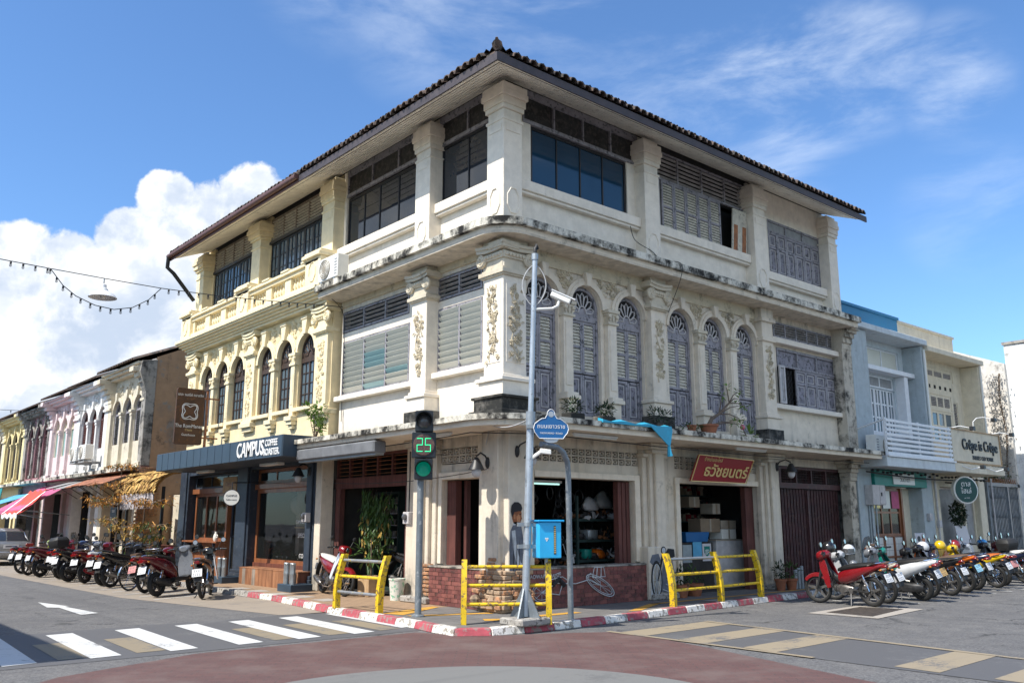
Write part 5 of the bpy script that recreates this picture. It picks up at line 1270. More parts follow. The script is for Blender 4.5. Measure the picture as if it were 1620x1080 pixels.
for i in range(10): b.hexa([(-1.2+.05*math.sin(i*1.5),36.9+i*.1,.9),(-1.2+.05*math.sin(i*1.5+1.5),37.0+i*.1,.9),(-1.17+.05*math.sin(i*1.5+1.5),37.0+i*.1,.9),(-1.17+.05*math.sin(i*1.5),36.9+i*.1,.9),(-.9,36.95+i*.09,3.3),(-.9,37.04+i*.09,3.3),(-.88,37.04+i*.09,3.3),(-.88,36.95+i*.09,3.3)])
b.build('cloth','awning_teal',t)
ac_unit(FL,24.75,4.0,.62,'air conditioner on the white row house, right one of the pair',.9,.62); ac_unit(FL,26.0,3.98,.62,'air conditioner on the white row house, left one of the pair',.9,.62)
for y in (24.75,26.0): b=B(); b.box(-.62,.1,y-.4,y+.4,3.93,3.98); b.build('ac_shelf','grey_sheet',RH[1])
t=empty('taxi_sign',(-.45,21.9,1.5),'small black upright TAXI signboard with white letters','sign'); B().fb(FL,21.55,22.25,1.35,2.2,.05,.10).build('board','black_letter',t); words('lettering','TAXI',.24,FL(21.9,1.75,.102),ROT_L,'white_letter',t,.002); words('lettering','TOUR',.12,FL(21.9,2.05,.102),ROT_L,'white_letter',t,.002); B().fb(FL,21.70,21.84,1.44,1.56,.10,.105).fb(FL,21.9,22.04,1.44,1.56,.10,.105).build('symbols','green_board',t)
# ---------------------------------------------------------------- neighbours along the right street
BB=empty('blue_shophouse',(12.9,0,0),'light blue roughcast shophouse with white window bars and dark blue parapet','shophouse','shophouses along the streets')
def bay(root,a,c,fl,fr_,wm,sm,top,holes,dw=-.60):
    
    for q in ((a,fl),(fr_,c)): B().fb(FR,*q,3.35,top-.02,-3,0).build('side_fin',wm,root,bev=.01)
    b=B(); walls(b,FR,fl,fr_,3.35,top,dw-.2,dw,holes); b.build('wall',sm,root)
    b=B(); b.fb(FR,a,c,top,top+.17,-3,.14); b.build('roof_slab',sm,root,bev=.012)
    B().fb(FR,a+.1,c-.1,3.3,top,dw-1.0,dw-.9).build('room_shade_block','dark_inside',root)
    B().box(a,c,3.2,9,.05,top).build('body',sm,root)
bay(BB,12.88,17.45,13.80,17.25,'blue_wall','pale_blue',7.13,[(13.95,17.0,6.30,6.92),(14.1,16.55,5.68,6.05),(14.1,16.55,4.30,5.66)])
rwin(BB,FR,13.95,17.0,6.30,6.92,-.66,3,1,'white_paint','louvre_glass',.05,bar=.06); rwin(BB,FR,14.1,16.55,5.68,6.05,-.66,3,1,'white_paint','grey_sheet',.05,bar=.06)
for i in range(6):
    w=.408; p=rwin(BB,FR,14.1+i*w,14.1+i*w+w-.01,4.30,5.66,-.66,2,3,'white_paint','mullion_glass',.05,'casement',.05)
b=B(); b.fb(FR,13.8,17.25,6.10,6.24,-.6,-.25); b.fb(FR,16.6,16.85,4.2,6.10,-.6,-.30); b.fb(FR,13.8,17.1,4.18,4.29,-.6,-.42); b.build('window_ledge','white_paint',BB,bev=.01)
B().fb(FR,12.90,17.0,7.30,8.0,-.8,-.55).build('parapet','sky_blue_parapet',BB); B().fb(FR,12.88,17.04,8.0,8.08,-.85,-.5).build('parapet_cap','sky_blue_parapet',BB)
CB=empty('cream_shophouse',(17.5,0,0),'cream shophouse with louvred upper windows behind the large lettered board','shophouse','shophouses along the streets')
bay(CB,17.47,21.75,17.62,21.55,'right_cream','right_cream',6.98,[(18.0,20.9,6.35,6.75),(18.0,20.9,6.0,6.2),(18.0,20.6,5.35,5.85),(18.0,20.6,4.2,5.3),(20.75,21.1,4.3,5.7)])
louvres(CB,FR,18.0,20.9,6.35,6.75,-.62,4,5,'right_cream','grey_slat',fw=.12); louvres(CB,FR,18.0,20.6,5.35,5.85,-.62,5,6,'right_cream','grey_slat',fw=.10); louvres(CB,FR,20.75,21.1,4.3,5.7,-.62,1,14,'right_cream','grey_slat')
b=B(); b.fb(FR,18.0,20.9,6.0,6.2,-.66,-.60); b.build('vent_board','right_cream',CB)
b=B()
for i in range(7): b.fb(FR,18.15+i*.40,18.30+i*.40,6.04,6.16,-.60,-.595)
b.build('vent_hole','dark_inside',CB)
rwin(CB,FR,18.0,20.6,4.2,5.3,-.62,5,2,'right_cream','mullion_glass',.08,'window',.14)
B().fb(FR,17.1,21.2,7.16,7.95,-.8,-.6).build('parapet','right_cream',CB); B().fb(FR,17.08,21.25,7.95,8.03,-.84,-.56).build('parapet_cap','right_cream',CB)
for root,u in ((BB,17.36),(CB,21.62)): B().tube([FR(u,7.0,.05),FR(u,3.4,.05)],.035,8).build('rain_pipe','white_plastic',root); B().tube([FR(u-.1,3.1,.05),FR(u-.1,.15,.05)],.03,8).build('rain_pipe','pale_trim',root)
for u,z in ((16.7,1.7),(17.3,1.5)): B().fb(FR,u-.09,u+.09,z,z+.22,0,.10).build('meter_box','pale_trim',BB if u<17 else CB,bev=.01)
# canopy, slatted balcony front, lettered board
for root,a,c,mt in ((BB,12.66,16.85,'pale_blue'),(CB,16.87,20.55,'right_cream')): B().fb(FR,a,c,3.12,3.38,-.5,.88).build('canopy',mt,root,bev=.012)
bf=empty('slatted_balcony_front',FR(12.8,3.38,.85),'white horizontal slat screen on the canopy of the blue shophouse','screen')
for k in range(8): B().fb(FR,12.78,16.80,3.44+k*.127,3.515+k*.127,.84,.87).build('slat','white_paint',bf,bev=.004)
for u in (12.79,14.75,16.74): B().fb(FR,u-.03,u+.03,3.38,4.44,.795,.838).build('post','white_paint',bf)
B().fb(FR,12.74,12.80,3.38,4.44,-.3,.80).build('side_rail','white_paint',bf) if False else None
B().tube([FR(12.80,4.40,.84),FR(12.9,4.05,-.55)],.025,6).build('stay','white_paint',bf)
B().fb(FR,12.70,16.85,3.385,3.43,-.2,.93).build('base_rail','white_paint',bf)
ac_unit(FR,13.45,3.40,.45,'air conditioner behind the left end of the white slat screen',.95,.62)
sg=empty('crepe_shop_board',FR(18.7,3.38,.85),'long cream shop board with raised black lettering on the right canopy','sign')
B().fb(FR,16.90,20.42,3.42,4.44,.72,.84).build('board','right_cream',sg,bev=.01); b=B(); b.fb(FR,16.88,20.44,3.42,3.46,.84,.87); b.fb(FR,16.88,20.44,4.40,4.44,.84,.87); b.fb(FR,20.40,20.44,3.46,4.40,.84,.87); b.build('board_rim','ply',sg)
words('lettering','Crêpe is Crêpe',.46,FR(18.85,3.98,.86),ROT_R,'black_letter',sg,.02,'CENTER',.92,.004); words('lettering','PHUKET OLD TOWN',.17,FR(19.0,3.60,.85),ROT_R,'black_letter',sg,.008,'CENTER',.95,.003)
for k,(u,z,up) in enumerate(((17.3,4.44,1),(18.6,4.44,2),(20.3,4.44,1),(17.9,3.30,-1),(19.7,3.30,-1))):
    t=empty('spot_lamp',FR(u,z,.9),'small black spotlight on a white arm, %s the lettered board'%('at the upper left of','above the middle of','at the upper right of','below the left half of','below the right half of')[k],'lamp','spotlights on the shop board')
    if up==2: pts=[FR(u,z,.80),FR(u,z+.30,.82),FR(u+.1,z+.42,.9),FR(u+.25,z+.44,1.05),FR(u+.38,z+.36,1.25)]
    elif up==1: pts=[FR(u-.35,z+.0,.80),FR(u-.15,z+.05,1.0),FR(u,z-.02,1.25)]
    else: pts=[FR(u-.6,z+.02,.88),FR(u-.2,z-.08,1.0),FR(u,z+.0,1.2)]
    B().tube(pts,.013,6).build('arm','white_paint',t); e=Vector(pts[-1]); B().box(e.x-.05,e.x+.11,e.y-.09,e.y+.03,e.z-.07,e.z+.05).build('lamp_head','black_frame',t,bev=.01)
# ground floors
for q in ((12.66,13.45,.05,3.12,-.5,-.0),(16.45,17.15,.05,3.12,-.5,.0)): B().fb(FR,*q).build('pier','blue_wall',BB,bev=.015)
for q in ((17.20,17.62,.05,3.12,-.5,-.0),(20.7,21.2,.05,3.12,-.5,-.05)): B().fb(FR,*q).build('pier','right_cream',CB,bev=.015)
B().fb(FR,17.62,20.7,2.75,3.12,-.5,-.1).build('lintel','right_cream',CB,bev=.015)
for i in range(5): B().fb(FR,17.62+i*.12,17.74+i*.12,2.75-.02-.10*(4-i)**1.5*.25,2.76,-.4,-.12).build('arch_corner','right_cream',CB) if i<3 else None
B().fb(FR,13.42,16.6,2.66,3.10,-.2,.10).build('fascia_board','green_board',BB,bev=.01)
wb=B().fb(FR,14.45,15.75,2.72,3.02,.105,.13).build('name_board','white_plastic',BB); words('lettering','วนิดาชา',.20,FR(15.15,2.86,.132),ROT_R,'black_letter',wb,.002)
t=empty('junction_cabinet',FR(13.3,2.1,.05),'pale grey electric cabinet on the light blue pier','cabinet'); B().fb(FR,12.98,13.68,2.12,2.66,.0,.24).build('cabinet_body','pale_trim',t,bev=.01); B().fb(FR,13.36,13.66,2.15,2.63,.24,.255).build('door','pale_trim',t); B().fb(FR,13.40,13.44,2.36,2.46,.255,.275).build('handle','black_frame',t)
pp=B()
for u in (13.12,13.24,13.5): pp.tube([FR(u,.1,.03),FR(u,2.12,.03)],.022,6)
pp.build('conduit','metal_grey',BB)
rwin(BB,FR,13.95,15.7,1.25,2.62,-.35,3,2,'cafe_wood','clear_glass',.09,'shop_window',.06)
b=B(); b.fb(FR,13.85,15.80,.10,.16,-.42,-.30); b.fb(FR,13.85,13.95,.16,2.64,-.42,-.3); b.fb(FR,15.70,15.80,.16,2.64,-.42,-.3); b.fb(FR,13.95,15.70,.66,.71,-.42,-.31); b.fb(FR,14.52,14.57,.16,1.25,-.42,-.305); b.fb(FR,15.1,15.15,.16,1.25,-.42,-.305); b.build('shop_timber','cafe_wood',BB)
ti=B().fb(FR,13.95,15.70,.14,1.24,-.40,-.36).build('tile_panel','grey_sheet',BB)
me=B().fb(FR,-.135,.135,-.085,.085,0,.008).mesh('tile')
for i in range(6):
    for k in range(6): put('tile',me,'white_plastic',ti,FR(14.10+i*.287,.235+k*.18,-.36))
B().fb(FR,15.8,16.45,.1,2.64,-.5,-.42).build('side_panel','right_cream',BB); B().fb(FR,12.7,17.2,.05,3.1,-2.6,-2.5).build('shop_back','shop_inside',BB)
for k,(u,m_,) in enumerate(((14.25,'bike_yellow'),(14.85,'white_plastic'),(15.4,'awning_pink'))): B().fb(FR,u-.22,u+.22,2.05,2.55,-.34,-.335).build('poster',m_,BB)
def easel(u,z0,z1,w,d,label,spots,tilt=.12,frame='white_plastic',bg='paper'):
    t=empty('menu_board',FR(u,.1,d),label,'menu board','boards outside the right shops'); f=FR
    b=B(); b.hexa([f(u-w/2,z0,d),f(u+w/2,z0,d),f(u+w/2,z0,d-.03),f(u-w/2,z0,d-.03),f(u-w/2,z1,d-tilt),f(u+w/2,z1,d-tilt),f(u+w/2,z1,d-tilt-.03),f(u-w/2,z1,d-tilt-.03)]); b.build('board',frame,t,bev=.006)
    for i,(x,z,r,m_) in enumerate(spots):
        k=(z-z0)/(z1-z0); B().lathe([(r,-.004),(r,.006)],f(u+x,z,d-tilt*k+.004),12,f.n).build('printed_dish',m_,t)
    b=B(); b.tube([f(u-w*.4,.1,d+.02),f(u-w*.4,z0,d)],.015,5); b.tube([f(u+w*.4,.1,d+.02),f(u+w*.4,z0,d)],.015,5); b.tube([f(u,.1,d-.4),f(u,z1-.1,d-tilt)],.015,5); b.build('easel_leg','ply',t); return t
paint('paper',(.62,.60,.62),.7,var=.04); paint('paper_orange',(.62,.38,.06),.7,var=.3,scale=3)
easel(15.65,.52,1.35,.62,.30,'white menu board with round food pictures leaning outside the tea shop',[(-.13,1.18,.09,'black_letter'),(.14,1.15,.09,'bike_orange'),(-.12,.93,.09,'bike_yellow'),(.15,.90,.09,'bike_wine')],frame='paper')
easel(16.75,.45,.98,.75,.45,'orange food poster standing against the light blue column',[(0,.68,.16,'bike_orange'),(-.2,.62,.1,'awning_red'),(.2,.8,.08,'paper')],frame='paper_orange')
easel(19.0,.40,1.55,.85,.20,'plain white notice board leaning in the cream shop entrance',[],.25,'paper')
t=empty('round_green_sign',FR(18.2,2.6,.6),'round dark green sign with white outlined script and pale rim','sign'); c=FR(17.95,2.62,.62); rn=Vector((-.50,-.87,0)).normalized()
B().lathe([(.40,-.08),(.42,-.07),(.42,.06),(.40,.07)],c,32,rn).build('rim','white_plastic',t,smooth=40); B().lathe([(.375,.0),(.375,.078)],c,32,rn).build('face','dark_green',t,smooth=40)
rx=Vector((0,0,1)).cross(rn); rr=rot_of(rx,(0,0,1)); words('lettering','ตาส\nไฮเล่',.21,c+rn*.08+Vector((0,0,.07)),rr,'white_letter',t,.002); words('lettering','est. 2019',.05,c+rn*.08+Vector((0,0,-.24)),rr,'white_letter',t,.002); B().tube([c+Vector((0,.1,.2)),c+Vector((.1,.6,.25))],.025,6).build('bracket','black_frame',t)
b=B(); b.fb(FR,19.95,20.62,.1,2.55,-.36,-.28); b.fb(FR,18.4,19.9,.1,2.7,-.5,-.45); b.build('door_panel','grey_sheet',CB); b=B(); b.fb(FR,19.88,19.97,.1,2.62,-.38,-.24); b.fb(FR,20.6,20.7,.1,2.62,-.38,-.24); b.fb(FR,19.97,20.6,.1,.95,-.30,-.25); b.fb(FR,19.97,20.6,2.5,2.62,-.38,-.24); b.build('door_frame','right_cream',CB)
t=empty('wreath_plant',FR(18.85,2.0,.05),'dense dark leafy plant hanging in the cream shop entrance','plant'); lf=B()
for i in range(420):
    a=rnd.uniform(0,2*PI); e=rnd.uniform(-1.4,1.4); r=rnd.uniform(.12,.40); p=FR(18.95+r*math.cos(a)*math.cos(e)*.9,1.95+r*math.sin(e)*1.15,-.08+.22*math.sin(a)*math.cos(e)); lf.leaf(p,(rnd.uniform(-1,1),rnd.uniform(-1,.5),rnd.uniform(-1,.6)),.13,.06)
lf.build('foliage','leaf_dark',t); B().tube([FR(18.95,2.2,-.08),FR(18.95,2.75,-.1)],.012,5).build('hanger','cable',t)
# vacant plot: folding gate, bare gable lit by the sun, white wing wall
GF=empty('plot_gate',FR(22.9,.1,0),'grey concertina metal gate closing the plot beside the cream shophouse','gate'); b=B(); b.fb(FR,21.3,26.5,2.86,2.98,-.12,.0); b.fb(FR,21.3,26.5,.06,.12,-.12,.0)
for u in (21.34,23.05,24.8,26.4): b.fb(FR,u-.05,u+.05,.12,2.86,-.12,.0)
b.build('gate_frame','gate_grey',GF); me=B().fb(FR,-.012,.012,0,2.72,-.03,.015).fb(FR,.012,.03,0,2.72,-.03,-.01).mesh('gate_slat')
for i in range(78): put('gate_slat',me,'gate_grey',GF,FR(21.42+i*.064,.13,-.06-.015*(i%2)))
z=B()
for k in range(4):
    for i in range(39): z.tube([FR(21.4+i*.128,.5+k*.65,-.03),FR(21.464+i*.128,.75+k*.65,-.03),FR(21.528+i*.128,.5+k*.65,-.03)],.008,3)
z.build('gate_lattice','gate_grey',GF); b=B()
for i in range(30): a=21.4+i*.17; b.tube([FR(a,2.98,-.05),FR(a+.05,3.14,-.05),FR(a+.12,2.98,-.05)],.009,4)
b.build('gate_crest','rust_iron',GF); B().fb(FR,21.3,26.4,.1,2.9,-.22,-.20).build('gate_sheet','gate_grey',GF)
GH=empty('gable_house',(24.0,0,0),'house with spotted bare plaster gable and bright white wing beyond the cream shophouse','house')
fgx=Fr((0,0,0),(0,1,0),(-1,0,0)); B().prism(fgx,[(.0,.05),(9,.05),(9,8.4),(4.5,9.2),(0,7.35)],-24.3,-24.0).build('gable_wall','spotted_wall',GH)
B().prism(fgx,[(-1.2,.05),(0,.05),(0,8.05),(-1.2,8.0)],-24.45,-24.15).build('wing_wall','wing_wall',GH); B().fb(Fr((0,0,0),(0,1,0),(-1,0,0)),-1.25,.05,8.05,8.15,-24.5,-24.1).build('wing_cap','old_grey',GH)
B().box(24.3,40,.0,9,.05,7.3).build('body','wing_wall',GH); B().fb(FR,24.5,40,3.1,3.3,0,.9).build('canopy','old_grey',GH)
lf=B(); vb=B(); P0=Vector((23.98,.22,2.8)); vb.tube([P0+Vector((0,.05*math.sin(i),i*.42)) for i in range(11)],.03,5)
for i in range(700): z=rnd.uniform(0,1); p=P0+Vector((-.02-rnd.uniform(0,.12),rnd.gauss(.12,.16),z*4.2)); lf.leaf(p,(rnd.uniform(-1,0),rnd.uniform(-1,1),rnd.uniform(-1,.3)),.10,.05)
t=empty('dry_creeper',P0,'dark dry creeper climbing the corner of the bare gable','creeper'); vb.build('stem','bark',t); lf.build('foliage','old_grey',t)
t=empty('plot_shrub',(23.2,.6,.1),'green shrub rising behind the grey concertina gate','shrub'); lf=B(); sb=B()
for i in range(14):
    a=rnd.uniform(0,2*PI); e=Vector((23.2+.7*math.cos(a),.7+.35*math.sin(a),rnd.uniform(2.9,4.0))); sb.tube([(23.2,.7,.1),(23.2+.2*math.cos(a),.7,1.8),e],[.03,.02,.008],5)
    for k in range(34): lf.leaf(e+Vector((rnd.gauss(0,.22),rnd.gauss(0,.18),rnd.gauss(-.1,.22))),(rnd.uniform(-1,1),rnd.uniform(-1,1),rnd.uniform(-.6,.8)),.14,.06)
sb.build('stem','bark',t); lf.build('foliage','leaf_green',t)
# shophouse across the left street: outside the picture, it shades the lower left corner and stands in the cafe window
OP=empty('opposite_shophouse',(-12.1,0,0),'cream shophouse across the left street, shading the left end of the white crossing','shophouse','shophouses along the streets')
FO=Fr((-12.1,0,0),(0,1,0),(1,0,0)); b=B(); walls(b,FO,.30,30,.05,5.8,-.3,0,[(1.2+i*3.2,2.9+i*3.2,3.6,5.2) for i in range(9)]+[(1.0+i*3.2,3.6+i*3.2,.05,2.6) for i in range(9)]); b.build('wall','row_cream',OP); B().box(-20,-12.6,.3,30,.05,5.8).build('room_shade_block','shop_inside',OP)
B().box(-20,-11.45,.25,30.2,5.8,6.05).build('roof_slab','row_cream',OP)
# ---------------------------------------------------------------- street furniture
TL=empty('traffic_light',(-1.5,.45,KZ),'black traffic light with lit green lamp and green 25 counter on a grey pole','traffic light')
px_,py_=-1.42,.52
B().cyl((px_,py_,KZ),(px_,py_,3.5),.057,14).build('pole','pole_dull',TL,smooth=40); B().lathe([(.11,0),(.11,.02),(.06,.04)],(px_,py_,KZ),14).build('base_flange','metal_grey',TL)
tn=Vector((-.60,-.80,0)).normalized(); tx=Vector((0,0,1)).cross(tn); FT=Fr((px_,py_,0),tx,tn)
for z0,z1,w in ((3.185,3.55,.155),(2.735,3.175,.205),(2.365,2.725,.155)):
    zc=(z0+z1)/2; hd=B().fb(FT,-w+.05,w+.05,z0,z1,.05,.22).build('signal_housing','signal_black',TL,bev=.012)
    if w<.2:
        B().lathe([(.125,0),(.12,.02),(.05,.045),(.004,.05)],FT(.05,zc,.222),20,tn).build('lens','lens_dark',hd,smooth=60) if z0>3 else None
        v=B(); n=16
        for i in range(n):      # visor: the upper three quarters of a hood
            a0=-.45+(PI+.9)*i/n; a1=-.45+(PI+.9)*(i+1)/n
            def q(a,r,d): return FT(.05+r*math.cos(a),zc+r*math.sin(a),d)
            dd=lambda a:.22+.12+.14*max(0,math.sin(a))
            v.hexa([q(a0,.135,.22),q(a1,.135,.22),q(a1,.135,dd(a1)),q(a0,.135,dd(a0)),q(a0,.15,.22),q(a1,.15,.22),q(a1,.15,dd(a1)),q(a0,.15,dd(a0))])
        v.build('visor','signal_black',hd)
emit('green_lens',(.0,.20,.13),.35); emit('led_green',(.03,.75,.33),.8); paint('led_off',(.10,.055,.045),.4,var=.5,scale=60)
gl=B().lathe([(.125,0),(.12,.02),(.05,.045),(.004,.05)],FT(.05,2.545,.222),20,tn).build('lens','green_lens',TL,smooth=60)
dl=B()
for i in range(-9,10):
    for k in range(-9,10):
        if i*i+k*k<80: dl.lathe([(.0048,0),(.003,.005)],FT(.05+i*.0125,2.545+k*.0125,.222+.05*(1-(i*i+k*k)/110)),4,tn)
o=dl.build('lens_dots','green_board',TL); o['kind']='stuff'
cf=B().lathe([(.185,0),(.185,.012),(.17,.016)],FT(.05,2.955,.222),28,tn).build('counter_face','led_off',TL)
seg={'2':[(0,2,1,2),(1,2,1,1),(0,1,1,1),(0,0,0,1),(0,0,1,0)],'5':[(0,2,1,2),(0,1,0,2),(0,1,1,1),(1,0,1,1),(0,0,1,0)]}
ld=B()
for ch,u0 in (('2',-.115),('5',.025)):
    s=-1
    for x0,y0,x1,y1 in seg[ch]:
        for k in range(9):
            t=k/8; u=.05+(u0+(x0+(x1-x0)*t)*.09); z=2.955-.11+(y0+(y1-y0)*t)*.11
            ld.lathe([(.0075,0),(.005,.006)],FT(u,z,.238),6,tn)
o=ld.build('counter_digits','led_green',TL)
# tall pale pole with cameras, street name plate and blue box
CP=empty('camera_pole',(-.85,-1.54,KZ),'tall pale steel pole with white surveillance cameras at the corner','pole')
pb=Vector((-.83,-1.53,KZ+.12)); pt=Vector((-.58,-1.53,6.1))
def on(z): return pb+(pt-pb)*((z-pb.z)/(pt.z-pb.z))
B().tube([pb,on(3.35)],.060,16).build('pole','pole_pale',CP,smooth=40); B().tube([on(3.2),on(3.42)],.078,16).build('joint','metal_grey',CP,smooth=40); B().tube([on(3.42),pt],.044,16).build('upper_pole','pole_pale',CP,smooth=40)
B().tube([on(6.02),pt+Vector((0,0,.03))],.058,14).build('pole_cap','metal_grey',CP); B().tube([pt,pt+Vector((0,0,.12)),pt+Vector((.05,.02,.20)),pt+Vector((.09,.03,.14))],.03,7).build('cable_hood','cable',CP,smooth=50)
b=B()
for i in range(4): a=i*PI/2+.4; v=Vector((math.cos(a),math.sin(a),0)); sd=Vector((-v.y,v.x,0))*.012; b.add([pb+v*.05+sd,pb+v*.30+sd+Vector((0,0,-.1)),pb+v*.05+sd+Vector((0,0,.42)),pb+v*.05-sd,pb+v*.30-sd+Vector((0,0,-.1)),pb+v*.05-sd+Vector((0,0,.42))],[(0,1,2),(3,5,4),(0,3,4,1),(1,4,5,2),(2,5,3,0)])
b.build('base_gusset','pole_dull',CP); B().box(-1.13,-.53,-1.80,-1.26,KZ,KZ+.11).build('concrete_base','stone_step',CP,bev=.02)
B().tube([on(5.15),on(5.15)+Vector((.28,-.16,.03)),on(5.15)+Vector((.36,-.21,.08)),on(5.15)+Vector((.40,-.22,.20))],.026,8).build('camera_arm','white_plastic',CP)
cd=Vector((.62,-.62,-.42)).normalized(); c0=on(5.15)+Vector((.30,-.12,.30)); cs=cd.cross(Vector((0,0,1))).normalized(); cu_=cs.cross(cd)
def obb(b,c,a,sd,up,l,w,h):
    return b.hexa([c-sd*w-up*h,c-sd*w-up*h+a*l,c+sd*w-up*h+a*l,c+sd*w-up*h,c-sd*w+up*h,c-sd*w+up*h+a*l,c+sd*w+up*h+a*l,c+sd*w+up*h])
cam_=obb(B(),c0,cd,cs,cu_,.36,.058,.05).build('camera_housing','white_plastic',CP,bev=.015); obb(B(),c0-cd*.02+cu_*.06,cd,cs,cu_,.44,.068,.008).build('camera_hood','white_paint',cam_); B().cyl(c0+cd*.36,c0+cd*.375,.035,12).build('camera_lens','lens_dark',cam_)
c1=on(2.76)+Vector((.10,-.14,.02)); cd2=Vector((.75,-.6,-.12)).normalized(); obb(B(),c1,cd2,cd2.cross(Vector((0,0,1))).normalized(),Vector((0,0,1)),.18,.04,.04).build('small_camera','white_plastic',CP,bev=.01); B().tube([on(2.64),c1+cd2*.03],.03,7).build('camera_bracket','white_plastic',CP)
for z in (1.28,1.62): B().tube([on(z-.03),on(z+.03)],.08,14).build('clamp','metal_grey',CP); 
lp=B()
for sg in (-1,1): lp.tube([on(5.2+.75*i/12)+Vector((sg*.17*math.sin(PI*i/12)**.7,-.11*sg*math.sin(PI*i/12)**.7,0)) for i in range(13)],.010,5)
lp.build('cable_loop','cable_pale',CP)
NP=empty('street_name_plate',on(3.2),'blue crested Thai street name plate fixed to the tall pale pole','street sign'); sn=Vector((-.45,-.89,0)).normalized(); sx=Vector((0,0,1)).cross(sn); FS=Fr(on(3.2),sx,sn); FS.o.z=0
ol=[(.08,3.03),(.12,2.99),(.66,2.99),(.71,3.05),(.76,3.10),(.79,3.18),(.76,3.27),(.70,3.31),(.66,3.34),(.60,3.37),(.52,3.38),(.50,3.42),(.48,3.44),(.47,3.50),(.43,3.545),(.39,3.555),(.35,3.545),(.31,3.50),(.30,3.44),(.28,3.42),(.26,3.38),(.18,3.37),(.12,3.34),(.08,3.31),(.02,3.27),(-.01,3.18),(.02,3.10)]
pz=lambda u,z:(.03+u*.74,2.93+(z-2.93)*.84)
ol=[pz(*q) for q in ol]
B().prism(FS,ol,.09,.115).build('plate','sign_blue',NP); B().tube([FS(u,z,.117) for u,z in ol+ol[:1]],.006,4).build('plate_edge','white_letter',NP)
B().prism(FS,[pz(*q) for q in [(.2,2.99),(.58,2.99),(.52,2.93),(.44,2.91),(.34,2.91),(.26,2.93)]],.09,.112).build('plate_foot','pole_pale',NP)
rs=rot_of(sx,(0,0,1)); words('lettering','ถนนเยาวราช',.095,FS(.32,3.175,.117),rs,'white_letter',NP,.001); words('lettering','YAOWARAD  ROAD',.042,FS(.32,3.065,.117),rs,'white_letter',NP,.001); B().lathe([(.05,0),(.05,.004)],FS(*pz(.39,3.46),.115),12,sn).build('emblem','pole_pale',NP); B().fb(FS,-.08,.06,3.14,3.2,.02,.10).build('plate_clamp','metal_grey',NP)
BX=empty('blue_control_box',on(1.35),'bright blue control box clamped to the tall pale pole','control box'); FB=Fr(on(1.35),Vector((.93,-.36,0)).normalized(),Vector((-.36,-.93,0)).normalized()); FB.o.z=0
B().fb(FB,.14,.52,1.10,1.66,-.14,.16).build('casing','box_blue_side',BX,bev=.012); B().fb(FB,.11,.56,1.66,1.69,-.17,.20).build('lid','box_blue',BX,bev=.008); B().fb(FB,.39,.425,1.16,1.60,.16,.165).build('label_strip','mural_black',BX); b=B()
for k in range(14): b.fb(FB,.392,.423,1.18+k*.03,1.197+k*.03,.165,.167)
b.build('label_print','gold_letter',BX); b=B()
for sg in (-1,1): b.lathe([(.016,0),(.016,.003)],FB(.27+sg*.014,1.40,.16),10,FB.n)
b.prism(FB,[(.242,1.395),(.298,1.395),(.27,1.355)],.16,.163).build('heart_sticker','white_letter',BX); B().fb(FB,.30,.34,.82,1.10,-.02,.02).build('cable_duct','metal_grey',BX); b=B()
for z in (1.28,1.62): b.fb(FB,-.16,.14,z-.03,z+.03,-.03,.03)
b.build('mount','metal_grey',BX)
HP=empty('hooked_pole',(.25,-1.46,KZ),'plain grey pole with its top bent over to the left','pole'); B().tube([(.23,-1.46,KZ),(.20,-1.47,2.45),(.17,-1.48,2.65),(.07,-1.49,2.80),(-.08,-1.50,2.88),(-.45,-1.51,2.91)],.048,12).build('pole','pole_dull',HP,smooth=60)
# yellow railings: curved posts of folded plate and three tubes
def railing(posts,inw,label,worn_bars,H=.97):
    p0=Vector(posts[0]); r=empty('railing',(p0.x,p0.y,KZ),label,'railing','yellow railings at the kerb'); inw=Vector(inw); ax=(Vector(posts[-1])-p0).normalized()
    def q(p,z): return Vector((p[0],p[1],KZ+z))+inw.to_3d()*(.15*(max(0,z-.25)/(H-.25))**1.8 if z>.25 else 0)
    for p in posts:
        b=B(); zs=[0,.2,.4,.6,.72,.82,.91,H]
        for sg in (-1,1):      # two cheeks and a web, like a channel
            rings=[]
            for z in zs:
                c=q(p,z); dpt=inw.to_3d()*.056; s=ax.to_3d()*sg*.043; s2=ax.to_3d()*(sg*.043-sg*.012); rings.append([c+s-dpt,c+s+dpt,c+s2+dpt,c+s2-dpt])
            b.loft(rings)
        rings=[[q(p,z)-ax.to_3d()*.032+inw.to_3d()*.044,q(p,z)+ax.to_3d()*.032+inw.to_3d()*.044,q(p,z)+ax.to_3d()*.032+inw.to_3d()*.055,q(p,z)-ax.to_3d()*.032+inw.to_3d()*.055] for z in zs]; b.loft(rings)
        rings=[[q(p,z)-ax.to_3d()*.032-inw.to_3d()*.055,q(p,z)+ax.to_3d()*.032-inw.to_3d()*.055,q(p,z)+ax.to_3d()*.032-inw.to_3d()*.044,q(p,z)-ax.to_3d()*.032-inw.to_3d()*.044] for z in zs]; b.loft(rings)
        b.build('post','yellow_rail',r)
    for i,(a,c) in enumerate(zip(posts,posts[1:])):
        for k,z in enumerate((.30,.58,.86)):
            B().tube([q(a,z)+ax.to_3d()*.05,q(c,z)-ax.to_3d()*.05],.028,10).build('rail_tube','rail_worn' if (i,k) in worn_bars else 'yellow_rail',r,smooth=50)
    return r
railing([(-1.72,2.72),(-1.64,1.38)],Vector((1,.05)),'yellow railing with two rubbed grey rails beside the red moped',{(0,2),(0,0)})
railing([(-1.56,-.92),(-.52,-1.74)],Vector((.63,.77)),'all yellow railing at the rounded kerb corner, in front of the tall pole',set())
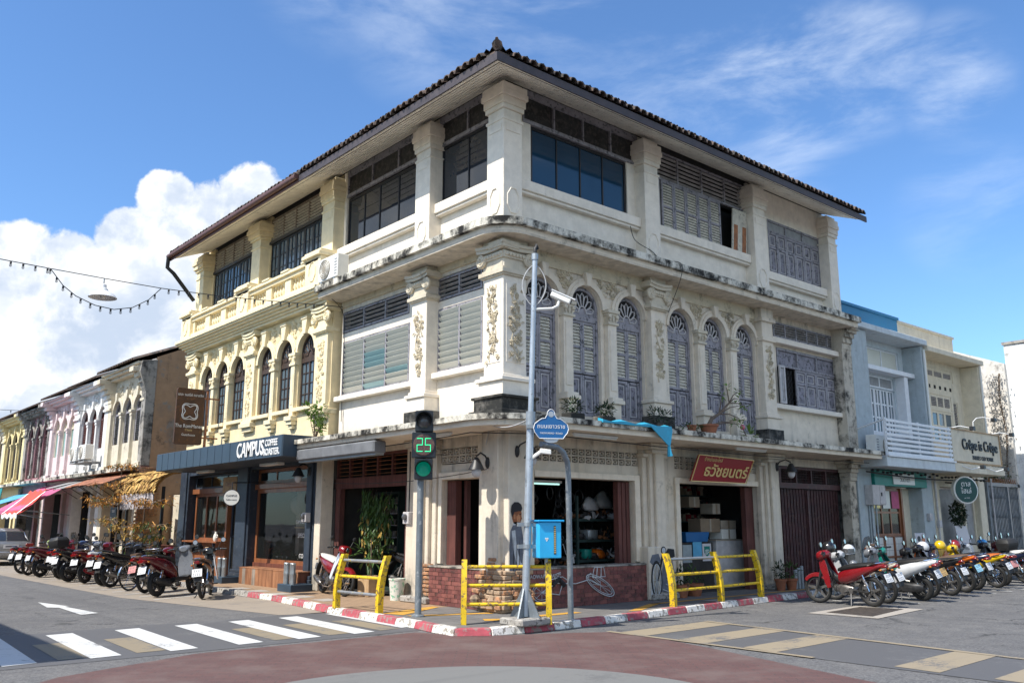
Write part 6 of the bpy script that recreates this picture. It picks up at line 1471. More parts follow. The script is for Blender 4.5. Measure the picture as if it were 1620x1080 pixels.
railing([(3.12,-1.24),(4.70,-1.16),(6.28,-1.02)],Vector((-.05,1)),'long double yellow railing along the right kerb',{(0,2)})
# ---------------------------------------------------------------- signs, lamps, wires on the facades
t=empty('guesthouse_sign',(-.9,13,4.6),'hanging rusty brown guesthouse sign with white cross-shaped emblem','sign'); FG=Fr((0,13.0,0),(1,0,0),(0,-1,0))
op=[]
for cx,cz,a0 in ((-.56,5.38,0),(-1.22,5.38,PI/2),(-1.22,3.90,PI),(-.56,3.90,1.5*PI)): op+=[(cx+.07*math.cos(a0+k*PI/8),cz+.07*math.sin(a0+k*PI/8)) for k in range(5)]
B().prism(FG,op,-.03,.03).build('board','rust_sign',t)
em=B()
for off in (.0,.055):
    ps=[]
    for i in range(49):
        a=2*PI*i/48; r=(.245 if off==0 else .19)*(1+(.13 if off==0 else .30)*math.cos(4*a+PI)); ps.append(FG(-.89+r*math.cos(a+PI/4*0),4.78+r*math.sin(a),.034))
    em.tube(ps,.012,4,False)
em.build('emblem','white_letter',t)
for s,z,sz,m_ in (('เดอะ รมณีย์ คลาสสิค',5.26,.105,'white_letter'),('The RomManee',4.36,.145,'white_letter'),('Classic',4.25,.09,'gold_letter'),('Guesthouse',4.11,.095,'white_letter')): words('lettering',s,sz,FG(-.89,z,.032),ROT_R,m_,t,.002,'CENTER',.86)
B().fb(FG,-.42,-.36,3.55,5.42,-.03,.03).build('iron_post','rust_iron',t); b=B()
for z in (5.2,4.05): b.fb(FG,-.50,-.02,z-.02,z+.02,-.02,.02)
b.build('iron_arm','rust_iron',t)
t=empty('red_shop_sign',FR(6.4,2.8,.2),'red shop board with gold Thai lettering over the right opening','sign'); fs=Fr((0,0,0),(1,0,0),(0,-1,0))
b=B().hexa([FR(5.34,2.54,.02),FR(7.38,2.54,.02),FR(7.38,2.54,-.02),FR(5.34,2.54,-.02),FR(5.40,3.10,.24),FR(7.44,3.06,.24),FR(7.44,3.06,.20),FR(5.40,3.10,.20)]); b.build('board','sign_red',t,bev=.006)
ti=math.atan2(.22,.54); rr=rot_of((1,0,-.01),(0,-math.sin(ti),math.cos(ti))); words('lettering','ธวัชยนตร์',.36,FR(6.52,2.76,.125),rr,'gold_letter',t,.006,'CENTER',1.15,.006); words('lettering','จำหน่ายอะไหล่',.12,FR(5.95,3.01,.22),rr,'gold_letter',t,.002)
b=B()
for p,q in (((5.36,2.54,.03),(7.40,2.54,.03)),((5.40,3.10,.25),(7.44,3.06,.25)),((5.36,2.54,.03),(5.40,3.10,.25)),((7.40,2.54,.03),(7.44,3.06,.25))): b.tube([FR(*p),FR(*q)],.012,4)
b.build('board_rim','gold_letter',t)
def wall_lantern(base,out,label,hang=.30):
    t=empty('wall_lantern',base,label,'lamp','bracket lanterns on the walls'); base=Vector(base); out=Vector(out)
    e=base+out*.34+Vector((0,0,.10)); B().tube([base,base+out*.08+Vector((0,0,.12)),base+out*.22+Vector((0,0,.17)),e],.016,6).build('bracket','black_frame',t); B().ball(base+out*.01,.05,.05,.11,8,6).build('wall_plate','black_frame',t)
    c=e-Vector((0,0,.02)); B().lathe([(.02,.0),(.05,-.02),(.07,-.06),(.14,-.20),(.15,-.22),(.13,-.215)],c,14).build('lamp_shade','black_frame',t,smooth=45); B().lathe([(.085,-.215),(.088,-.26),(.07,-.32),(.04,-.355),(.01,-.36)],c,12).build('lamp_globe','pale_trim',t,smooth=60)
wall_lantern((-.0,.42,2.72),(-1,-.25,0),'black bracket lantern left of the corner, next to the doorway'); wall_lantern((.33,-.0,2.92),(.2,-1,0),'black bracket lantern right of the corner, above the painted boy')
wall_lantern((8.75,.0,2.98),(.3,-1,0),'bracket lantern between the red sign and the folding gate'); wall_lantern((-.02,7.2,2.86),(-1,-.2,0),'bracket lantern on the dark blue column under the canopy end')
for i,(fr,u,z,lab) in enumerate(((FL,1.5,3.22,'left of the corner'),(FR,1.9,3.22,'right of the corner'),(FR,7.0,3.24,'above the red sign'))):
    t=empty('tube_light',fr(u,z,.5),'white unlit tube light under the ledge, '+lab,'light','tube lights under the ledge'); B().fb(fr,u-.6,u+.6,z+.03,z+.07,.45,.53).build('fitting','white_paint',t,bev=.008); B().cyl(fr(u-.58,z+.015,.49),fr(u+.58,z+.015,.49),.016,8).build('tube','white_plastic',t)
t=empty('awning_roll',FL(4,3.15,.7),'rolled up dark grey awning box under the ledge left of the traffic light','awning'); B().fb(FL,3.0,6.30,3.02,3.27,.55,.86).build('box_cover','tarp_grey',t,bev=.03); B().fb(FL,3.02,6.28,2.98,3.03,.60,.80).build('front_bar','metal_grey',t)
ac_unit(FL,5.95,7.25,.46,'air conditioner standing on the mid ledge at the seam with the yellow house',.92,.62)
def cable(name,pts,label,r=.010,mat='cable',sag=None):
    pts=[Vector(p) for p in pts]
    if len(pts)<12:      # rounded through its points
        q=[]
        for i in range(len(pts)-1):
            a,c=pts[i],pts[i+1]; p0=pts[max(i-1,0)]; p3=pts[min(i+2,len(pts)-1)]
            for k in range(5): t=k/5; q.append(.5*((2*a)+(c-p0)*t+(2*p0-5*a+4*c-p3)*t*t+(3*a-p0-3*c+p3)*t**3))
        pts=q+[pts[-1]]
    o=B().tube(pts,r,5).build(name,mat); tag(o,label,'cable'); return o
def droop(a,c,s,n=14): a,c=Vector(a),Vector(c); return [a.lerp(c,i/n)-Vector((0,0,s*4*(i/n)*(1-i/n))) for i in range(n+1)]
cable('cable',droop(FL(6.35,3.2,.55),FL(.2,3.22,.6),.05)+droop(FR(.4,3.2,.6),FR(12.3,3.2,.55),.06),'black cable strung under the ground floor ledge')
cable('cable',[FR(5.1,8.3,.01),FR(5.0,7.9,.03),FR(4.75,7.6,.1),FR(4.4,7.35,.3),FR(4.35,7.2,.52),FR(4.45,6.6,.5),FR(4.6,5.9,.12),FR(4.7,5.0,.05)] if False else [FR(3.75,8.05,-.1),FR(3.9,7.75,-.1),FR(4.3,7.55,.03),FR(4.62,7.4,.03),FR(4.66,7.24,.52),FR(4.68,6.9,.5),FR(4.70,6.2,.1)],'thin black cable looping down over the mid ledge',.008)
cable('cable',droop((-.75,-1.55,3.3),FL(.3,3.5,.35),.15)+[Vector((0,.4,3.3)),Vector((-.03,.45,3.05))],'pale cable looping from the pole to the corner lantern',.010,'cable_pale')
cable('cable',droop(FL(.4,2.6,.05),FL(6.2,2.55,-.1),.10),'black cable crossing above the left shop opening',.008); cable('cable',droop(FR(12.6,3.0,.3),FR(20.6,3.02,.3),.10),'black cable bundle under the right canopies',.022)
cable('cable',[FL(6.30,4.0,-.26),FL(6.30,5.5,-.25),FL(6.28,6.6,-.2),FL(6.3,7.0,.2)],'vertical black cable at the seam of the two houses',.008)
b=B()
for k in range(30): u=13.0+k*.26; b.ball(FR(u+rnd.uniform(-.05,.05),3.02+rnd.uniform(-.05,.05),.3),.05,.05,.035,6,4)
struct(tag(b.build('cable_clamps','black_frame'),'black cable joints bundled under the right canopies','cable joints'),'stuff')
# string of bulbs across the left street with a white dome lamp
SW=empty('string_light',(-5.8,6.4,6.5),'string of small bulbs slung across the left street to the house corner','string light')
main=[Vector(p) for p in ((-10.2,6.4,6.78),(-9.2,6.4,6.68),(-8.2,6.4,6.61),(-7.2,6.4,6.57),(-6.3,6.4,6.55),(-5.3,6.4,6.535),(-4.13,6.4,6.53),(-2.8,6.4,6.58),(-1.5,6.4,6.68),(-.5,6.4,6.77),(.28,6.4,6.83))]
swag=[Vector(p) for p in ((-6.29,6.4,6.55),(-6.03,6.4,6.25),(-5.78,6.4,6.08),(-5.41,6.4,5.95),(-5.04,6.4,5.92),(-4.68,6.4,6.02),(-4.37,6.4,6.24),(-4.13,6.4,6.53))]
B().tube(main,.009,5).build('wire','cable',SW); B().tube(swag,.009,5).build('wire','cable',SW)
bl=B().lathe([(.012,0),(.02,-.015),(.02,-.05),(.016,-.055)],(0,0,0),7).mesh('bulb_socket'); bg=B().lathe([(.015,-.055),(.026,-.075),(.026,-.095),(.012,-.112)],(0,0,0),8).mesh('bulb',smooth=60)
def bulbs(owner,pts,ds,skip=None):
    acc=0;nxt=0
    for a,c in zip(pts,pts[1:]):
        L=(c-a).length
        while nxt<=acc+L:
            p=a.lerp(c,(nxt-acc)/L)
            if not(skip and skip(p)): o=put('bulb_socket',bl,'cable',owner,p); put('bulb',bg,'cafe_wood' if False else 'clear_glass',o,p)
            nxt+=ds
        acc+=L
bulbs(SW,main,.215,lambda p:-6.25<p.x<-4.15 or p.x>-.4); bulbs(SW,swag,.20)
DL=empty('dome_lamp',(-5.28,6.4,6.2),'white dome lamp hanging from the string of bulbs over the left street','lamp')
B().lathe([(.03,6.42),(.055,6.40),(.06,6.33),(.09,6.31),(.10,6.27),(.22,6.20),(.275,6.13),(.27,6.125),(.21,6.185),(.02,6.22)],(-5.28,6.4,0),24).build('lamp_shade','white_paint',DL,smooth=40); B().tube([(-5.28,6.4,6.53),(-5.28,6.4,6.42)],.012,6).build('hook','metal_grey',DL); B().lathe([(.04,6.2),(.055,6.15),(.03,6.11)],(-5.28,6.4,0),10).build('lamp_bulb','white_plastic',DL)
S2=empty('string_light',(-2,27,6.0),'second string of bulbs far along the left street in front of the old row','string light'); m2=droop((-9.5,27,6.4),(.0,27,6.2),.30,24); B().tube(m2,.012,4).build('wire','cable',S2); bulbs(S2,m2,.42)
B().cyl((-10.2,6.4,6.0),(-10.2,6.4,6.85),.03,6).build('wire_post','metal_grey',OP)
# ---------------------------------------------------------------- motorbikes, bicycle, car
def sec(x,z,w,h,p=2.6,n=12,sh=0.):
    out=[]
    for i in range(n):
        a=2*PI*i/n; c,s=math.cos(a),math.sin(a)
        out.append(Vector((x+sh*math.copysign(abs(s)**(2/p),s),w*math.copysign(abs(c)**(2/p),c),z+h*math.copysign(abs(s)**(2/p),s))))
    return out
def plate_xz(b,poly,y0,y1):
    f=Fr((0,0,0),(1,0,0),(0,1,0)); return b.prism(f,poly,y0,y1)
def wheel(root,name,x,R_,tw,spoke,tf=lambda p:p,rim='engine_alloy'):
    def tb(b): b.v=[tf(Vector(p)) for p in b.v]; return b
    c=Vector((x,0,R_)); t=tb(B().ring(c,R_-tw,tw,(0,1,0),28,8)).build(name,'tyre',root,smooth=60,c=tf(c))
    b=B().ring(c,R_-tw*1.9,tw*.42,(0,1,0),28,6); tb(b).build('rim',rim,t,smooth=50)
    b=B(); b.cyl(c+Vector((0,-.06,0)),c+Vector((0,.06,0)),.045,10)
    if spoke=='wire':
        for i in range(18):
            a=2*PI*i/18; a2=a+(.5 if i%2 else -.5); s=(-1)**(i//2%2); b.tube([c+Vector((.04*math.cos(a2),s*.05,.04*math.sin(a2))),c+Vector(((R_-tw*1.9)*math.cos(a),0,(R_-tw*1.9)*math.sin(a)))],.004,4)
        tb(b).build('spokes','chrome',t)
    else:
        for i in range(5):
            a=2*PI*i/5+.3; d=Vector((math.cos(a),0,math.sin(a))); s_=Vector((-d.z,0,d.x)); b.hexa([c+s_*q*w1+d*r+Vector((0,y,0)) for r,w1 in ((.03,.030),(R_-tw*2,.018)) for q,y in ((-1,-.018),(1,-.018),(1,.018),(-1,.018))])
        tb(b).build('spokes','engine_dark' if spoke=='dark' else 'engine_alloy',t)
    return t
def bike(kind,label,group,spoke='cast'):
    """underbone moped or scooter, nose along +x, rear tyre standing on the origin"""
    sc=kind=='scooter'; R_=.265 if sc else .295; tw=.055 if sc else .042; WB=1.24
    r=empty('motorbike',(0,0,0),label,'motorbike',group)
    st=R(16); hx=Vector((1.0,0,.80))
    def S(p):
        q=Vector(p)-hx; return Vector((q.x*math.cos(st)-q.y*math.sin(st),q.x*math.sin(st)+q.y*math.cos(st),q.z))+hx
    def sb(b): b.v=[S(p) for p in b.v]; return b
    wheel(r,'rear_wheel',0,R_,tw,spoke); wheel(r,'front_wheel',WB,R_,tw*.9,spoke,S)
    # front end, turned on the steering head
    b=B()
    for s in (-1,1): b.tube([(1.05,s*.075,.82),(1.13,s*.075,.60),(WB,s*.075,R_)],[.022,.026,.022],8)
    b.box(1.0,1.12,-.09,.09,.60,.66); sb(b).build('fork','engine_dark',r,smooth=40)
    b=B(); n=12
    for i in range(n):
        a0=R(38)+R(118)*i/n; a1=R(38)+R(118)*(i+1)/n; o=R_+.022
        pr=[[Vector((WB+(o+dz)*math.cos(a),y,R_+(o+dz)*math.sin(a))) for y,dz in ((-.065,-.06),(-.055,0),(-.02,.014),(.02,.014),(.055,0),(.065,-.06),(.05,-.012),(-.05,-.012))] for a in (a0,a1)]
        b.loft(pr,cap=i in (0,n-1))
    sb(b).build('front_fender','bike_red',r,smooth=45)
    b=B(); b.loft([sec(.90,.99,.08,.05),sec(.98,1.0,.15,.085),sec(1.08,.98,.155,.10),sec(1.15,.96,.11,.085)]); sb(b).build('front_cowl','bike_red',r,smooth=50)
    b=B(); b.lathe([(.075,0),(.07,.018),(.03,.03)],(1.125,0,.97),14,(1,0,-.1)); sb(b).build('headlight','mirror',r,smooth=50)
    b=B(); b.tube([(.90,.36,1.01),(.96,.20,1.03),(1.02,.06,1.0),(1.02,-.06,1.0),(.96,-.20,1.03),(.90,-.36,1.01)],.013,7); hb=sb(b).build('handlebar','chrome',r,smooth=50)
    for s in (-1,1): b=B(); b.tube([(.935,s*.25,1.025),(.89,s*.37,1.01)],.02,8); b.box(.93,.99,s*.19-.04,s*.19+.04,1.005,1.06); b.tube([(.97,s*.20,1.04),(.96,s*.34,1.02)],.007,5); sb(b).build('grip','plastic_black',r)
    for s in (-1,1):
        b=B(); b.tube([(.97,s*.19,1.05),(.98,s*.24,1.16),(.95,s*.30,1.21)],.008,5); b.lathe([(.055,0),(.058,.014),(.035,.032)],(.945,s*.31,1.225),12,(1,0,.1)); m=sb(b).build('mirror','plastic_black',r,smooth=40)
        b=B(); b.lathe([(.050,0),(.049,.003)],(.940,s*.31,1.225),12,(-1,0,.06)); sb(b).build('mirror_glass','mirror',m)
    if sc:
        b=B(); b.loft([sec(.50,.46,.15,.16,3),sec(.34,.60,.185,.17,3),sec(.10,.68,.19,.15,3),sec(-.15,.75,.17,.11,2.8),sec(-.36,.81,.10,.055,2.6),sec(-.44,.83,.05,.03)]); b.build('side_fairing','bike_red',r,smooth=45)
        b=B(); b.loft([sec(.54,.72,.10,.05),sec(.42,.78,.15,.055),sec(.15,.83,.16,.045),sec(-.10,.865,.14,.04),sec(-.28,.89,.08,.025)]); b.build('seat','seat_black',r,smooth=50)
        b=B(); b.loft([sec(.42,.34,.16,.05,4),sec(.85,.34,.16,.045,4),sec(.98,.40,.15,.05,4)]); b.build('floorboard','plastic_black',r,smooth=40)
        b=B()
        rings=[[Vector((x-.04,-w,z)),Vector((x+.02,-w*.75,z)),Vector((x+.06,0,z)),Vector((x+.02,w*.75,z)),Vector((x-.04,w,z)),Vector((x-.055,w*.7,z)),Vector((x-.06,-w*.7,z))] for x,z,w in ((.96,.34,.14),(1.0,.52,.20),(1.03,.70,.21),(1.03,.86,.19),(1.0,.97,.12))]
        b.loft(rings); b.build('leg_shield','bike_red',r,smooth=50)
        b=B(); b.loft([sec(.50,.30,.10,.08,4),sec(.25,.29,.13,.10,4),sec(-.02,.29,.10,.09,4),sec(-.10,.29,.05,.05)]); b.v=[v+Vector((0,.06,0)) for v in b.v]; b.build('engine','engine_dark',r,smooth=40)
    else:
        b=B(); b.loft([sec(.68,.54,.10,.12),sec(.50,.58,.14,.16,3),sec(.28,.64,.155,.14,3),sec(.02,.72,.145,.10),sec(-.22,.79,.10,.06),sec(-.38,.83,.05,.03)]); b.build('side_fairing','bike_red',r,smooth=45)
        b=B(); b.loft([sec(.68,.70,.09,.04),sec(.52,.745,.135,.055),sec(.25,.785,.15,.06),sec(-.02,.82,.14,.05),sec(-.24,.86,.08,.025)]); b.build('seat','seat_black',r,smooth=50)
        b=B(); b.loft([sec(.62,.50,.06,.09),sec(.78,.52,.05,.07),sec(.92,.62,.055,.08),sec(1.0,.78,.06,.09),sec(1.03,.90,.07,.06)]); b.build('frame_cover','plastic_black',r,smooth=50)
        b=B(); b.loft([sec(1.02,.94,.10,.05),sec(1.07,.84,.12,.08),sec(1.06,.70,.11,.09),sec(1.03,.60,.08,.06)]); b.build('front_apron','bike_red',r,smooth=50)
        for s in (-1,1):
            b=B(); ol=[(1.02,.93),(1.10,.84),(1.08,.72),(.99,.56),(.96,.44),(.90,.34),(.82,.36),(.83,.48),(.86,.62),(.90,.76),(.95,.88)]
            n=len(ol); vs=[(x,s*(.085+.10*max(0,min(1,(1.0-z)/.6))-.05*max(0,x-1.0)*8*.2),z) for x,z in ol]+[(x,s*(.072+.10*max(0,min(1,(1.0-z)/.6))),z-.004) for x,z in ol]
            b.add(vs,[tuple(range(n)),tuple(range(2*n-1,n-1,-1))]+[(i,(i+1)%n,n+(i+1)%n,n+i) for i in range(n)]); b.build('leg_shield','bike_red',r,smooth=30)
        b=B(); b.loft([sec(.78,.32,.06,.05),sec(.70,.32,.10,.09,3),sec(.52,.31,.12,.11,3),sec(.38,.30,.08,.08)]); b.cyl((.56,-.13,.29),(.56,.13,.29),.085,14); b.cyl((.42,-.10,.30),(.42,.11,.30),.06,12)
        for k in range(4): b.cyl((.72+k*.035,0,.32),(.735+k*.035,0,.32),.075,12)
        b.build('engine','engine_alloy',r,smooth=40)
        b=B(); b.tube([(1.02,0,.86),(.90,0,.62),(.62,0,.42),(.40,0,.34)],.03,7); b.tube([(.62,0,.50),(.20,0,.66),(-.20,0,.78)],.022,6); b.build('frame','plastic_black',r)
    b=B()
    for s in (-1,1): b.tube([(.46,s*.07,.32),(.10,s*.09,R_),(-.02,s*.09,R_)],.02,6)
    b.build('swing_arm','engine_dark',r)
    for s in (-1,1):
        b=B(); b.tube([(-.02,s*.11,R_+.02),(.10,s*.12,.66)],.012,6); b.tube([(.01,s*.112,R_+.12),(.07,s*.118,.54)],.028,8); b.build('shock_absorber','chrome',r)
    b=B(); b.loft([sec(-.30,.79,.06,.035),sec(-.38,.80,.06,.035),sec(-.42,.80,.045,.025)] if not sc else [sec(-.36,.76,.10,.035),sec(-.43,.765,.10,.04),sec(-.46,.765,.08,.03)]); b.build('tail_light','tail_red',r,smooth=50)
    for s in (-1,1): B().ball((-.34,s*.12,.74),.035,.025,.022,8,5).build('indicator','amber',r,smooth=60)
    b=B(); rings=[[Vector((x,-w,z)),Vector((x+.015,0,z+.02)),Vector((x,w,z)),Vector((x+.02,w,z-.004)),Vector((x+.03,0,z+.012)),Vector((x+.02,-w,z-.004))] for x,z,w in ((-.12,.71,.07),(-.27,.68,.085),(-.36,.58,.085),(-.41,.46,.08),(-.43,.38,.07))]; b.loft(rings); b.build('rear_fender','plastic_black',r,smooth=40)
    f=Fr((-.405,0,.575),(0,-1,0),Vector((-.90,0,.35)).normalized()); up=Vector((-.35,0,-.90)).normalized()*-1
    class Q:
        u=f.u; n=f.n
        def __call__(s,u,z,d): return f.o+f.u*u+up*z+f.n*d
    q=Q(); pl=B().fb(q,-.105,.105,-.085,.085,.012,.018).build('number_plate','plate',r); b=B()
    for k,(z,h,n) in enumerate(((.04,.042,3),(-.04,.05,4))):
        for i in range(n): u=(i-(n-1)/2)*.045; b.fb(q,u-.015,u+.012,z-h/2,z-h/2+.008,.018,.0195); b.fb(q,u-.015,u-.007,z-h/2+.008,z+h/2,.018,.0195); b.fb(q,u+(.004 if i%2 else -.007),u+.012,z+h/2-.009,z+h/2,.018,.0195)
    o=b.build('plate_marks','plate_ink',pl); o['kind']='stuff'
    s=-1; b=B(); b.tube([(.70,s*.05,.26),(.62,s*.10,.17),(.42,s*.13,.17),(.25,s*.145,.20)],.018,7); b.build('exhaust_pipe','chrome',r,smooth=50)
    b=B(); ax=Vector((-.60,0,.17)).normalized(); b.lathe([(.03,0),(.055,.05),(.062,.12),(.062,.40),(.045,.50),(.03,.505)],(.27,s*.155,.215),12,ax); b.build('muffler','plastic_black' if sc else 'engine_alloy',r,smooth=45)
    B().tube([(.42,.10,.24),(.36,.22,.03),(.33,.24,.03)],.012,5).build('side_stand','engine_dark',r)
    b=B()
    for s in (-1,1): b.tube([(.02,s*.11,.80),(-.18,s*.13,.86),(-.34,s*.06,.88)],.012,6)
    b.tube([(-.34,-.06,.88),(-.36,0,.885),(-.34,.06,.88)],.012,6); b.build('grab_rail','chrome',r,smooth=50)
    b=B(); b.tube([(.46,-.26,.28),(.46,.26,.28)],.013,6); b.build('foot_peg','plastic_black',r)
    return r
BODY=('front_apron','front_fender','front_cowl','side_fairing','leg_shield')
def basename(o): return o.name.split('.')[0]
def paint_bike(r,cols):
    for ch in KIDS[r.name]:
        k=basename(ch); m=cols.get(k) or (cols.get('body') if k in BODY else None)
        tgt=[(ch,m)]
        if k=='number_plate': tgt=[(ch,cols.get('plate'))]
        for o,mm in tgt:
            if mm: o.material_slots[0].link='OBJECT'; o.material_slots[0].material=M[mm]
PB=bike('underbone','x','motorbikes along the right kerb'); PS=bike('scooter','x','motorbikes along the left kerb','dark'); PW=bike('underbone','x','motorbikes along the right kerb','wire')
used=set()
def place(proto,x,y,head,lean,label,group,scale=1.,**cols):
    o=proto if proto.name not in used else copy_tree(proto); used.add(proto.name)
    o['label']=label; o['group']=group; o.location=(x,y,cols.pop('z',.01)); o.rotation_euler=(R(lean),0,R(head)); o.scale=(scale,)*3; ORG[o.name]=Vector((x,y,0))
    paint_bike(o,cols); return o
GR='motorbikes along the right kerb'; GL='motorbikes along the left kerb'
right=[ # x, y, proto, label, colours
 (7.02,-3.12,PB,'shiny red motorbike with black seat, first of the right row, by the drain cover',dict(body='bike_red',seat='seat_black',scale=1.0)),
 (8.05,-3.02,PW,'silver motorbike with cream saddle, second in the right row beside the red one',dict(body='bike_silver',side_fairing='bike_cream',seat='seat_brown')),
 (9.15,-2.98,PS,'white striped grey scooter, third in the right row',dict(body='bike_grey',side_fairing='bike_white')),
 (10.1,-2.86,PW,'dark teal motorbike with a gold number plate in the right row',dict(body='bike_teal',plate='plate_gold')),
 (11.05,-2.86,PB,'black motorbike with red tail and white plate, between the teal and the orange one',dict(body='bike_black',front_fender='bike_wine')),
 (12.15,-2.78,PB,'orange and black motorbike with brown saddle and pale blue plate',dict(body='bike_orange',front_cowl='bike_black',leg_shield='bike_black',seat='seat_brown',plate='plate_blue')),
 (13.35,-2.70,PS,'navy scooter with white plate, next to the yellow moped of the right row',dict(body='bike_navy')),
 (14.40,-2.62,PW,'yellow moped with orange saddle in the right row',dict(body='bike_yellow',seat='seat_orange')),
 (15.50,-2.52,PS,'white scooter with red plate in the right row',dict(body='bike_white',plate='plate_red')),
 (16.65,-2.45,PB,'black motorbike near the end of the right row, cream saddle cover',dict(body='bike_black',side_fairing='bike_navy',seat='seat_white')),
 (17.8,-2.40,PW,'wine red motorbike last but one in the right row',dict(body='bike_wine')),
 (18.9,-2.35,PS,'red and white scooter at the picture edge, last of the right row',dict(body='bike_red',front_cowl='bike_white'))]
def extra(o,kind,mat):
    if kind=='basket':
        b=B()
        for k in range(5): z=.86+k*.045; w=.12+.012*k; b.tube([(1.16,-w,z),(1.34+.01*k,-w,z),(1.34+.01*k,w,z),(1.16,w,z),(1.16,-w,z)],.006,4)
        for k in range(7): y=-.13+k*.043; b.tube([(1.345,y*.92,.86),(1.385,y*1.28,1.04)],.004,3)
        n='front_basket'
    elif kind=='box': b=B().loft([[Vector(p) for p in ((-.46,-.17,.93),(-.12,-.17,.93),(-.12,.17,.93),(-.46,.17,.93))],[Vector(p) for p in ((-.50,-.2,1.12),(-.10,-.2,1.12),(-.10,.2,1.12),(-.50,.2,1.12))],[Vector(p) for p in ((-.44,-.15,1.22),(-.15,-.15,1.22),(-.15,.15,1.22),(-.44,.15,1.22))]]); n='top_box'
    elif kind=='screen': b=B().loft([[Vector((1.12-.02*k+.02*math.cos(a),w*math.sin(a),1.05+.09*k)) for a in (-1.3,-.6,0,.6,1.3)]+[Vector((1.11-.02*k+.02*math.cos(a),w*math.sin(a),1.05+.09*k)) for a in (1.3,.6,0,-.6,-1.3)] for k,w in enumerate((.17,.18,.16,.10))]); n='windscreen'
    else: b=B().ball((.62,.0,.62),.13,.11,.14,9,6).ball((.66,.02,.80),.09,.08,.09,8,5); n='hung_bag'
    me=b.mesh(n,smooth=40,bev=.012 if kind=='box' else 0); c=bpy.data.objects.new(n,me); COL.objects.link(c); c.parent=o; me.materials.append(M[mat])
for i,(x,y,p,l,c) in enumerate(right):
    c.setdefault('scale',rnd.uniform(.95,1.05)) if i else None
    o=place(p,x+(rnd.uniform(-.10,.10) if i else 0),y+(rnd.uniform(-.16,.16) if i else 0),79+rnd.uniform(-9,7),rnd.uniform(-11,-5),l,GR,**c)
    k={2:('screen','clear_glass'),3:('basket','engine_dark'),5:('bag','bike_navy'),8:('box','plastic_black'),10:('basket','chrome'),1:('bag','bike_grey')}.get(i)
    if k: extra(o,*k)
left=[(-2.93,8.62,PS,'black scooter with dark red flank, nearest of the left row',dict(body='bike_black',side_fairing='bike_wine',front_cowl='bike_grey',leg_shield='bike_grey')),
 (-2.80,9.80,PB,'small motorbike with a pink plate, between the black scooter and the bicycle',dict(body='bike_wine',plate='plate_red',seat='seat_brown')),
 (-2.75,12.25,PB,'black motorbike right behind the bicycle, with white plate',dict(body='bike_black')),
 (-2.92,13.05,PS,'black scooter with white stripes on its tail, left of the bicycle',dict(body='bike_black',side_fairing='bike_white')),
 (-3.02,14.35,PS,'wine red scooter with tan seat and red muffler in the left row',dict(body='bike_wine',seat='seat_brown',muffler='bike_red')),
 (-2.95,15.35,PS,'dark grey scooter behind the wine red one with the tan seat',dict(body='bike_grey',side_fairing='bike_black')),
 (-2.95,16.15,PB,'orange and navy motorbike in the left row',dict(body='bike_navy',side_fairing='bike_orange')),
 (-3.0,16.95,PS,'dark navy scooter in the left row, beside the second wine red one',dict(body='bike_navy')),
 (-3.12,18.30,PS,'second wine red scooter of the left row, far from the crossing',dict(body='bike_wine',seat='seat_brown')),
 (-3.05,19.5,PB,'red motorbike with lime front near the silver car',dict(body='bike_red',front_cowl='bike_lime',leg_shield='bike_lime')),
 (-3.05,20.6,PB,'black motorbike with silver front at the far end of the left row',dict(body='bike_black',front_cowl='bike_silver'))]
for i,(x,y,p,l,c) in enumerate(left):
    o=place(p,x+(rnd.uniform(-.15,.12) if i>1 else 0),y,30+rnd.uniform(-9,9),rnd.uniform(-10,-4),l,GL,(1.02 if p is PS else 1.0)*rnd.uniform(.97,1.03),**c)
    k={2:('basket','engine_dark'),5:('box','plastic_black'),8:('screen','clear_glass'),6:('bag','bike_grey')}.get(i)
    if k: extra(o,*k)
place(PW,-2.38,7.40,57,-6,'white fronted moped parked apart beside the cafe, its tail and plate to the street',GL,body='bike_white',side_fairing='bike_black',front_fender='bike_black',front_cowl='bike_black')
place(PW,-.20,6.03,-99,-6,'red vintage moped with white leg shield and white saddle on the pavement','mopeds on the pavement',.97,body='bike_red',leg_shield='bike_white',seat='seat_white',z=KZ+.01)
place(PB,.75,4.35,-80,-7,'dark motorbike standing inside the left shop opening','mopeds on the pavement',body='bike_black',front_cowl='bike_red',z=KZ+.03)
# bicycle
bc=empty('bicycle',(-2.80,10.95,0),'old bicycle with big wire wheels, parked among the left motorbikes','bicycle',rz=R(28)); ORG[bc.name]=Vector((0,0,0))
for nm,x in (('rear_wheel',0),('front_wheel',1.08)):
    c=Vector((x,0,.345)); t=B().ring(c,.325,.020,(0,1,0),36,6).build(nm,'tyre',bc,smooth=60); B().ring(c,.303,.011,(0,1,0),36,5).build('rim','chrome',t,smooth=60); b=B(); b.cyl(c-Vector((0,.05,0)),c+Vector((0,.05,0)),.02,8)
    for i in range(24): a=2*PI*i/24; b.tube([c+Vector((0,.03*(-1)**i,0)),c+Vector((.30*math.cos(a),0,.30*math.sin(a)))],.0028,3)
    b.build('spokes','chrome',t)
    b=B(); n=14
    for i in range(n): a0=R(20)+R(165)*i/n; a1=R(20)+R(165)*(i+1)/n; b.loft([[c+Vector((math.cos(a)*q,y,math.sin(a)*q)) for y,q in ((-.026,.355),(0,.366),(.026,.355),(.024,.351),(-.024,.351))] for a in (a0,a1)])
    b.build('mudguard','chrome',bc,smooth=40)
b=B(); bb=(.46,0,.29); sh=(.30,0,.80); hd=(.93,0,.86); hl=(.96,0,.72)
for p,q in ((bb,sh),(sh,hd),(bb,hl),(hd,hl)): b.tube([p,q],.015,7)
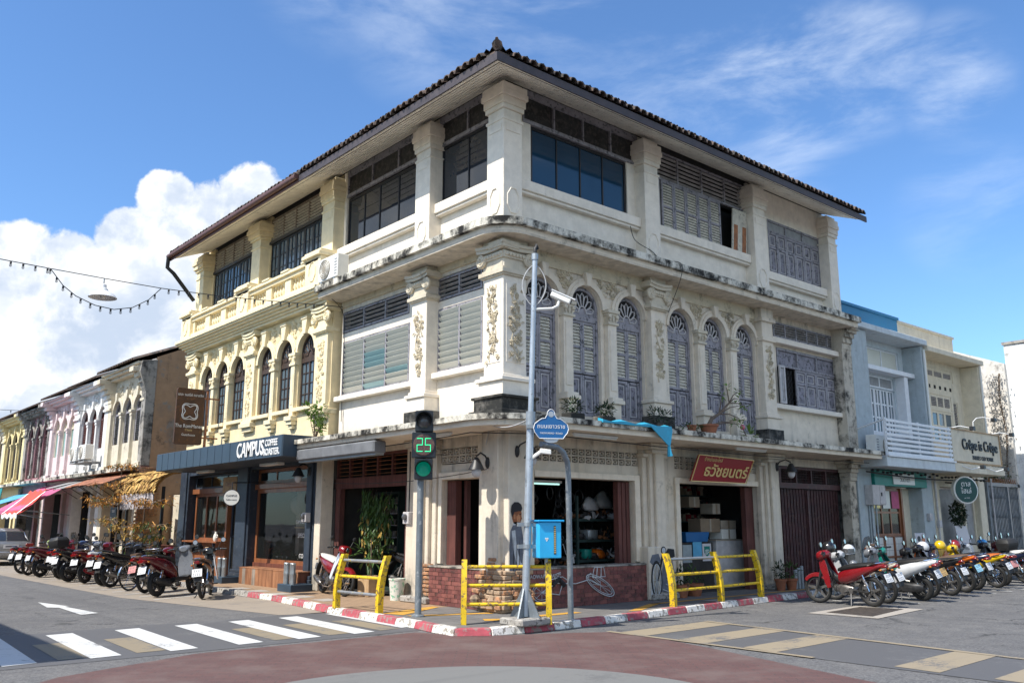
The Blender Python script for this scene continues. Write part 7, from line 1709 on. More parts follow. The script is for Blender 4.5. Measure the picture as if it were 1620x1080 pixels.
for s in (-1,1): b.tube([(0,s*.05,.345),bb],.010,6); b.tube([(0,s*.05,.345),sh],.009,6); b.tube([hl,(1.0,s*.05,.62),(1.08,s*.05,.345)],.011,6)
b.build('frame','bike_black',bc); B().loft([sec(.12,.86,.10,.03),sec(.25,.87,.085,.035),sec(.40,.86,.03,.025)]).build('saddle','seat_brown',bc,smooth=50); b=B(); b.tube([(.72,.27,.98),(.85,.24,1.0),(.93,.08,.99),(.93,-.08,.99),(.85,-.24,1.0),(.72,-.27,.98)],.011,6); b.tube([(.93,0,.86),(.93,0,.99)],.013,6); b.build('handlebar','chrome',bc,smooth=50)
b=B(); b.ring(bb,.085,.008,(0,1,0),20,4); b.tube([(.46,-.10,.29),(.53,-.10,.14)],.008,5); b.box(.49,.57,-.15,-.08,.12,.15); b.tube([(.46,.10,.29),(.39,.10,.44)],.008,5); b.build('crank','engine_dark',bc); b=B(); b.box(-.30,.18,-.07,.07,.74,.755); b.tube([(-.25,.06,.74),(0,.06,.345)],.007,5); b.tube([(-.25,-.06,.74),(0,-.06,.345)],.007,5); b.build('rack','engine_dark',bc)
bc.rotation_euler=(R(-6),0,R(28))
for ch in KIDS[bc.name]: pass
# silver saloon car, seen from behind
CR=empty('parked_car',(-2.2,27.2,0),'silver saloon car parked beyond the left motorbikes, rear end showing','car'); ORG[CR.name]=Vector((0,0,0))
def cs_(y,z0,z1,w,p=5.): m=(z0+z1)/2; return [Vector((v.y,y,v.z)) for v in sec(0,m,w,(z1-z0)/2,p,20)]
b=B(); b.loft([cs_(0,.38,.78,.74),cs_(.06,.30,.90,.83),cs_(.5,.22,.94,.86),cs_(1.2,.22,.92,.87),cs_(2.6,.22,.90,.87),cs_(3.4,.22,.88,.86),cs_(4.1,.24,.80,.82),cs_(4.35,.32,.66,.70)]); b.build('body','car_silver',CR,smooth=50)
b=B(); b.loft([cs_(.55,.88,.95,.70,4),cs_(.95,.88,1.28,.62,4),cs_(1.3,.88,1.39,.58,4),cs_(2.2,.88,1.40,.58,4),cs_(2.6,.88,1.32,.60,4),cs_(3.3,.86,.92,.70,4)]); b.build('glasshouse','window_glass',CR,smooth=50)
b=B(); b.loft([cs_(.98,1.27,1.315,.60,4),cs_(1.3,1.37,1.415,.565,4),cs_(2.2,1.38,1.425,.565,4),cs_(2.55,1.31,1.345,.60,4)]); b.build('roof','car_silver',CR,smooth=50)
b=B()
for s in (-1,1): b.tube([(s*.70,.62,.93),(s*.61,1.0,1.28)],.03,6); b.tube([(s*.66,1.9,.92),(s*.58,1.9,1.38)],.025,6); b.tube([(s*.70,3.2,.91),(s*.60,2.6,1.32)],.025,6)
b.build('roof_pillar','car_silver',CR)
for s in (-1,1): B().box(min(s*.50,s*.79),max(s*.50,s*.79),-.015,.08,.66,.84).build('tail_light','tail_red',CR,bev=.02); B().loft([sec(0,0,.0,.0)]*2) if False else None
B().box(-.84,.84,-.06,.12,.36,.55).build('bumper','car_silver',CR,bev=.04); pl=B().box(-.26,.26,-.03,.0,.66,.80).build('number_plate','plate',CR); B().box(-.2,.2,-.034,-.03,.71,.76).build('plate_marks','plate_ink',pl)
for x in (-.78,.78):
    for y in (.85,3.45): t=B().ring((x,y,.30),.22,.085,(1,0,0),22,8).build('wheel','tyre',CR,smooth=60); B().lathe([(.19,-.05),(.19,.05)],(x,y,.30),18,(1,0,0)).build('hubcap','engine_alloy',t)
for s in (-1,1): B().box(min(s*.86,s*1.0),max(s*.86,s*1.0),2.75,2.85,.92,1.04).build('mirror','car_silver',CR,bev=.02)
# helmets left on the bikes
def helmet(x,y,z,rz,mat,vis,label,spot=None):
    z-=.07
    t=empty('helmet',(x,y,z),label,'helmet','helmets on the motorbikes',rz=R(rz)); ORG[t.name]=Vector((0,0,0)); b=B(); rings=[]
    for k in range(9):
        e=-.55+k*(PI/2+.55)/8; rr=.135*math.cos(e); rings.append([Vector((rr*1.12*math.cos(a),rr*math.sin(a),.13+.145*math.sin(e))) for a in [2*PI*i/18 for i in range(18)]])
    b.loft(rings); b.build('shell',mat,t,smooth=60); b=B(); n=8; rr=[]
    for e in (-.25,.35): rr.append([(.158*math.cos(a)*math.cos(e)*1.0,.146*math.sin(a)*math.cos(e),.13+.15*math.sin(e)) for a in [-1.1+2.2*i/n for i in range(n+1)]])
    b.add(rr[0]+rr[1],[(i,i+1,n+2+i,n+1+i) for i in range(n)]); b.build('visor',vis,t,smooth=60); B().ring((0,0,.062),.118,.012,(0,0,1),20,5).build('edge_trim','plastic_black',t)
    if spot: B().ball((-.06,.06,.235),.07,.06,.035,10,6).build('patch',spot,t,smooth=60)
    return t
HX=[(7.27,-2.08,1.06,60,'bike_black','lens_dark','glossy black helmet hung on the handlebar of the first red motorbike',None),(8.25,-2.0,.98,200,'bike_white','lens_dark','white helmet with black patch on the second bike of the right row','black_letter'),(9.35,-1.95,.98,90,'bike_white','bike_orange','white and brown helmet on the third bike of the right row','seat_brown'),
 (12.35,-1.75,.98,100,'bike_white','lens_dark','plain white helmet on the orange motorbike',None),(13.55,-1.65,.99,70,'bike_yellow','bike_yellow','bright yellow helmet on the navy scooter of the right row',None),(14.6,-1.58,.99,100,'bike_red','bike_white','red and white helmet on the yellow moped',None),(16.85,-1.4,.99,100,'bike_blue','mirror','light blue helmet near the end of the right row',None),(-1.85,9.25,.98,30,'bike_black','lens_dark','dark helmet on the nearest black scooter of the left row',None)]
for q in HX: helmet(*q)
# ---------------------------------------------------------------- plants, clutter, shop interiors, mural
def pot(b,c,r,h): return b.lathe([(r*.7,0),(r*.95,h*.8),(r*1.08,h*.82),(r*1.08,h),(r*.9,h),(r*.85,h*.9)],c,14)
def bush(lf,c,rad,n,L=.12,w=.05,flat=1.):
    for i in range(n):
        d=Vector((rnd.gauss(0,1),rnd.gauss(0,1),rnd.gauss(0,1)*flat)).normalized(); p=Vector(c)+Vector((d.x*rad,d.y*rad,d.z*rad*flat))*rnd.uniform(.3,1); lf.leaf(p,d+Vector((rnd.uniform(-.6,.6),rnd.uniform(-.6,.6),rnd.uniform(-.3,.6))),L*rnd.uniform(.7,1.2),w)
    return lf
t=empty('adenium_pot',FR(5.25,3.5,.72),'terracotta pot with a bare bent desert rose on the right ledge','potted plant'); c=FR(5.2,3.5,.68); pot(B(),c,.20,.20).build('pot','terracotta',t,smooth=40)
b=B(); a=c+Vector((0,0,.18)); k1=a+Vector((.38,0,.28)); k2=a+Vector((.75,-.02,.55))
b.tube([a,a+Vector((.12,0,.16)),k1,k2],[.05,.042,.03,.02],7)
tips=[]
for p,ds in ((k1,[(.25,.05,.45),(.75,-.08,.25),(.9,.1,-.02)]),(k2,[(-.05,.02,.35),(.30,-.05,.12),(.42,.06,.30),(.7,.02,-.05)]),(a,[(.8,-.1,.12),(1.15,-.06,.10)])):
    for d in ds: e=p+Vector(d); m=(p+e)/2+Vector((0,0,.05)); b.tube([p,m,e],[.016,.012,.007],5); tips.append(e)
b.build('branch','bark',t); lf=B()
for e in tips: bush(lf,e,.07,9,.11,.045)
lf.build('foliage','leaf_bright',t)
t=empty('flower_plant',FR(6.5,3.5,.75),'small plant with a pink flower on the ledge right of the bare desert rose','plant'); lf=bush(B(),FR(6.6,3.55,.74),.13,40,.16,.05); lf.build('foliage','leaf_bright',t); B().ball(FR(6.35,3.72,.74),.06).build('flower','bike_pink',t); B().tube([FR(6.5,3.5,.74),FR(6.35,3.7,.74)],.01,4).build('stem','bark',t)
for k,(u,r,lab) in enumerate(((2.2,.17,'dark scrubby pot plant on the ledge below the second arch'),(3.85,.26,'large dark scrubby pot plant on the ledge below the middle pilaster'),(1.35,.16,'black dried pot plant on the ledge, nearest the tall pole'))):
    t=empty('ledge_plant',FR(u,3.5,.45),lab,'potted plant','pot plants on the ledge'); B().box(u-.2,u+.2,-.58,-.32,3.5,3.66).build('trough','black_mould',t,bev=.02); lf=bush(B(),FR(u,3.80,.45),r+.04,200,.09,.035,.75); lf.build('foliage','leaf_dark',t)
t=empty('ledge_plant',FR(4.65,3.5,.6),'small orange pot with trailing succulents on the ledge beside the desert rose','potted plant','pot plants on the ledge'); pot(B(),FR(4.62,3.5,.68),.10,.15).build('pot','terracotta',t); bush(B(),FR(4.65,3.62,.62),.28,120,.08,.03,.35).build('foliage','leaf_green',t)
t=empty('wall_shrub',FL(6.1,3.5,.5),'bright green seedling bush growing on the ledge beside the cafe canopy','shrub'); lf=B(); sb=B()
for i in range(9):
    e=FL(6.12+rnd.uniform(-.3,.3),rnd.uniform(3.75,4.25),.5+rnd.uniform(-.2,.2)); sb.tube([FL(6.12,3.48,.5),e],[.012,.005],4); bush(lf,e,.12,22,.15,.06)
sb.build('stem','bark',t); lf.build('foliage','leaf_bright',t)
tp=empty('cyan_tarp',FR(2.6,3.5,.9),'bright cyan cloth draped over the ledge, one corner hanging down','cloth'); b=B()
for i in range(16):
    u0,u1=1.65+i*.12,1.77+i*.12; h=lambda u:.02+.03*math.sin(u*9)+max(0,(u-2.7))*.0; b.hexa([FR(u0,3.475,.80),FR(u1,3.475,.80),FR(u1,3.475,.93),FR(u0,3.475,.93),FR(u0,3.53+h(u0),.80),FR(u1,3.53+h(u1),.80),FR(u1,3.51+h(u1)*.5,.935),FR(u0,3.51+h(u0)*.5,.935)])
b.prism(FR,[(2.98,3.50),(3.62,3.53),(3.65,3.45),(3.57,3.14),(3.50,3.15)],.925,.945); b.build('cloth','tarp_cyan',tp,smooth=40); B().tube([FR(3.53,3.14,.935),FR(3.54,3.02,.935),FR(3.56,2.94,.935)],[.03,.045,.06],7).build('knot','tarp_cyan',tp)
t=empty('feathery_tree',(-.8,17.5,.0),'young tree with tiers of orange and yellow feathery leaves before the vacant plot','tree'); tr=B(); lo=B(); ly=B(); lg=B()
tiers=[(21.0,2.35,1.2,0),(19.6,2.9,1.1,0),(18.8,3.5,.55,0),(20.2,2.45,1.2,0),(18.2,2.45,.9,0),(16.8,2.30,1.0,0),(15.4,2.28,.9,0),(19.6,1.75,1.0,1),(18.3,1.5,.8,1),(16.2,1.6,1.0,0),(15.2,1.55,.8,2),(17.0,1.25,.9,1),(15.6,1.0,.9,2),(14.8,1.25,.6,2),(16.4,.75,.8,2)]
for y0 in (18.9,16.3): tr.tube([(-.85,y0,.02),(-.8,y0+.1,1.4),(-.85,y0-.05,3.4 if y0>18 else 2.4)],[.05,.035,.012],6)
for y,z,sp,kd in tiers:
    y0=18.9 if y>17.6 else 16.3
    for j in range(9):
        e=Vector((-.85+rnd.uniform(-.55,.4),y+rnd.uniform(-sp,sp),z+rnd.uniform(-.10,.12))); tr.tube([(-.85,y0,z-.15),((-.85+e.x)/2,(y0+e.y)/2,z+.02),e],[.012,.008,.003],3)
        for k in range(13):
            s=rnd.random(); p=Vector((-.85,y0,z-.05)).lerp(e,.45+.6*s)+Vector((rnd.gauss(0,.09),rnd.gauss(0,.10),rnd.gauss(0,.035))); tgt=(lo,ly,lg)[kd if rnd.random()<.62 else rnd.randrange(3)]; tgt.leaf(p,(rnd.uniform(-1,1),rnd.uniform(-1,1),rnd.uniform(-.9,.2)),rnd.uniform(.12,.24),.036)
tr.build('trunk','bark',t); 
for b_,m_ in ((lo,'leaf_orange'),(ly,'leaf_dry'),(lg,'leaf_green')): o=b_.build('crown',m_,t); o['kind']='stuff'
t=empty('plot_bush',(.3,17,.0),'low dark green bush in the vacant plot behind the bikes','bush'); bush(B(),(.3,17.2,.5),.8,500,.2,.09,.6).build('foliage','leaf_dark',t); B().tube([(.3,17.2,0),(.3,17.2,.6)],.03,5).build('stem','bark',t)
hp=empty('hanging_plant',(.6,5.1,2.3),'tall trailing green plant hanging in the left shop opening','plant'); lf=B(); lb=B(); sb=B()
for i in range(44):
    y=rnd.gauss(5.05,.30); top=rnd.uniform(1.9,2.42); bot=top-rnd.uniform(.5,1.35)*(1-.6*abs(y-5.05)); sb.tube([(.55,y,top),(.5+rnd.uniform(-.1,.1),y+rnd.uniform(-.1,.1),bot)],.006,3)
    for k in range(18): s=rnd.random(); p=Vector((.52+rnd.uniform(-.14,.14),y+rnd.uniform(-.1,.1),top+(bot-top)*s)); (lb if s>.7 and rnd.random()<.35 else lf).leaf(p,(rnd.uniform(-.6,.2),rnd.uniform(-.6,.6),rnd.uniform(-1.2,-.3)),.20,.055)
sb.build('stem','bark',hp); lf.build('foliage','leaf_green',hp); lb.build('dry_leaves','leaf_dry',hp)
t=empty('crate_plant',(.25,4.65,KZ),'leafy sapling in a wooden crate pot behind the red moped','potted plant'); B().box(.0,.42,4.42,4.86,KZ,KZ+.42).build('crate_pot','ply',t,bev=.01); lf=bush(B(),(.2,4.7,1.05),.36,60,.22,.08); lf.build('foliage','leaf_green',t); B().tube([(.2,4.65,.5),(.2,4.68,1.3)],.015,5).build('stem','bark',t)
t=empty('paint_bucket',(.05,3.45,KZ),'dented white bucket with green paint runs by the pier','bucket'); paint('bucket_paint',(.66,.66,.60),.5,var=.1,scale=5,wear=(.20,.45,.30),wamt=.28); B().lathe([(.13,0),(.165,.40),(.175,.40),(.175,.43),(.15,.43),(.12,.05)],(.05,3.40,KZ),18).build('bucket_body','bucket_paint',t,smooth=40); B().lathe([(.16,.40),(.165,.405)],(.05,3.40,KZ),18).build('lid','cardboard_pale',t)
for k,(p,s,lab) in enumerate(((FR(4.95,KZ,-.02),.16,'terracotta pot in front of the left jamb of the right opening'),(FR(5.5,KZ,-.12),.2,'wide terracotta trough behind the right yellow railing'),(FR(8.25,KZ,.25),.13,'terracotta pot with a small plant left of the pier by the folding gate'),(FR(8.62,KZ,.30),.14,'terracotta pot with a leafy plant at the pier by the folding gate'))):
    t=empty('terracotta_pot',p,lab,'potted plant','terracotta pots on the right pavement'); pot(B(),p,s,.26).build('pot','terracotta',t,smooth=40); bush(B(),Vector(p)+Vector((0,0,.42)),.2,70,.13,.04).build('foliage','leaf_green' if k%2 else 'leaf_dark',t)
b=B(); 
for k in range(3): t=empty('grey_pipe_stub',FR(9.0+k*.14,KZ,.18),('short upright grey pipe, nearest the pier','short upright grey pipe, middle of three by the gate','short upright grey pipe, nearest the folding gate')[k],'pipe','grey pipes by the gate'); B().lathe([(.045,0),(.045,.42+.04*k),(.03,.44+.04*k)],FR(9.0+k*.14,KZ,.18),10).build('pipe','metal_grey',t)
t=empty('meter_box',(-.02,2.92,1.7),'small grey electric meter on the pier behind the traffic light','meter'); B().fb(FL,2.86,3.06,1.62,1.86,-.1,.08).build('meter_case','pale_trim',t,bev=.01); B().lathe([(.06,0),(.06,.05),(.02,.06)],FL(2.96,1.76,.08),14,FL.n).build('meter_glass','lens_dark',t); B().tube([FL(2.96,1.86,.0),FL(2.98,2.5,-.02),FL(2.96,3.2,-.0)],.014,5).build('conduit','cable',t)
t=empty('second_meter',(-.02,7.1,1.75),'electric meter on the dark blue column beside the cafe window','meter'); B().fb(FL,7.05,7.25,1.66,1.88,.03,.16).build('meter_case','pale_trim',t,bev=.01); B().lathe([(.06,0),(.06,.05),(.02,.06)],FL(7.15,1.79,.16),14,FL.n).build('meter_glass','lens_dark',t)
t=empty('leaning_panel',FR(8.0,8.3,-.25),'cream panel with two brown stripes leaning out of the third floor shutters','panel')
f=Fr(FR(7.62,8.10,-.20),(1,0,0),(0,-1,0)); f.o=Vector((7.62,.20,8.10)); tl=lambda u,z,d:f.o+Vector((u+z*.13,-d+z*.02,z))
class TF:
    u=f.u;n=f.n
    def __call__(s,u,z,d): return tl(u,z,d)
q=TF(); B().fb(q,0,.62,0,1.38,0,.03).build('board','cream_slat',t); B().fb(q,.06,.22,.05,.95,.03,.036).fb(q,.42,.58,.05,.95,.03,.036).build('stripe','rust_iron',t)
# things in the corner shop
sh=empty('parts_shelf',FR(4.1,KZ,-1.5),'dark green steel shelf full of spare parts in the corner shop','shelf'); b=B()
for z in (.50,.86,1.27,1.70): B().box(3.0,5.05,1.15,1.75,z-.025,z+.025).build('shelf_board','shelf_green',sh)
for x in (3.02,5.02): B().box(x-.025,x+.025,1.14,1.19,KZ,2.2).build('upright','shelf_green',sh)
for k,(x,z,w,h,m_,lab) in enumerate(((4.72,.90,.42,.24,'pale_trim','grey slatted crate on the lowest shelf'),(3.35,.90,.22,.20,'green_board','small bright green tin at the left of the lowest shelf'),(3.75,.90,.26,.20,'bike_orange','orange bundle on the lowest shelf'),(4.7,1.30,.55,.14,'white_plastic','pale wrapped bundle on the middle shelf'),(3.5,1.30,.30,.2,'metal_grey','grey drum on the middle shelf'),(4.3,1.72,.3,.14,'pale_trim','flat pale bag at the front of the top shelf'))):
    t=empty(('crate','tin','bundle','bundle','drum','bag')[k],(x,1.3,z),lab,('crate','tin','bundle','bundle','drum','bag')[k],'things on the shop shelf'); B().loft([[Vector((x+sx*w/2*q,1.35+sy*.18*q,z+zz*h)) for sx,sy in ((-1,-1),(0,-1.15),(1,-1),(1.1,0),(1,1),(0,1.1),(-1,1),(-1.1,0))] for zz,q in ((0,.9),(.3,1),(.8,1.0 if k in (0,1,4) else .8),(1,.97 if k in (0,1,4) else .3))]).build('body',m_,t,smooth=40,bev=.008)
for k,(x,z,s,m_,lab) in enumerate(((4.55,1.72,.26,'cream_slat','cream cloth sack at the right of the top shelf'),(4.86,1.72,.24,'white_plastic','white plastic sack at the right end of the top shelf'),(4.05,1.95,.25,'grey_sheet','grey cloth bag on the pile above the shelf'),(3.65,1.9,.2,'pale_trim','pale bag on the pile above the shelf'))):
    t=empty('sack',(x,1.35,z),lab,'sack','sacks above the shelf'); r_=[[Vector((x+s*.12*math.sin(k+zz*4)+s*q*math.cos(a)*(1+.22*math.sin(3*a+k)+.10*math.sin(5*a+zz*6)),1.4+s*.7*q*math.sin(a),z+zz*s*1.35*(1+.12*math.cos(a+k)))) for a in [2*PI*i/16 for i in range(16)]] for zz,q in ((0,.85),(.15,1.05),(.4,1.0),(.7,.78),(.92,.55),(1,.34))]; B().loft(r_).build('sack_body',m_,t,smooth=60)
for m_,nm,lab,n in (('engine_dark','spare_parts_clutter','dark metal spare parts heaped on and beside the shop shelf',420),('rust_iron','rusty_parts_clutter','rusty brown parts mixed into the heaps on the shop shelf',130),('pale_trim','pale_parts_clutter','pale plastic and wrapped parts scattered over the shop shelf',120)):
    cl=B()
    for i in range(n):
        x=rnd.uniform(3.05,5.0) if i%3 else rnd.uniform(1.0,3.0); zb=rnd.choice((.525,.885,1.295,1.725)) if i%3 else rnd.uniform(.2,1.4)*rnd.random()+.15; y=rnd.uniform(1.2,1.7); s=rnd.uniform(.035,.11); k=rnd.randrange(4)
        if k==0: cl.ball((x,y,zb+s*.7),s,s,s*.7,7,4)
        elif k==1: cl.tube([(x,y,zb+s*.3),(x+rnd.uniform(-.2,.2),y,zb+rnd.uniform(.05,.3))],s*.25,6)
        elif k==2: cl.ring((x,y,zb+s),s,s*.28,(rnd.uniform(-1,1),1,rnd.uniform(-.5,.5)),10,4)
        else: cl.lathe([(s,0),(s,s*.5),(s*.5,s*.7)],(x,y,zb),9,(rnd.uniform(-.5,.5),rnd.uniform(-.5,.5),1))
    o=cl.build(nm,m_); tag(o,lab,'spare parts'); o['kind']='stuff'
cl=B()
for i in range(26):
    x=rnd.uniform(1.1,5.0); z=rnd.uniform(1.85,2.35); cl.tube([(x,1.5,2.6),(x+rnd.uniform(-.05,.05),1.5,z)],.006,3); cl.ring((x,1.5,z-.08),rnd.uniform(.06,.16),.014,(rnd.uniform(-.4,.4),1,0),14,4)
o=cl.build('hanging_rings','engine_dark'); tag(o,'dark belts and hoops hanging from the ceiling of the corner shop','spare parts'); o['kind']='stuff'
emit('tube_glow',(.35,.62,.55),1.2); t=empty('lit_tube',(1.5,1.0,2.42),'lit greenish white tube light inside the corner window','light'); B().cyl((1.35,1.1,2.42),(2.45,1.1,2.42),.016,8).build('tube','tube_glow',t); B().box(1.3,2.5,1.07,1.13,2.44,2.49).build('fitting','white_paint',t)
ct=empty('white_counter',(8.0,1.1,KZ),'white corrugated counter inside the right shop opening','counter'); b=B()
for i in range(22): b.cyl((7.52+i*.05,.98,KZ),(7.52+i*.05,.98,1.22),.028,6)
b.box(7.5,8.6,1.0,1.5,KZ,1.22); b.build('counter_front','pale_trim',ct); B().box(7.46,8.64,.94,1.55,1.22,1.25).build('counter_top','cardboard_pale',ct)
for k,(x0,x1,z0,z1,m_,lab) in enumerate(((7.0,7.76,1.42,1.74,'cardboard','brown cardboard box on top of the dark chest in the right shop'),(7.80,8.42,1.50,1.70,'cardboard_pale','long pale carton on top of two white cartons'),(7.82,8.40,1.255,1.49,'white_plastic','white carton on the counter, under the long pale carton'),(6.6,7.0,2.0,2.25,'cardboard','cardboard box on the upper shelf of the right shop'),(7.5,7.8,1.85,2.1,'cardboard_pale','small carton on the high shelf, right side'))):
    t=empty('cardboard_box',((x0+x1)/2,1.2,z0),lab,'box','boxes in the right shop'); B().box(x0,x1,1.02,1.4,z0,z1).build('carton',m_,t,bev=.006); B().box((x0+x1)/2-.03,(x0+x1)/2+.03,1.014,1.02,z0+.01,z1-.01).build('tape','cardboard_pale' if m_!='cardboard_pale' else 'cardboard',t)
t=empty('blue_bin',(6.9,1.1,1.2),'blue plastic bin beside the brown cardboard box in the right shop','bin'); B().loft([[Vector(p) for p in ((6.42,1.0,1.2),(7.22,1.0,1.2),(7.22,1.4,1.2),(6.42,1.4,1.2))],[Vector(p) for p in ((6.38,.98,1.43),(7.28,.98,1.43),(7.28,1.42,1.43),(6.38,1.42,1.43))]]).build('bin_body','sign_blue',t,bev=.01)
t=empty('poster_chest',(6.8,1.2,KZ),'dark chest with three posters on its front in the right shop','chest'); B().box(6.2,7.44,1.02,1.5,KZ,1.19).build('chest_body','shop_inside',t,bev=.01)
for x0,m_,z in ((6.28,'metal_grey',.74),(6.66,'awning_blue',.82),(7.02,'paper',.76)): B().box(x0,x0+.33,1.008,1.02,z,z+.40).build('poster',m_,t)
fp=Fr((0,1.0,0),(1,0,0),(0,-1,0)); B().prism(fp,[(7.08,1.10),(7.29,1.10),(7.29,.95),(7.185,.85),(7.08,.95)],-.006,.0).build('shield','green_board',t); words('lettering','gp',.17,(7.185,.998,1.0),ROT_R,'white_letter',t,.001)
t=empty('back_shelf',(6.8,2.2,KZ),'dark shelves at the back of the right shop','shelf'); b=B()
for z in (1.65,1.98,2.3): b.box(5.4,8.9,2.0,2.4,z,z+.03)
b.build('shelf_board','shelf_green',t)
for m_ in ('cardboard','cardboard_pale','engine_dark','sign_red'):
    cl=B()
    for i in range(55): x=rnd.uniform(5.5,8.8); z=rnd.choice((1.68,2.01,2.33)); h=rnd.uniform(.06,.24); w=rnd.uniform(.05,.16); y=rnd.uniform(2.0,2.2); cl.box(x,x+w,y,y+.1,z,z+h)
    o=cl.build('small_packets',m_,t); o['kind']='stuff'
cb=empty('glass_cabinet',(1.4,5.6,KZ),'dark cabinet with glass shelves of small goods inside the left shop','cabinet'); f2=Fr((1.2,0,0),(0,1,0),(-1,0,0))
b=B(); b.fb(f2,5.15,6.2,KZ,KZ+.08,-.4,0); b.fb(f2,5.15,6.2,2.3,2.36,-.4,0); b.fb(f2,5.15,5.2,KZ+.08,2.3,-.4,0); b.fb(f2,6.15,6.2,KZ+.08,2.3,-.4,0); b.fb(f2,5.2,6.15,.95,1.0,-.4,0); b.fb(f2,5.2,6.15,KZ,2.3,-.42,-.40); b.build('cabinet_frame','shelf_green',cb)
for z in (1.3,1.58,1.85,2.08): B().fb(f2,5.2,6.15,z,z+.015,-.38,-.03).build('glass_shelf','pale_trim',cb)
cl=B()
for i in range(90): u=rnd.uniform(5.24,6.1); z=rnd.choice((1.0,1.315,1.595,1.865,2.095)); cl.fb(f2,u,u+rnd.uniform(.03,.07),z,z+rnd.uniform(.05,.16),-.3,-.2)
o=cl.build('small_goods','cardboard_pale',cb); o['kind']='stuff'
t=empty('right_goods_shelf',(1.4,3.9,KZ),'dark goods shelf at the right side inside the left shop','shelf'); b=B()
for z in (.5,.95,1.4,1.75,2.1): b.box(1.25,1.6,3.55,4.5,z,z+.03)
b.build('shelf_board','shelf_green',t); cl=B()
for i in range(80): y=rnd.uniform(3.58,4.4); z=rnd.choice((.53,.98,1.43,1.78,2.13)); cl.box(1.28,1.4,y,y+rnd.uniform(.03,.1),z,z+rnd.uniform(.06,.24))
o=cl.build('small_goods','cardboard',t); o['kind']='stuff'
# wall paintings: boy on the corner pier, bicycle on the brick apron, old motorcycle on the right pier
def flat(name,poly,mat,parent,d,th=.003,fr=FR): return B().prism(fr,poly,d,d+th).build(name,mat,parent)
mb=empty('boy_mural',FR(.32,.5,0),'painted boy in a long grey robe on the corner pier, behind the tall pole','mural')
flat('robe',[(.17,.52),(.46,.52),(.50,1.0),(.49,1.35),(.44,1.58),(.37,1.63),(.25,1.62),(.18,1.5),(.155,1.2)],'mural_grey',mb,0)
flat('sleeve',[(.21,1.50),(.29,1.52),(.33,1.2),(.42,.95),(.46,.93),(.42,.85),(.33,.92),(.25,1.15)],'mural_pale',mb,.003)
flat('collar',[(.24,1.60),(.40,1.62),(.38,1.66),(.26,1.66)],'mural_pale',mb,.003)
flat('face',[(.26,1.63),(.36,1.60),(.415,1.635),(.425,1.68),(.455,1.72),(.44,1.76),(.445,1.82),(.42,1.88),(.24,1.88),(.22,1.72)],'mural_skin',mb,.003)
flat('cheek',[(.33,1.66),(.40,1.66),(.41,1.74),(.38,1.80),(.32,1.76)],'mural_skin_light',mb,.006); flat('ear',[(.255,1.71),(.29,1.71),(.295,1.79),(.26,1.80)],'mural_skin_light',mb,.006); flat('eye',[(.39,1.785),(.425,1.79),(.42,1.81),(.39,1.805)],'mural_black',mb,.006)
flat('hair',[(.215,1.74),(.25,1.80),(.26,1.83),(.36,1.85),(.43,1.85),(.455,1.90),(.43,1.97),(.36,2.01),(.27,2.01),(.20,1.95),(.185,1.84)],'mural_black',mb,.009)
for u in (.24,.31,.38): flat('fold',[(u,.56),(u+.012,.56),(u+.02,1.1),(u+.012,1.35)],'mural_black',mb,.006)
bmu=empty('bicycle_mural',FR(1.8,.4,.06),'white outlined bicycle painted on the right brick apron','mural'); d=-.05
def line(b,pts,r=.009): b.tube([FR(u,z,d) for u,z in pts],r,5)
def ell(u,z,a,c,t=0,n=28): return [(u+a*math.cos(x)*math.cos(t)-c*math.sin(x)*math.sin(t),z+a*math.cos(x)*math.sin(t)+c*math.sin(x)*math.cos(t)) for x in [2*PI*i/n for i in range(n+1)]]
b=B(); line(b,ell(.98,.40,.24,.17)); line(b,ell(.98,.40,.20,.13),.006); line(b,ell(2.52,.46,.42,.13,-.45)); line(b,ell(2.52,.46,.36,.10,-.45),.006)
for a in range(8): x=a*PI/4; line(b,[(.98,.40),(.98+.2*math.cos(x),.40+.13*math.sin(x))],.004); line(b,[(2.52,.46),(2.52+.3*math.cos(x),.46+.09*math.sin(x)-.14*math.cos(x))],.004)
for p in ([(.98,.40),(1.35,.55),(1.85,.52),(2.2,.58),(2.52,.46)],[(1.35,.55),(1.28,.70),(1.45,.74)],[(1.5,.54),(1.42,.34),(.98,.40)],[(2.15,.60),(2.25,.70),(2.5,.52)],[(1.2,.62),(1.5,.66),(1.62,.60)],[(2.30,.62),(2.36,.80),(2.62,.80),(2.66,.62),(2.3,.62)],[(2.42,.62),(2.44,.80)],[(2.54,.62),(2.55,.80)]): line(b,p)
b.build('chalk_lines','mural_pale',bmu); b=B(); line(b,[(1.25,.52),(1.40,.62),(1.55,.50)],.05); b.build('dark_fill','mural_black',bmu); words('lettering','YAOWARAJ PAINT',.10,FR(1.05,.68,-.052),ROT_R,'mural_pale',bmu,.001)
B().fb(FR,3.90,4.76,KZ,1.16,-.31,.012).build('pier_plinth','ground_plaster',CS,bev=.02)
mm=empty('motorcycle_mural',FR(4.3,.5,.02),'old grey motorcycle painted on the pier left of the red sign','mural'); d=.02
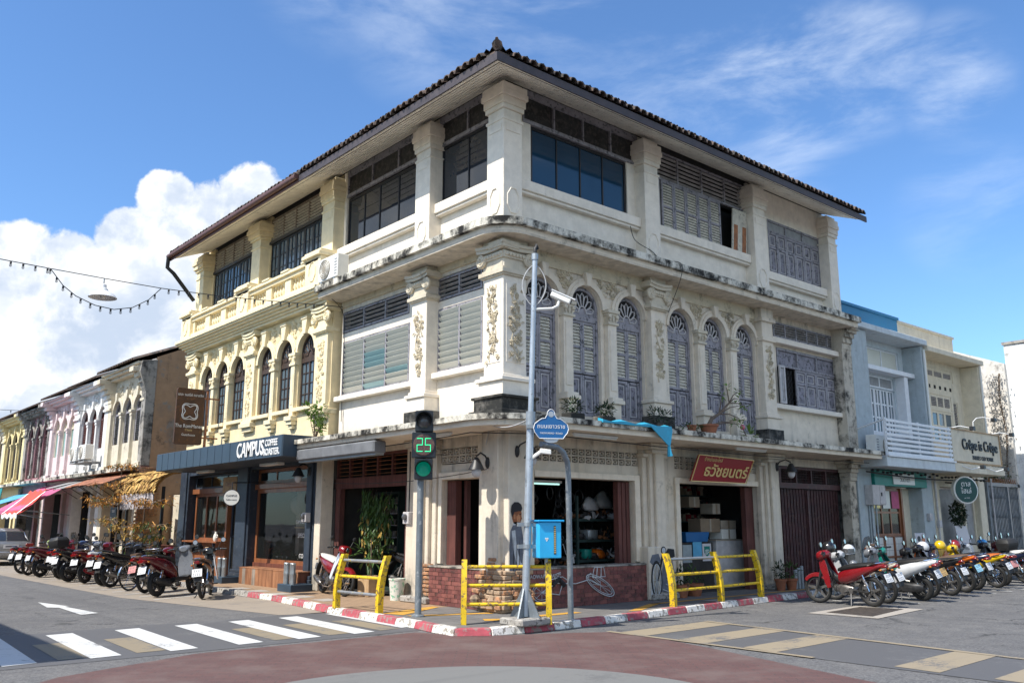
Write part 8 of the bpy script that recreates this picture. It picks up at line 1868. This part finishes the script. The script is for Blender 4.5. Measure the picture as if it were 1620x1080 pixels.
b=B(); o_=ell(4.12,.50,.175,.385); i_=ell(4.12,.50,.135,.32); n=len(o_)-1
for i in range(n): b.prism(FR,[o_[i],o_[i+1],i_[i+1],i_[i]],.013,.017)
b.build('tyre_ring','mural_black',mm); b=B(); line(b,ell(4.12,.50,.125,.31),.008)
for a in range(10): x=a*PI/5; line(b,[(4.12,.50),(4.12+.12*math.cos(x),.50+.3*math.sin(x))],.005)
b.build('rim_lines','mural_pale',mm)
flat('fender',[(3.92,.86),(4.0,1.0),(4.2,1.02),(4.28,.86),(4.2,.82),(4.0,.80)],'mural_grey',mm,.013); flat('engine_body',[(4.25,.25),(4.62,.22),(4.70,.6),(4.62,.95),(4.40,1.02),(4.30,.7)],'mural_grey',mm,.013); flat('tank',[(4.36,.95),(4.5,1.12),(4.70,1.10),(4.72,.95),(4.55,.90)],'mural_black',mm,.017); flat('fork_shape',[(4.12,.48),(4.17,.48),(4.38,1.04),(4.32,1.06)],'mural_black',mm,.02)
B().lathe([(.085,0),(.08,.004)],FR(4.36,1.08,.017),18,FR.n).build('headlamp','mural_black',mm); B().lathe([(.06,0),(.055,.004)],FR(4.36,1.08,.022),18,FR.n).build('lamp_glass','mural_pale',mm)
flat('dog',[(3.92,.18),(4.0,.2),(4.02,.34),(3.98,.46),(3.94,.44),(3.95,.34)],'mural_pale',mm,.013); b=B()
for p in ([(4.4,.4),(4.6,.35)],[(4.42,.55),(4.62,.5)],[(4.45,.7),(4.62,.66)],[(4.3,.3),(4.66,.2)]): line(b,p,.012)
b.build('engine_lines','mural_pale',mm)
# lettering becomes plain mesh
fonts=[o for o in COL.objects if o.type=='FONT']
bpy.context.view_layer.update(); dg=bpy.context.evaluated_depsgraph_get()
for o in fonts:
    me=bpy.data.meshes.new_from_object(o.evaluated_get(dg)); nm=o.name; n=bpy.data.objects.new('lettering',me); COL.objects.link(n)
    n.parent=o.parent; n.location=o.location; n.rotation_euler=o.rotation_euler; n.scale=o.scale
    if not me.materials: me.materials.append(o.data.materials[0])
for o in fonts: bpy.data.objects.remove(o)
